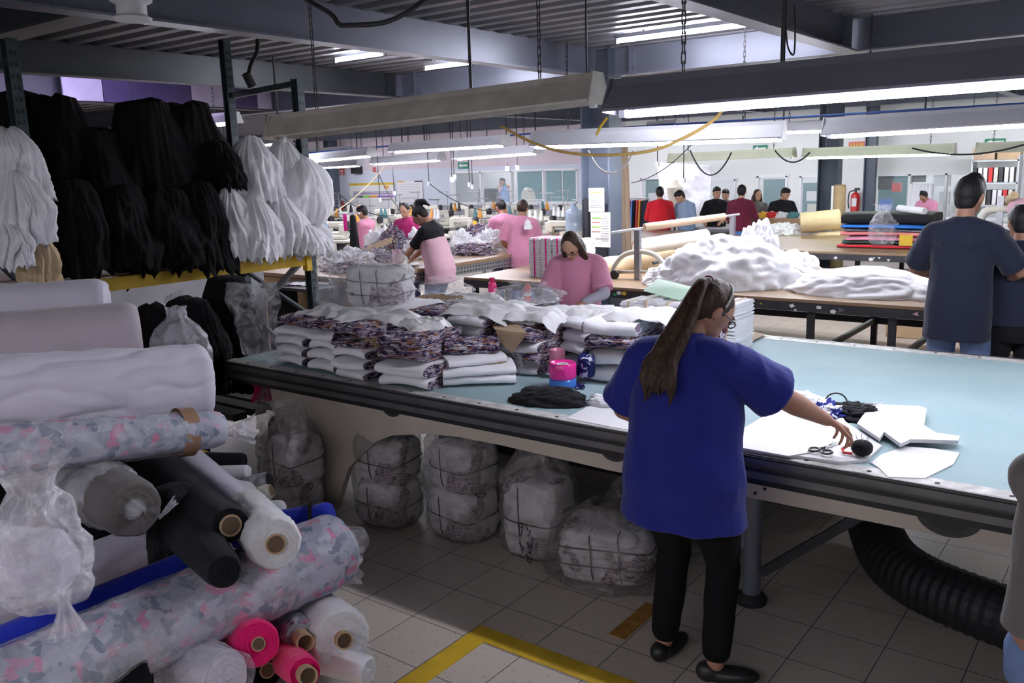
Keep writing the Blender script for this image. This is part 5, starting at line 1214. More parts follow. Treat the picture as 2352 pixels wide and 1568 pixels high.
# the woman in blue at the table edge
def blue_extra(t, T, Hd, s, arms):
    m = MB(); m.box(T((.235, .03, .76)), (.004, .02, .30)); m.build('side_slit_seam', 'navy', t, local=True)
    for q in arms:
        m = MB(); e = q[0].lerp(q[1], .86); d = (q[1]-q[0]).normalized(); x_, y_, _ = basis(d)
        m.tube([e-d*.012+(x_*math.cos(a)+y_*math.sin(a))*.098*s for a in [2*PI*i/28 for i in range(29)]], .003, 6); m.build('sleeve_hem', 'bluetunic', t, local=True)
WX, WY = -1.40, 2.90
hp_ = P(1945, 1012, Y=3.36)
person('woman seen from behind in a royal blue tunic reaching right over the sheets', WX, WY, 0, 1.60, fat=1.38, lean=.13, side_lean=-.035, wl=(-.13, .22, .98), wr=((hp_.x-WX)/.97, (hp_.y-WY)/.97, (ZT+.115)/.97), head=(-.62, .55), top='bluetunic', sleeve='short', hem=.69, flare=1.06, bottom='black', skin='skin', hair='hairb', style='ponytail', shoe='blackp', feet=((-.115, .09, 0), (.135, .05, 0)), toes=((.1, 1, 0), (.9, .45, 0)), near=True, glasses=True, band=M['strip'], pole=((-.85, -.05, -.9), (.4, -.5, -.3)), curl=.75, slv_w=1.42, shs=.82, palm=(0,.1,-1), extra=blue_extra)
# the cropped person at the right picture edge
g = D(2596, 1110, 1.95)
person('person in grey knit top and jeans cut off by the right picture edge', g.x, g.y, .25, 1.55, fat=1.4, lean=.2, wl=(.16, .34, 1.06), wr=(.2, .3, 1.0), head=(0, .3), top='greyshirt', sleeve='long', shs=.84, hem=.92, flare=1.08, bottom='jeans', skin='skin', style='short', near=True, faced=False, voxk=1.6, slv_w=1.3)
# man in navy between the tables
person('man in navy short-sleeved shirt and faded jeans seen from behind', at(2208, 600, 6.45), 6.45, -.05, 1.86, fat=1.0, shs=.95, lean=.0, wl=(-.16, .30, 1.02), wr=(.17, .30, 1.02), head=(-.25, .22), top='navy', sleeve='short', hem=.70, flare=1.04, bottom='jeans', skin='skin', hair='hair', style='short', short_hair_top=.025, pole=((-1, -.2, -.7), (1, -.2, -.7)), voxk=.8, slv_w=1.1, feet=((-.12, .02, 0), (.12, .0, 0)))
person('person in dark navy top and dark jeans at the far right edge', at(2345, 600, 6.75), 6.75, .3, 1.66, fat=1.1, wl=(-.15, .28, .95), wr=(.2, .25, .95), head=(.2, .3), top='navy', hem=.8, bottom='charcoal', slv_w=1.2)
MATS_blue = mat('bright_blue_denim', (.02,.08,.22), .8, var=.2)
# woman in pink working behind the stacks
person('woman in pink uniform with long brown hair and glasses behind the stacks', at(1330, 620, 5.95), 5.95, PI+.35, 1.56, fat=1.08, lean=.20, wl=(-.12, .40, 1.03), wr=(.10, .40, 1.0), head=(-.15, .62), top='pink', sleeve='short', hem=.74, bottom='jeans', skin='skinl', hair='hairb', style='long', glasses=True, undersleeve='greysleeve', slv_w=1.25, pole=((-.8, -.4, -.5), (.8, -.4, -.5)), voxk=.8)
# sewing side
person('woman in pale pink apron with black top-knot bending over the work table', at(1008, 560, 7.75), 7.75, PI/2+.25, 1.66, fat=1.2, lean=.24, wl=(-.05, .50, .93), wr=(.10, .46, .93), head=(.1, .55), top='charcoal', sleeve='short', hem=.82, bottom='jeans', skin='skin', hair='hair', style='highpony', glasses=True, apron='pinkp', slv_w=.9, pole=((-.6, -.6, -.5), (.6, -.6, -.5)), voxk=.9)
person('young woman in magenta top with black ponytail facing the viewer', at(937, 530, 9.6), 9.6, PI+.5, 1.56, wl=(-.15, .3, .9), wr=(.15, .3, .9), head=(-.3, .35), top='magenta', sleeve='long', hem=.8, skin='skinl', hair='hair', style='lowbun')
person('seated-height worker in pink at the far left machine', at(842, 540, 9.9), 9.9, PI/2+.2, 1.50, wl=(-.1, .35, .9), wr=(.15, .35, .9), head=(.2, .35), top='pink', hem=.8, slv_w=1.2)
person('worker in pink half hidden behind the top-knot of the aproned woman', at(968, 530, 11.6), 11.6, PI/2, 1.50, head=(0, .3), top='pink', hem=.8, hair='hair')
person('woman in pink seen from behind with white scarf on her shoulder', at(1196, 560, 9.5), 9.5, .25, 1.60, fat=1.15, lean=.12, wl=(-.25, .25, .92), wr=(.15, .35, .92), head=(.1, .3), top='pink', hem=.72, flare=1.05, hair='hairb', style='lowbun', slv_w=1.25, faced=False)
person('woman in pink with glasses half hidden beside the scarfed one', at(1160, 550, 10.3), 10.3, .9, 1.58, lean=.1, wl=(-.2, .3, .9), wr=(.2, .3, .9), head=(.3, .4), top='pink', hem=.75, hair='hair', style='lowbun', glasses=True)
lump((at(1215, 540, 9.38), 9.36, 1.22), .05, .05, .12, 'white', 'white_scarf', 'white scarf on the shoulder of the woman in pink', 3)
# the group by the far tables
YG2 = 13.9
G0 = [(1516, 432, 14.6, .6, 'red', 'long', 'hair', 'man in red hoodie with glasses seen from behind', dict(hood=True, faced=False, fat=1.2)), (1578, 435, 14.9, -.2+PI, 'chambray', 'long', 'hair', 'man in light blue shirt looking down at the table', dict(head=(-.6, .5), lean=.15)), (1645, 432, 15.4, PI+.3, 'charcoal', 'short', 'hair', 'man in dark grey tee facing left with shaved sides', dict(head=(.5, .15), fat=1.1)), (1668, 440, 16.2, PI, 'greyshirt', 'short', 'hair', 'person half hidden behind the man in dark grey tee', dict()), (1703, 428, 14.6, .15, 'maroon', 'long', 'hair', 'man in dark maroon shirt seen from behind', dict(faced=False, fat=1.1)), (1738, 442, 15.9, PI+.3, 'greyshirt', 'long', 'hairb', 'woman with wavy brown hair between the maroon and black shirts', dict(style='long', head=(.5, .2))), (1797, 432, 15.6, PI+.6, 'charcoal', 'short', 'hair', 'man in black polo leaning toward the group', dict(head=(.5, .3), lean=.1, fat=1.15))]
for px, py, Y, rz, top, slv, hr_, lab, kw in G0:
    p = P(px, py, Y=Y); k = dict(head=(0, .2), skin='skinl'); k.update(kw)
    person(lab, p.x, Y, rz, max(1.5, p.z+.02), top=top, sleeve=slv, hair=hr_, hem=.82, bottom='jeans', **k, wl=(-.15, .3, 1.0), wr=(.18, .3, 1.0))
p = P(2113, 470, Y=16.9); person('worker in pink with hair bun bent over papers at the glazed office', p.x, 17.6, PI-.3, 1.45, top='pink', hem=.8, style='bun', lean=.2, head=(0, .7), wl=(-.15, .3, .85), wr=(.15, .3, .85))
p = P(1153, 410, Y=20.5); person('person drinking inside the office behind the water jug', p.x, 20.5, PI, 1.75, top='pinkp', hem=.8, head=(0, -.1), wl=(-.1, .15, 1.45), wr=(.15, .3, 1.1))

bpy.data.objects.remove(TO); bpy.data.scenes.remove(TS)
# ------------------------------------------------------------------ on the brown tables
worktable('side_table', 'short brown table left of the column carrying the tall lined pads', -6.2, -5.13, T2Y0+.02, 8.7, ZT, 'woodsheen', [(x, y) for x in (-6.1, -5.25) for y in (T2Y0+.1, 8.6)], lower=.3)
p = P(1238, 640, z=ZT); t = pad_stack(p.x, p.y+.28, .42, .34, 34, .42, 'tall stack of lined white pads tied with pink bands', z=ZT, rz=.1, split=3, band='pinkfilm', seed=4)
pad_stack(p.x+.30, p.y+.42, .12, .3, 30, .40, 'narrow white pad stack right of the tall tied one', z=ZT, split=1, band=False, seed=5)
p = P(1250, 645, z=ZT); lump((p.x+.12, p.y-.04, ZT), .12, .06, .03, 'white', 'white_cloth_scrap', 'small white scrap in front of the tall pads', 12)
def heap(px, py, Y, wpx, hpx, mt, name, label, seed, z=ZT, dy=.5, amp=.28, fold=.10, rot=0, **k):
    a = P(px, py, Y=Y); dep = Vector((a.x, a.y, z)).dot(CF); w_ = wpx/2/F*dep*1.15; h = hpx/F*dep
    return lump((a.x, Y, z), w_, dy, h, mt, name, label, seed, amp=amp, fold=fold, rot=rot, n=110, mm=60, **k)
heap(1665, 680, 8.0, 300, 105, 'white2', 'white_cloth_heap', 'big heap of thin white cloth beside the spreading machine', 21, dy=.55, amp=.15, fold=.06, fs=1.5)
heap(1742, 640, 8.35, 90, 135, 'white2', 'white_cloth_peak', 'knotted white cloth peak rising from the heap', 22, dy=.22, amp=.16, fold=.08)
heap(1560, 690, 7.75, 150, 48, 'white2', 'white_cloth_spill', 'white cloth spilling toward the ponytail', 23, dy=.3, amp=.16, fold=.08)
heap(1985, 690, 8.0, 330, 55, 'white2', 'white_cloth_spread', 'low white cloth spread out right of the heap', 24, dy=.5, amp=.14, fold=.05, fs=1.4)
heap(2180, 690, 8.15, 260, 45, 'white2', 'white_cloth_spread', 'smooth white layers before the man in navy', 25, dy=.55, amp=.12, fold=.04, fs=1.2)
heap(2420, 700, 8.0, 330, 52, 'white2', 'white_cloth_spread', 'white cloth layers right of the man in navy', 26, dy=.5, amp=.14, fold=.05, fs=1.2)
heap(1820, 640, 8.75, 110, 60, 'white2', 'white_cloth_tail', 'white cloth tail trailing right of the heap', 27, dy=.2, amp=.15, fold=.06)
# spreading machine
def spreader():
    t = thing('cloth_spreader', 'cream cloth spreading machine with steel bars and looped handles', 'machine', (P(1465, 640, z=ZT).x, 7.95, ZT))
    def loop(px0, px1, py0, py1, Y, nm):
        pts = [P(px0, py1, Y=Y), P(px0+8, (py0+py1)/2, Y=Y), P(px0+30*(px1-px0)/130, py0+8, Y=Y), P((px0+px1)/2, py0, Y=Y), P(px1-30*(px1-px0)/130, py0+8, Y=Y), P(px1-8, (py0+py1)/2, Y=Y), P(px1, py1, Y=Y)]
        m = MB(); q = spline(pts, 6); m.tube(q, .025, 8, [.026]*len(q)); m.tube([P(px0+14, (py0+py1)/2+10, Y=Y), P(px1-14, (py0+py1)/2+10, Y=Y)], .016, 8); m.build(nm, 'creamp', t, angle=180)
    loop(1402, 1536, 578, 650, 7.9, 'handle_frame'); loop(1622, 1692, 541, 582, 8.8, 'handle_frame')
    m = MB(); a = P(1465, 650, Y=7.9); b = P(1465, 528, Y=7.9); m.box(((a.x+b.x)/2, 7.9, (a.z+b.z)/2), (.06, .05, b.z-a.z)); m.build('upright', 'galv', t, smooth=False)
    m = MB(); a = P(1682, 590, Y=8.9); b = P(1682, 494, Y=8.9); m.box(((a.x+b.x)/2, 8.9, (a.z+b.z)/2), (.05, .05, b.z-a.z)); m.build('upright', 'galv', t, smooth=False)
    m = MB(); m.cyl(P(1405, 534, Y=7.85), P(1698, 492, Y=8.95), .014); m.build('steel_bar', 'galv', t)
    m = MB(); m.cyl(P(1480, 522, Y=8.0), P(1664, 497, Y=8.8), .040, .036, n=16); m.build('beige_cloth_bar', 'kraft', t)
    m = MB(); m.cyl(P(1524, 615, Y=7.95), P(1655, 584, Y=8.75), .045, n=16); m.build('white_roller', 'whale', t)
    m = MB(); m.cyl(P(1500, 604, Y=8.05), P(1660, 560, Y=8.8), .018, n=10); m.build('steel_bar', 'darkmetal', t)
    for px, py, Y in ((1412, 655, 7.85), (1532, 655, 7.85), (1612, 590, 8.7)): q = P(px, py-6, Y=Y); m = MB(); m.cyl((q.x, Y-.02, ZT+.045), (q.x, Y+.02, ZT+.045), .045, n=16); m.build('wheel', 'rubber', t)
spreader()
rl = lambda A, B, ra, rb, *a_, **k: roll(P(A[0], A[1], Y=A[2]), P(B[0], B[1], Y=B[2]), rb, ra, *a_, **k)
rl((1622, 543, 9.1), (1460, 568, 8.3), .085, .085, 'whale', 'fabric_roll', 'cream roll printed with grey swirls on the spreading machine', seed=71, wr=.03)
rl((1590, 595, 9.1), (1385, 618, 8.2), .13, .13, 'cream', 'fabric_roll', 'thick cream paper roll under the spreading machine', seed=72, wr=.015)
t = thing('folded_cloth_pile', 'pile of folded coloured cloth with black on top and loose plastic', 'cloth pile', (P(2015, 575, z=ZT).x, 12.3, ZT))
X0, X1 = P(1912, 570, z=ZT).x, P(2138, 570, z=ZT).x; zc = 0
for i, (mt_, h) in enumerate([('red', .04), (mat('dark_green_cloth', (.03,.09,.07), .8), .05), ('pink', .05), (mat('salmon_cloth', (.72,.25,.24), .8), .07), ('steelblue', .04), (mat('bright_blue_cloth', (.02,.16,.55), .8), .05), ('charcoal', .15)]):
    m = MB(); w_ = (X1-X0)*(1-.04*(i % 3)); bundle_mesh(m, w_, .7, h, 300+i, o=(((i*37) % 5-2)*.015, ((i*23) % 5-2)*.015, zc)); m.build('cloth_layer', [mt_, mt_], t, local=True); zc += h
xc = (X0+X1)/2
plastic_bag((xc+.02, 11.95, ZT+.05), .17, .10, .52, 'shiny clear plastic hanging over the coloured pile', 'bag', seed=81, neck=.5, flare=.7, crumple=.3)
roll((xc+.12, 12.3, ZT+zc+.05), (xc+.50, 12.0, ZT+zc+.03), .045, .045, 'white2', 'fabric_roll', 'white paper roll lying on the black cloth pile', seed=73, wr=.02)
m = MB(); q = P(2030, 572, z=ZT+.12); m.box((q.x-.05, 11.9, ZT+.12), (.16, .01, .14)); m.box((q.x-.0, 11.893, ZT+.12), (.04, .004, .12)); 
tag(m.build('packing_label', ['yellow'], smooth=False), 'small yellow and white label on the plastic at the coloured pile', 'label')
rl((1838, 512, 13.8), (1930, 503, 14.0), .16, .155, 'cream', 'fabric_roll', 'short cream cloth roll lying on the far table', seed=74, wr=.04, folds=.02)
heap(1800, 515, 13.9, 70, 24, 'white2', 'white_cloth_fold', 'white cloth beside the cream roll on the far table', 31, dy=.25)
heap(2050, 500, 13.9, 330, 12, 'cream', 'cream_paper_layers', 'cream paper layers along the back of the third table', 32, dy=.2, amp=.06, fold=.02)
m = MB(); q = P(1640, 520, Y=13.6); m.box((q.x, 13.6, ZT+.012), (.5, .4, .02)); tag(m.build('cloth_sheet', 'charcoal', smooth=False), 'flat black cloth left of the white roll on the far table', 'cloth')
m = MB(); q = P(1730, 518, Y=13.8); m.box((q.x, 13.8, ZT+.012), (.55, .3, .02)); tag(m.build('cloth_sheet', mat('bright_blue_cloth', (.02,.16,.55), .8), smooth=False), 'flat blue cloth on the far table', 'cloth')
# display table with heaped goods before the group
a, b = P(1716, 500, Y=15.2), P(1872, 500, Y=15.2); m = MB(); m.box(((a.x+b.x)/2, 15.25, ZT+.09), (b.x-a.x, .5, .18)); tag(m.build('wooden_bin', 'wood', bevel=.01), 'wooden sorting bin on the table before the standing men', 'box')
for i, (px, mt_) in enumerate([(1730, 'paper'), (1755, 'yellowcloth'), (1775, 'redp'), (1795, 'white2'), (1825, 'teal'), (1850, 'paper')]): heap(px, 490, 15.25, 26, 12, mt_, 'cloth_sample', ['white', 'yellow', 'red', 'crumpled white', 'teal', 'pale'][i]+' cloth sample heaped in the wooden bin', 40+i, z=ZT+.18, dy=.12)
# cutting machine head at the right edge of the third table
t = thing('cutting_machine', 'grey cutting machine head with round dial at the right edge', 'machine', (P(2310, 560, Y=12.2).x, 12.2, ZT))
m = MB(); q0 = P(2300, 570, Y=12.2); 
m.tube(spline([P(2245, 520, Y=12.2), P(2262, 488, Y=12.2), P(2290, 480, Y=12.2), P(2352, 482, Y=12.2)], 6), .05, 10); m.build('curved_arm', 'creamp', t)
m = MB(); a, b = P(2296, 560, Y=12.2), P(2296, 450, Y=12.2); m.box(((a.x+b.x)/2, 12.2, (ZT+b.z)/2), (.07, .07, b.z-ZT)); m.build('upright', 'galv', t, smooth=False)
m = MB(); q = P(2340, 478, Y=12.15); m.cyl(q, q+Vector((0, -.06, 0)), .12, n=24); dl = m.build('dial', 'pinkp', t)
MB().cyl(q+Vector((0, -.06, 0)), q+Vector((0, -.07, 0)), .05, n=16).build('dial_hub', 'darkmetal', dl)
roll(P(2305, 468, Y=12.4), P(2330, 448, Y=12.0), .05, .05, 'cream', 'thread_roll', 'small cream roll on the cutting machine post', seed=76)
heap(2283, 508, 13.4, 60, 24, 'red', 'red_cloth_bag', 'bright red cloth bag beside the man in navy', 51, dy=.2, z=ZT)
heap(2300, 560, 12.0, 90, 50, 'darkmetal', 'machine_base', 'dark machine base on the third table at the right', 52, dy=.3, cat='machine')
for i, px in enumerate((2275, 2300, 2340)): m = MB(); q = P(px, 800, z=0); m.box((q.x, 7.0, .33), (.18, .25, .66)); 
# ------------------------------------------------------------------ around the column
def sheet_on(px0, py0, px1, py1, Y, mt_, name, label, cat='poster', th=.006):
    a, b = P(px0, py0, Y=Y), P(px1, py1, Y=Y); m = MB(); m.box(((a.x+b.x)/2, Y, (a.z+b.z)/2), (abs(b.x-a.x), th, abs(a.z-b.z)))
    return tag(m.build(name, mt_, smooth=False), label, cat), (min(a.x, b.x), max(a.x, b.x), min(a.z, b.z), max(a.z, b.z))
def bars(o, box, Y, rows, name='colour_band'):
    x0, x1, z0, z1 = box
    for (u0, u1, v0, v1, mt_) in rows:
        m = MB(); m.box((x0+(x1-x0)*(u0+u1)/2, Y-.006, z1-(z1-z0)*(v0+v1)/2), ((x1-x0)*(u1-u0), .004, (z1-z0)*(v1-v0))); m.build(name, mt_, o, smooth=False)
lime = mat('lime_ink', (.25,.62,.10), .6); grey = mat('grey_ink', (.45,.45,.47), .6); redi = mat('red_ink', (.70,.05,.05), .6); purp = mat('purple_ink', (.28,.16,.42), .6); ora = mat('orange_ink', (.75,.33,.06), .6)
YC = 8.72
o, bx = sheet_on(1352, 432, 1388, 486, YC, 'paper', 'notice_sheet', 'upper white notice sheet hanging by the column'); bars(o, bx, YC, [(.05,.8,.03,.06,grey), (.05,.95,.16,.18,'yellow')]+[(.08,.92,.24+.08*k,.26+.08*k,grey) for k in range(8)], 'ruled_line')
o, bx = sheet_on(1357, 487, 1402, 568, YC, 'paper', 'notice_sheet', 'lower white schedule with green and red bands by the column'); bars(o, bx, YC, [(.05,.55,.14,.18,lime), (.05,.55,.40,.43,lime), (.05,.5,.28,.29,redi), (.05,.5,.55,.56,redi), (.05,.95,.72,.76,grey)]+[(.55,.95,.1+.07*k,.11+.07*k,grey) for k in range(11)], 'ruled_line')
m = MB()
for i, (dx, r_) in enumerate([(0, .085), (.10, .07)]):
    q = P(1424+i*20, 560, Y=9.33+i*.1); q2 = P(1416+i*12, 345, Y=9.36+i*.1)
    roll((q.x, q.y, ZT*0+.02), (q2.x+.0, q2.y, 2.35), r_, r_, mat('dark_brown_paper', (.17,.12,.08), .8), 'paper_roll', ['wide brown paper roll leaning by the column', 'narrow brown paper roll leaning behind the wide one'][i], seed=80+i, wr=.015)
q = P(1424, 560, Y=9.17); q2 = P(1416, 375, Y=9.18); m = MB(); m.tube([(q.x, 9.17, .9), (q2.x, 9.19, 2.15)], .011, 6); tag(m.build('measuring_tape', 'yellow'), 'yellow strip hanging along the leaning brown roll', 'tape')
m = MB(); q = P(1347, 520, Y=8.75); m.box((q.x, 8.75, 1.35), (.07, .1, .6)); tag(m.build('hanging_jacket', 'charcoal', bevel=.03), 'dark cloth hanging on the left face of the column', 'cloth')
# ------------------------------------------------------------------ back wall details
YF = YW-.03
sheet_on(1915, 425, 1939, 505, 14.9, 'paper', 'x', 'x')[0].name = 'x'
bpy.data.objects.remove(bpy.data.objects['x'])
q = P(1926, 500, Y=14.8); z1 = P(1926, 426, Y=14.8).z; roll((q.x, 14.8, .02), (q.x, 14.8, z1), .10, .10, 'core', 'paper_roll', 'tall brown cardboard tube standing before the column', seed=84, wr=.01, core=.08)
m = MB(); m.box((q.x-.09, 14.72, (ZT+z1)/2), (.035, .02, z1-ZT)); tag(m.build('paper_sheet', 'paper', smooth=False), 'white paper edge beside the tall brown tube', 'paper')
def extinguisher(px, py0, py1, Y, label):
    a, b = P(px, py0, Y=Y), P(px, py1, Y=Y); h = a.z-b.z; t = thing('fire_extinguisher', label, 'fire extinguisher', (a.x, Y, b.z)); r_ = h*.17
    MB().lathe([(0, 0), (r_, .01*h), (r_, .72*h), (r_*.7, .80*h), (r_*.3, .84*h), (0, .84*h)], (0,0,0), n=20).build('cylinder', 'redp', t, local=True)
    m = MB(); m.cyl((0,0,.84*h), (0,0,.92*h), r_*.25); m.box((r_*.3, 0, .94*h), (r_*1.3, .02, .03)); m.box((r_*.3, 0, .99*h), (r_*1.2, .02, .02)); m.build('valve_lever', 'darkmetal', t, local=True)
    m = MB(); m.tube(spline([(-.01, 0, .9*h), (-r_*1.3, -.02, .85*h), (-r_*1.6, -.02, .5*h), (-r_*1.35, -.02, .2*h)], 5), .012, 8); m.build('hose', 'rubber', t, local=True)
    m = MB(); m.box((0, -r_*1.0, .45*h), (r_*1.1, .01, h*.32)); m.build('label_plate', 'paper', t, local=True, smooth=False)
    m = MB(); m.box((0, r_+.02, .5*h), (.06, .05, .2)); m.build('wall_bracket', 'darkmetal', t, local=True, smooth=False)
extinguisher(1966, 432, 490, YW-.16, 'red fire extinguisher on the white wall right of the column')
extinguisher(784, 458, 482, YW-.13, 'small red extinguisher by the far left pillar')
def sign(px0, py0, px1, py1, base, label, draw, Y=YF, name='wall_sign'):
    o, bx = sheet_on(px0, py0, px1, py1, Y, base, name, label, 'sign', .02); x0, x1, z0, z1 = bx; w_, h = x1-x0, z1-z0
    def Q(u, v): return Vector((x0+w_*u, Y-.013, z0+h*v))
    draw(o, Q)
def arrow(mt_):
    def f(o, Q):
        m = MB(); m.prism([Q(.08, .5), Q(.34, .15), Q(.34, .36), Q(.92, .36), Q(.92, .64), Q(.34, .64), Q(.34, .85)], (0,-1,0), .004); m.build('arrow_symbol', mt_, o, smooth=False)
    return f
sign(1052, 373, 1076, 387, M['green'], 'green exit arrow sign above the office window', arrow('paper')); sign(1730, 334, 1762, 348, M['green'], 'green arrow sign behind the cream strip light', arrow('paper')); sign(2262, 319, 2309, 333, M['green'], 'green arrow sign on the right upper wall', arrow('paper'))
def textrows(mt_, n=2):
    def f(o, Q):
        for r_ in range(n):
            for k in range(5): m = MB(); u = .1+.165*k; v = .2+.6*r_/max(1, n); m.prism([Q(u, v), Q(u+.11, v), Q(u+.11, v+.55/n), Q(u, v+.55/n)], (0,-1,0), .004); m.build('sign_mark', mt_, o, smooth=False)
    return f
sign(1950, 326, 1988, 339, 'redp', 'red and yellow notice above the extinguisher wall', textrows('yellow')); 
def exsym(o, Q):
    for pts in ([(.15,.1),(.35,.1),(.35,.6),(.15,.6)], [(.55,.1),(.85,.1),(.85,.35),(.55,.35)], [(.45,.5),(.9,.5),(.9,.65),(.45,.65)], [(.2,.72),(.8,.72),(.8,.82),(.2,.82)]): m = MB(); m.prism([Q(*a) for a in pts], (0,-1,0), .004); m.build('sign_mark', 'paper', o, smooth=False)
sign(776, 388, 791, 402, 'redp', 'red fire equipment sign on the far left wall', exsym); sign(855, 380, 867, 399, 'paper', 'white and red no-smoking style sign on the far left wall', textrows('redp', 3))
m = MB(); q = P(824, 385, Y=YF); m.box((q.x, YF-.1, q.z), (.3, .2, .35)); tag(m.build('wall_speaker', 'blackp', smooth=False), 'small black box fixed to the far left wall', 'speaker')
o, bx = sheet_on(802, 421, 910, 505, YF, 'paper', 'poster', 'large white planning poster with purple and orange bands'); bars(o, bx, YF, [(0,1,0,.06,'yellow'), (.08,.98,.22,.27,grey), (.08,.3,.34,.40,'steelblue'), (.3,.45,.34,.40,lime), (.45,.62,.34,.40,ora), (.62,.98,.34,.40,purp), (.08,.98,.28,.31,purp), (.78,.88,.08,.16,ora)]+[(.08,.98,.48+.07*k,.485+.07*k,grey) for k in range(7)])
o, bx = sheet_on(912, 416, 972, 466, YF, 'paper', 'poster', 'second white poster with ruled lines right of the large one'); bars(o, bx, YF, [(0,.3,0,.05,'yellow'), (.7,1,0,.05,'darkmetal')]+[(.08,.92,.15+.1*k,.165+.1*k,grey) for k in range(8)], 'ruled_line')
# hanging white sheet, mannequin, clothes rack
hangsheet([P(1508, 372, Y=17.8), P(1632, 380, Y=17.8), P(1630, 505, Y=17.8), P(1530, 500, Y=17.8)], 'white', 'hanging_sheet', 'large white sheet hanging behind the mannequin', .07, 5, 40, 'cloth', 8)
q = P(1550, 470, Y=17.0); t = thing('mannequin', 'pale cream dress-form mannequin before the hanging sheet', 'mannequin', (q.x, 17.0, 0))
m = MB(); m.lathe([(.0, .95), (.15, .95), (.17, 1.05), (.13, 1.25), (.17, 1.42), (.18, 1.52), (.08, 1.60), (.05, 1.68), (.0, 1.69)], (0,0,0), n=24); m.v = [(a, b*.7, c) for a, b, c in m.v]; m.build('torso', mat('cream_form', (.66,.60,.50), .7), t, local=True)
m = MB(); m.cyl((0,0,.02), (0,0,.96), .02); m.cyl((0,0,0), (0,0,.03), .2, n=20); m.build('stand', 'darkmetal', t, local=True)
for i, (px, mt_) in enumerate([(1452, 'redp'), (1458, 'bluefilm'), (1464, 'charcoal'), (1470, 'redp'), (1476, ora), (1482, 'navy')]):
    q = P(px, 470, Y=16.2); m = MB(); m.box((q.x, 16.2, .95), (.05, .4, .7), taper=.7); tag(m.build('hanging_garment', mt_, bevel=.01), ['red', 'blue', 'black', 'second red', 'orange', 'navy'][i]+' garment on the rail beside the red hoodie', 'garment')
m = MB(); q, q2 = P(1446, 468, Y=16.2), P(1490, 468, Y=16.2); m.cyl((q.x, 16.2, 1.33), (q2.x, 16.2, 1.33), .015)
for x in (q.x, q2.x): m.cyl((x, 16.2, 0), (x, 16.2, 1.33), .015)
tag(m.build('garment_rail', 'galv'), 'metal garment rail behind the red hoodie', 'rail')
# inside the offices, seen through the panes
for i, (a_, b_, zt) in enumerate([(wx(1030).x, wx(1330).x, None), (wx(1470).x, wx(1900).x, None), (wx(2000).x, 7.0, None)]):
    zt = wz((1180, 1550, 2100)[i], (468, 505, 508)[i])-.02
    m = MB(); m.box(((a_+b_)/2, YW+1.0, zt/2), (b_-a_, 1.6, zt)); tag(m.build('office_counter', 'wallw', smooth=False), ['counter inside the left office', 'counter inside the middle offices', 'counter inside the glazed office'][i], 'counter')
def officebox(px0, py0, px1, py1, Y, mt_, name, label, cat, d_=.05):
    a, b = P(px0, py0, Y=Y), P(px1, py1, Y=Y); m = MB(); m.box(((a.x+b.x)/2, Y, (a.z+b.z)/2), (abs(b.x-a.x), d_, abs(a.z-b.z))); return tag(m.build(name, mt_, smooth=False), label, cat)
for i, a in enumerate([(1189, 392, 1252, 470), (1255, 392, 1290, 470), (1293, 392, 1325, 470), (1484, 412, 1512, 470), (1755, 412, 1800, 505), (1846, 420, 1896, 505), (2020, 405, 2090, 510), (2200, 430, 2260, 505)]): officebox(*a, YW+1.8, 'teal', 'partition_board', ['teal board in the middle left office pane', 'teal board in the right office panes', 'teal board at the right end of the office', 'teal board left of the hanging sheet', 'dark teal board behind the man in black', 'teal board beside the dark column', 'teal board at the left of the glazed office', 'teal board behind the worker with a bun'][i], 'board')
for i, a in enumerate([(1108, 433, 1138, 467), (1112, 445, 1127, 466)]): officebox(*a, YW+.6+.2*i, ['darkmetal', 'paper'][i], 'office_equipment', ['dark office printer in the left window', 'white office box in the left window'][i], 'office equipment', .3)
q = P(1160, 465, Y=YW+.7); t = thing('water_jug', 'blue water jug on the sill inside the left office', 'water jug', (q.x, YW+.7, q.z)); MB().lathe([(0, 0), (.14, .0), (.14, .3), (.13, .33), (.05, .42), (.04, .48), (0, .48)], (0,0,0), n=20).build('jug_body', mat('blue_clear_plastic', (.18,.32,.60), .15), t, local=True); MB().cyl((0,0,.47), (0,0,.53), .05).build('jug_cap', M['green'], t, local=True)
q = P(1214, 455, Y=YW+.7); t = thing('desk_fan', 'cream desk fan in the left office window', 'fan', (q.x, YW+.7, 1.0)); MB().lathe([(.0, -.1), (.22, -.08), (.26, 0), (.22, .08), (0, .1)], (0,0,.25), (.3, 1, .2), 24).build('fan_head', 'creamp', t, local=True); MB().cyl((0,0,0), (0,0,.25), .05).build('fan_base', 'creamp', t, local=True)
for i, px in enumerate(range(2088, 2142, 9)):
    q, q2 = P(px, 500, Y=18.5), P(px+3, 425, Y=18.7); roll((q.x, 18.4, .7), (q2.x, 18.8, q2.z), .055, .055, 'white2', 'paper_roll', ['first', 'second', 'third', 'fourth', 'fifth', 'sixth'][i]+' white paper roll leaning at the glazed office, counted from the left', seed=90+i, n=20, mm=8, wr=.01)
rr = random.Random(5)
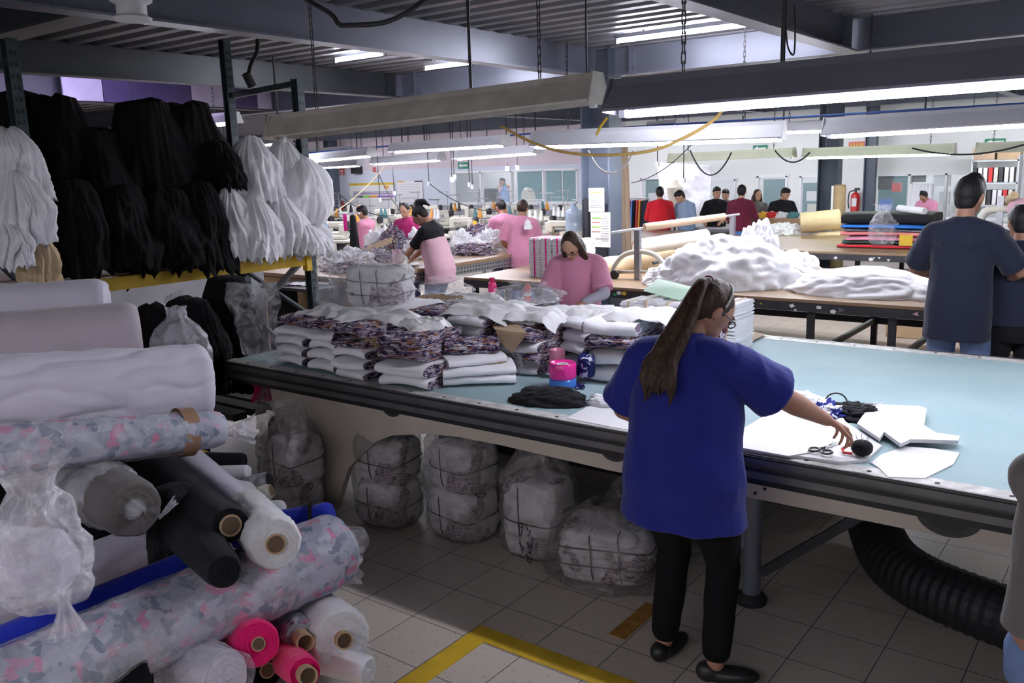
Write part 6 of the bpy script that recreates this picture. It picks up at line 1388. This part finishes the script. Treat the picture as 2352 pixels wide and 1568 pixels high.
for i, (px, py, w_, h, mt_) in enumerate([(2035, 415, 30, 40, 'charcoal'), (2060, 430, 18, 20, 'redp'), (2110, 405, 30, 25, 'darkmetal'), (2165, 412, 34, 30, 'paper'), (2170, 455, 20, 30, 'paper'), (2035, 470, 26, 26, 'bluefilm'), (2075, 480, 22, 16, 'darkmetal'), (2200, 480, 24, 16, 'creamp'), (2160, 490, 40, 10, 'paper'), (2045, 495, 40, 10, 'woodl'), (1505, 455, 26, 24, 'paper'), (1500, 478, 30, 10, 'creamp'), (1660, 470, 20, 20, 'white2'), (1870, 450, 30, 22, 'paper'), (1872, 480, 30, 24, 'creamp')]):
    officebox(px-w_/2, py-h/2, px+w_/2, py+h/2, YW+.9, mt_, 'office_item', ['black picture', 'red item', 'dark monitor', 'upper white notice', 'lower white notice', 'blue folder', 'dark keyboard tray', 'cream tray', 'long paper pile', 'brown desk tray', 'white carton', 'cream tray pile', 'white parcel', 'upper white parcel', 'cream parcel'][i]+' '+('in the glazed office' if px > 2000 else 'in the window left of the sheet' if px < 1600 else 'in the narrow window' if px < 1700 else 'in the window by the dark column'), 'office item', .15)
t = thing('shelf_unit', 'metal shelf with files and cartons right of the glazed office', 'shelf', (P(2285, 440, Y=18.2).x, 18.2, 0)); X = P(2285, 440, Y=18.2).x
for z in (.1, .7, 1.1, 1.5, 1.9): MB().box((X, 18.2, z), (.75, .4, .03)).build('shelf_board', 'galv', t, smooth=False)
for sx_ in (-.37, .37): MB().box((X+sx_, 18.2, 1.0), (.03, .4, 2.0)).build('shelf_side', 'galv', t, smooth=False)
for i in range(16): m = MB(); m.box((X-.32+.085*(i % 8), 18.15, (1.25, 1.65)[i//8]), (.06, .28, .26)); tag(m.build('file_folder', ['paper', 'redp', 'creamp', 'darkmetal', 'paper'][i % 5], smooth=False), '%s file on the %s shelf, %s from the left' % (['white', 'red', 'cream', 'dark', 'pale'][i % 5], ['lower', 'upper'][i//8], ['first', 'second', 'third', 'fourth', 'fifth', 'sixth', 'seventh', 'eighth'][i % 8]), 'file')
for i in range(2): m = MB(); m.box((X-.2+.4*i, 18.2, 2.03), (.36, .35, .22)); tag(m.build('carton_box', ['kraft', 'core'][i], smooth=False), ['pale brown carton', 'darker brown carton'][i]+' on top of the file shelf', 'box')
# ------------------------------------------------------------------ sewing hall on the left
def wtable():
    x0, x1, y0, y1, z = -9.2, -7.05, 6.5, 12.4, .88
    t = thing('work_table', 'long brown work table with perforated steel rail where women sort cloth', 'table', ((x0+x1)/2, (y0+y1)/2, 0))
    m = MB(); m.box(((x0+x1)/2, (y0+y1)/2, z-.02), (x1-x0, y1-y0, .04)); m.build('table_top', 'wood', t, smooth=False)
    m = MB(); m.box((x1-.03, (y0+y1)/2, z-.10), (.03, y1-y0, .11)); r1 = m.build('perforated_rail', 'galv', t, smooth=False)
    m = MB()
    for k in range(100):
        for q in (-.125, -.075): m.box((x1-.013, y0+.05+k*(y1-y0-.1)/99, z+q), (.004, .02, .018))
    m.build('perforation_pattern', 'darkmetal', r1, smooth=False)
    for y in (y0+.1, y0+1.3, y0+2.9, y0+4.6): MB().box((x1-.12, y, z/2-.05), (.07, .07, z-.1)).build('leg', 'galv', t, smooth=False); MB().bar((x1-.05, y, z-.35), (x1-.05, y+.25, z-.12), .03, .03).build('brace', 'galv', t, smooth=False)
    MB().box(((x0+x1)/2, y0+.03, z/2-.02), (x1-x0-.1, .05, z-.06)).build('end_panel', 'woodl', t, smooth=False)
    MB().box(((x0+x1)/2, y1-.2, z/2-.02), (x1-x0-.1, .05, z-.06)).build('end_panel', 'woodl', t, smooth=False)
wtable()
ZW = .88
def h2(px, Y, wpx, hpx, mt_, name, label, seed, **k): return heap(px, 600, Y, wpx, hpx, mt_, name, label, seed, z=ZW, **k)
for i, (px, Y, w_, h, mt_, lab) in enumerate([(800, 7.0, 110, 18, 'ply', 'printed cut pieces at the near corner of the work table'), (775, 7.4, 70, 30, 'white2', 'folded white cloth at the near left of the work table'), (815, 7.5, 80, 36, 'white2', 'rolled white cloth on the near left of the work table'), (850, 7.9, 100, 30, 'ply', 'printed pieces beside the brown paper'), (905, 8.6, 90, 58, 'ply', 'tall printed cloth heap before the magenta top'), (880, 8.9, 70, 50, 'white2', 'white cloth behind the brown paper'), (962, 8.5, 60, 44, 'white2', 'white plastic-wrapped cloth near the bending woman'), (975, 9.2, 60, 50, 'white2', 'white cloth point right of the magenta top'), (1065, 9.4, 60, 44, 'white2', 'white cloth right of the apron'), (1100, 9.9, 70, 52, 'ply', 'printed cloth right of the apron'), (1130, 9.8, 70, 44, 'white2', 'white cloth left of the scarfed woman'), (1090, 9.2, 90, 22, 'ply', 'low printed pieces at the table edge behind the apron'), (1103, 11.0, 44, 34, 'yellowcloth', 'yellow cloth heap behind the white cloth')]):
    h2(px, Y, w_, h, mt_, 'cloth_heap', lab, 400+i, dy=.22, amp=.35, fold=.15)
crumple_sheet((at(868, 570, 8.0), 8.0, ZW+.20), .4, .26, 'folded brown paper lying on the cloth heap', 'kraft', 4, .5, .04, tilt=(.12, .1), name='kraft_paper')
crumple_sheet((at(900, 600, 7.5), 7.5, ZW+.02), .7, .25, 'white sheet under the hands of the aproned woman', 'paper', 5, 1.3, .01)
q = P(912, 606, z=ZW); t = thing('pencil_cup', 'pink cup with pens on the work table', 'cup', (q.x, q.y, ZW)); MB().lathe([(0, 0), (.055, 0), (.058, .18), (.05, .18), (.045, .02), (0, .02)], (0,0,0), n=20).build('cup', 'pinkp', t, local=True)
for k in range(3): MB().cyl((.02*math.cos(k*2), .02*math.sin(k*2), .05), (.04*math.cos(k*2), .04*math.sin(k*2), .30), .006, n=6).build('pen', ['bluefilm', 'woodl', 'blackp'][k], t, local=True)
# lower-left low shelf with papers
m = MB(); m.box((at(690, 640, 6.2), 6.25, .80), (.9, .5, .03)); 
for dx in (-.4, .4): m.box((at(690, 640, 6.2)+dx, 6.25, .4), (.04, .4, .79))
tag(m.build('low_table', 'darkmetal', smooth=False), 'small table of papers between rack post and work table', 'table')
for i in range(3): crumple_sheet((at(660+i*25, 635, 6.2), 6.2+.05*i, .822+.006*i), .3, .22, ['black and white magazine', 'white paper', 'crumpled plastic sheet'][i]+' on the small table by the rack post', ['ply', 'paper', 'bag'][i], 30+i, .3*i, .01)
def machine_proto():
    t = thing('sewing_machine', 'industrial sewing machine', 'sewing machine', (0,0,0))
    MB().box((0, 0, .74), (1.05, .52, .04)).build('table_top', 'creamp', t, local=True, bevel=.01)
    for x in (-.42, .42):
        m = MB(); m.box((x, 0, .37), (.05, .05, .70)); m.box((x, 0, .03), (.05, .5, .04)); m.build('leg', 'steelgreen', t, local=True, smooth=False)
    MB().box((0, .05, .55), (.3, .2, .25)).build('motor', 'darkmetal', t, local=True, bevel=.03)
    MB().box((.0, 0, .80), (.50, .18, .07)).build('bed', 'creamp', t, local=True, bevel=.015)
    m = MB(); m.box((.19, 0, .93), (.12, .14, .22)); m.box((.0, 0, 1.03), (.46, .12, .10)); m.build('arm', 'creamp', t, local=True, bevel=.02)
    hd = MB().box((-.19, 0, .98), (.10, .13, .18)).build('head', 'creamp', t, local=True, bevel=.02)
    MB().cyl((-.19, 0, .84), (-.19, 0, .90), .012).build('needle_bar', 'galv', hd, local=True)
    MB().cyl((.26, 0, 1.02), (.31, 0, 1.02), .07, n=20).build('hand_wheel', 'darkmetal', t, local=True)
    m = MB(); m.cyl((.38, .18, .76), (.38, .18, 1.42), .010); m.box((.28, .18, 1.40), (.34, .02, .02)); m.box((.28, .18, 1.05), (.36, .20, .015)); m.build('thread_stand', 'galv', t, local=True, smooth=False)
    return t
mp_ = machine_proto()
def cone_proto():
    t = MB().lathe([(0, 0), (.045, 0), (.045, .015), (.018, .17), (.015, .18), (0, .18)], (0,0,0), n=16).build('thread_cone', 'white2', origin=(0,0,0)); return t
cone = cone_proto(); cone_m = {'w': 'white2', 'k': 'blackp', 'o': ora, 'b': 'teal', 'c': 'creamp'}; used = [False, False]
spots = [(765, 11.2, .2), (845, 12.6, .1), (905, 13.4, .3), (960, 12.6, -.2), (1060, 12.8, .2), (1120, 13.6, .1), (1185, 12.2, .3), (1240, 13.4, 0), (1290, 12.3, .2), (780, 14.2, .1), (880, 15.4, 0), (1010, 15.0, .2), (1100, 15.8, 0), (1220, 15.6, .1), (1300, 15.2, 0), (735, 12.6, .1)]+[(p_, 17.3, .1) for p_ in (745, 815, 925, 990, 1060, 1130, 1195, 1262, 1318)]
labs = ['nearest the left water jug', 'behind the far left worker in pink', 'left of the magenta top', 'behind the top-knot', 'right of the aproned woman', 'left of the two women in pink', 'just right of the scarfed woman', 'under the office fan', 'nearest the notice sheets', 'below the red wall sign', 'below the big poster', 'below the second poster', 'below the left office pane', 'below the middle office panes', 'below the right office pane', 'at the far left behind the white bunches']+[w_+' in the farthest row along the wall, from the left' for w_ in ('first', 'second', 'third', 'fourth', 'fifth', 'sixth', 'seventh', 'eighth', 'ninth')]
me_c = {}
for k_, v_ in cone_m.items():
    o_ = cone.data.copy(); o_.materials.clear(); o_.materials.append(M[v_] if isinstance(v_, str) else v_); me_c[k_] = o_
cols = ['white', 'black', 'orange', 'teal', 'cream']; ck = 'wkobc'; rr = random.Random(11)
for i, (px, Y, rz) in enumerate(spots):
    x = at(px, 480, Y)
    if i == 0: o = mp_; o.location = (x, Y, 0); o.rotation_euler = (0, 0, rz)
    else: o = dup(mp_, (x, Y, 0), rz)
    o['label'] = 'industrial sewing machine '+labs[i]; o.scale = (1.05,)*3
    for k in range(3 if i < 16 else 0):
        c_ = rr.choice('wwwcokb'); R_ = Matrix.Rotation(rz, 3, 'Z'); q = R_ @ (Vector((.18+.10*k, .18, 1.06))*1.05)
        if not used[0]: n_ = cone; used[0] = True
        else: n_ = cone.copy(); C.objects.link(n_)
        n_.data = me_c[c_]; n_.location = (x+q.x, Y+q.y, q.z+.0)
        tag(n_, '%s thread cone, %s on the machine %s' % (cols[ck.index(c_)], ['left', 'middle', 'right'][k], labs[i]), 'thread cone')
# hanging cords with plugs
for i, (px, py0, py1, Y) in enumerate([(735, 385, 440, 12.0), (872, 375, 455, 12.5), (905, 385, 440, 13.0), (985, 370, 418, 12.5), (1038, 330, 408, 11.0), (1043, 335, 402, 11.4), (1078, 385, 420, 13), (1085, 385, 425, 13.2), (1165, 345, 383, 12.0), (1188, 345, 381, 12.3), (740, 400, 450, 13.0), (1510, 345, 372, 12.5), (1570, 340, 410, 13.0)]):
    a, b = P(px, py0, Y=Y), P(px, py1, Y=Y); a.x = b.x; a.z = ZD-.1
    m = MB(); m.tube([a, b], .008, 5); t = m.build('socket_cable', 'rubber', None); tag(t, 'hanging power cable with socket, %s' % ['far left by the rack post', 'left of the big poster', 'before the big poster', 'before the second poster', 'left of the exit arrow', 'beside the exit arrow', 'left in the office pane', 'right in the left office pane', 'over the office window, left one', 'over the office window, right one', 'lowest at the far left', 'left of the hanging sheet', 'over the mannequin'][i], 'cable')
    q = t.location; m = MB(); m.box((b.x, b.y, b.z-.03), (.05, .05, .08)); m.build('socket', 'frame', t, smooth=False)
for i, (A, B, dp, r_, mt_, lab) in enumerate([((735, 400, 12.0), (905, 495, 12.5), .25, .010, 'rubber', 'long black cord drooping before the posters'), ((870, 400, 12.5), (975, 500, 12.0), .3, .010, 'rubber', 'black cord curving before the second poster'), ((745, 500, 11), (885, 380, 12), .1, .010, 'cream', 'cream cord rising across the posters'), ((985, 420, 12.5), (1150, 485, 12.5), .15, .008, 'rubber', 'black cord slanting below the office window'), ((1585, 345, 12.5), (1680, 350, 12.5), .35, .012, 'rubber', 'black cord looped under the cream strip light'), ((1780, 345, 12.5), (1860, 350, 12.5), .15, .012, 'rubber', 'black cord between the cream strip lights'), ((2095, 340, 12.5), (2352, 332, 12.5), .10, .012, 'rubber', 'long black cord drooping at the right upper wall'), ((1450, 420, 11.5), (1590, 330, 11.5), .1, .006, 'rubber', 'thin cord beside the hanging sheet')]):
    m = MB(); m.tube(sag(P(A[0], A[1], Y=A[2]), P(B[0], B[1], Y=B[2]), dp, 20), r_, 6); tag(m.build('drooping_cable', mt_), lab, 'cable')
# pipes, rods and cables overhead
a, b = P(700, 352, Y=11.6), P(2352, 238, Y=11.6); m = MB(); m.cyl(P(700, 352, Y=11.6), P(1345, 296, Y=11.6), .015, n=8); tag(m.build('air_pipe', mat('blue_pipe_paint', (.02,.06,.25), .5)), 'blue air pipe over the sewing hall, left of the column', 'pipe')
m = MB(); m.cyl(P(1430, 293, Y=11.6), P(2352, 238, Y=11.6), .015, n=8); tag(m.build('air_pipe', mat('blue_pipe_paint', (.02,.06,.25), .5)), 'blue air pipe over the cutting hall, right of the column', 'pipe')
for i, px in enumerate([730, 820, 924, 975, 1230, 1800, 2125]):
    Y = 11.6; py = np.interp(px, [700, 1345, 1430, 2352], [352, 296, 293, 238]); q = P(px, py, Y=Y); m = MB(); m.cyl((q.x, Y, q.z-.08), (q.x, Y, ZD-.08), .012, n=6); tag(m.build('pipe_hanger', 'darkmetal'), 'thin hanger rod of the blue pipe, %s from the left' % ['first', 'second', 'third', 'fourth', 'fifth', 'sixth', 'seventh'][i], 'rod')
for i, (px, py0, py1, Y, r_, lab) in enumerate([(1083, 45, 240, 4.75, .011, 'dark rod dropping behind the switched-off fixture'), (1797, 0, 162, 4.9, .014, 'dark rod dropping to the dark hooded light'), (641, 150, 305, 6.5, .012, 'thin rod hanging right of the rack'), (1348, 50, 210, 5.0, .006, 'thin wire over the end of the switched-off fixture')]):
    a = P(px, py1, Y=Y); m = MB(); m.cyl(a, (a.x, Y, ZD-.06), r_, n=8); tag(m.build('hanging_rod', 'darkmetal'), lab, 'rod')
m = MB(); m.tube(spline([P(660, -30, Y=2.6), P(705, 0, Y=2.6), P(760, 32, Y=2.6), P(778, 55, Y=2.6), P(800, 58, Y=2.6), P(880, 52, Y=2.65), P(940, 25, Y=2.7), P(1000, -20, Y=2.8)], 8), .010, 8); tag(m.build('overhead_cable', 'rubber'), 'thick black cable looping down at the top of the picture', 'cable')
m = MB(); m.tube(spline([P(1152, 290, Y=5.0), P(1220, 326, Y=5.0), P(1300, 350, Y=5.0), P(1400, 356, Y=5.0), P(1500, 345, Y=5.0), P(1580, 312, Y=5.0), P(1640, 275, Y=5.0), P(1668, 240, Y=4.9)], 8), .010, 8); tag(m.build('overhead_cable', mat('ochre_cable', (.50,.33,.10), .5)), 'ochre cable drooping across the strip lights', 'cable')
m = MB(); m.tube(spline([P(1312, 205, Y=4.8), P(1345, 195, Y=4.8), P(1350, 215, Y=4.8)], 8), .010, 8); m2_ = tag(m.build('cable_end', 'yellow'), 'yellow cable end tied over the switched-off fixture', 'cable')
m = MB(); m.tube(spline([P(1395, 270, Y=5.2), P(1380, 290, Y=5.2), P(1370, 310, Y=5.2)], 8), .009, 8); tag(m.build('cable_end', 'yellow'), 'yellow cable end before the column', 'cable')
m = MB(); m.tube(spline([P(1350, 345, Y=7.6), P(1375, 385, Y=7.6), P(1408, 398, Y=7.6), P(1440, 375, Y=7.6), P(1455, 345, Y=7.6)], 8), .010, 8); tag(m.build('overhead_cable', 'paper'), 'white cable looping before the column', 'cable')
m = MB(); m.tube(spline([P(1803, 12, Y=6), P(1808, 100, Y=6), P(1822, 126, Y=6), P(1826, 90, Y=6), P(1824, 12, Y=6)], 8), .006, 6); tag(m.build('overhead_cable', 'rubber'), 'thin wire loop below the top right beam', 'cable')
m = MB(); m.tube(spline([P(592, 90, X=-6.2), P(590, 120, X=-6.2), P(578, 145, X=-6.2), P(572, 165, X=-6.2)], 8), .018, 8); q = P(566, 168, X=-6.2); m.cyl(q, q+Vector((0, .05, -.1)), .04); tag(m.build('air_hose', 'rubber'), 'black hose end with valve beside the tall rack post', 'hose')
q = P(305, 48, X=-5.0); t = thing('cable_spool', 'white plastic spool under the dark girder at top left', 'spool', q); MB().lathe([(0, 0), (.10, 0), (.11, .015), (.085, .03), (.085, .09), (.12, .11), (.12, .125), (0, .125)], (0,0,0), n=28).build('spool_body', 'frame', t, local=True)
# black jacket on a stand and water jugs at the left
t = thing('clothes_stand', 'stand with black jacket and pink ribbon by the far left machines', 'clothes stand', (at(808, 540, 9.2), 9.2, 0))
m = MB(); m.cyl((0,0,0), (0,0,1.42), .02); m.cyl((-.25,0,1.40), (.2,0,1.42), .015); m.build('stand_pole', 'frame', t, local=True)
MB().box((.05, 0, 1.12), (.14, .12, .55), taper=.6).build('jacket', 'charcoal', t, local=True, bevel=.03); MB().box((-.07, -.05, 1.28), (.05, .03, .25)).build('ribbon', 'pinkfilm', t, local=True)
for i, (px, py, Y) in enumerate([(738, 560, 9.4), (1318, 530, 12.2)]):
    q = P(px, py, Y=Y); t = thing('water_jug', ['grey water jug at the far left behind the white bunches', 'clear blue water jug near the notice sheets'][i], 'water jug', (q.x, Y, q.z)); MB().lathe([(0, 0), (.13, .0), (.135, .12), (.125, .15), (.135, .18), (.135, .3), (.12, .34), (.04, .41), (.04, .45), (0, .45)], (0,0,0), n=22).build('jug_body', mat('grey_blue_clear_plastic', (.30,.38,.48), .15), t, local=True)
    m = MB(); m.box((q.x, Y, q.z/2), (.34, .34, q.z-.01)); tag(m.build('jug_stand', 'creamp', smooth=False), ['cream stand under the grey water jug', 'cream stand under the clear blue jug'][i], 'stand')
# boxes under the tables; dark ones added to hide the lit floor
for i, (x, y, w_, d_, h, mt_, lab) in enumerate([(-2.9, 4.95, .9, .4, .62, 'darkmetal', 'dark cabinet shape added to block light behind the floor bags'), (-3.9, 4.9, .8, .4, .55, 'blackp', 'black box added to darken the left behind the bags'), (-2.0, 5.0, .6, .35, .55, 'darkmetal', 'dark crate shape added to darken the space behind the slumped bag'), (-1.9, 10.6, 1.2, .5, .5, 'core', 'brown cartons under the third table'), (-3.6, 12.0, 1.5, .5, .5, 'core', 'brown cartons under the third table, left group')]):
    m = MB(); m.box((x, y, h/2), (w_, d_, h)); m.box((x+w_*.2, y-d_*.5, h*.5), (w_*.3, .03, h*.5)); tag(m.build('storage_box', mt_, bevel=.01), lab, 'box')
# red and white bottle and small things behind the stacks
p = P(1212, 685, Y=5.3); t = thing('spray_can', 'small red and white can behind the stacks', 'can', (p.x, 5.3, p.z-.02)); MB().lathe([(0, 0), (.03, 0), (.03, .10), (.012, .13), (0, .13)], (0,0,0), n=18).build('can_body', 'redp', t, local=True); MB().cyl((0,0,.04), (0,0,.07), .0305, n=18).build('can_label', 'paper', t, local=True)
m = MB(); m.box((p.x, 5.3, (p.z-.02+ZT)/2), (.25, .2, p.z-.02-ZT)); tag(m.build('folded_bundle', 'ply', bevel=.02), 'printed pack carrying the red and white can', 'cloth bundle')
# ------------------------------------------------------------------ repeated things share a group
GR = {'folded_bundle': 'folded cloth bundles stacked on the blue table', 'black_cloth_bunch': 'black cloth bunches hanging on the rack', 'white_cloth_bunch': 'white cloth bunches hanging on the rack', 'fluorescent_light': 'hanging fluorescent strip lights', 'bare_tube_light': 'bare tubes under the deck', 'sewing_machine': 'industrial sewing machines', 'thread_cone': 'thread cones on the sewing machines', 'strapped_bundle': 'tied cloth bundles in the floor bags', 'file_folder': 'files on the metal shelf', 'paper_roll': 'paper rolls', 'hanging_garment': 'garments on the rail', 'socket_cable': 'hanging socket cables', 'drooping_cable': 'drooping black cords', 'pipe_hanger': 'hanger rods of the blue pipe', 'pad_stack': 'stacks of white cloth squares', 'paper_sheet': 'crumpled white cover papers on the stacks', 'cloth_heap': 'cloth heaps on the work table', 'cloth_sample': 'cloth samples in the wooden bin', 'office_item': 'things inside the offices', 'partition_board': 'teal boards in the offices', 'ribbon_reel': 'ribbon reels', 'cutting_table': 'long cutting tables', 'carton_box': 'cartons on the file shelf', 'black_cloth_sack': 'black cloth sacks by the table corner', 'water_jug': 'water jugs', 'power_cable': 'black cables under the blue table'}
for o in list(C.objects):
    if o.parent is None and o.get('category') and not o.get('group') and not o.get('kind'):
        b_ = o.name.split('.')[0]
        if b_ in GR: o['group'] = GR[b_]
        elif b_ == 'fabric_roll': o['group'] = 'fabric rolls in the near pile' if o.location.y < 4 else 'fabric rolls on the brown tables'
        elif b_ == 'plastic_bag': o['group'] = 'clear bags on the floor under the blue table' if o.location.z < .3 and o.location.y > 2.8 and o.location.x > -5.2 else 'loose plastic bags and sheets'
        elif b_ == 'person': o['group'] = 'people gathered at the far tables' if o.location.y > 14 and o.location.x > -12 else ('workers in the cutting room' if o.location.x > -5 else 'workers in the sewing hall')
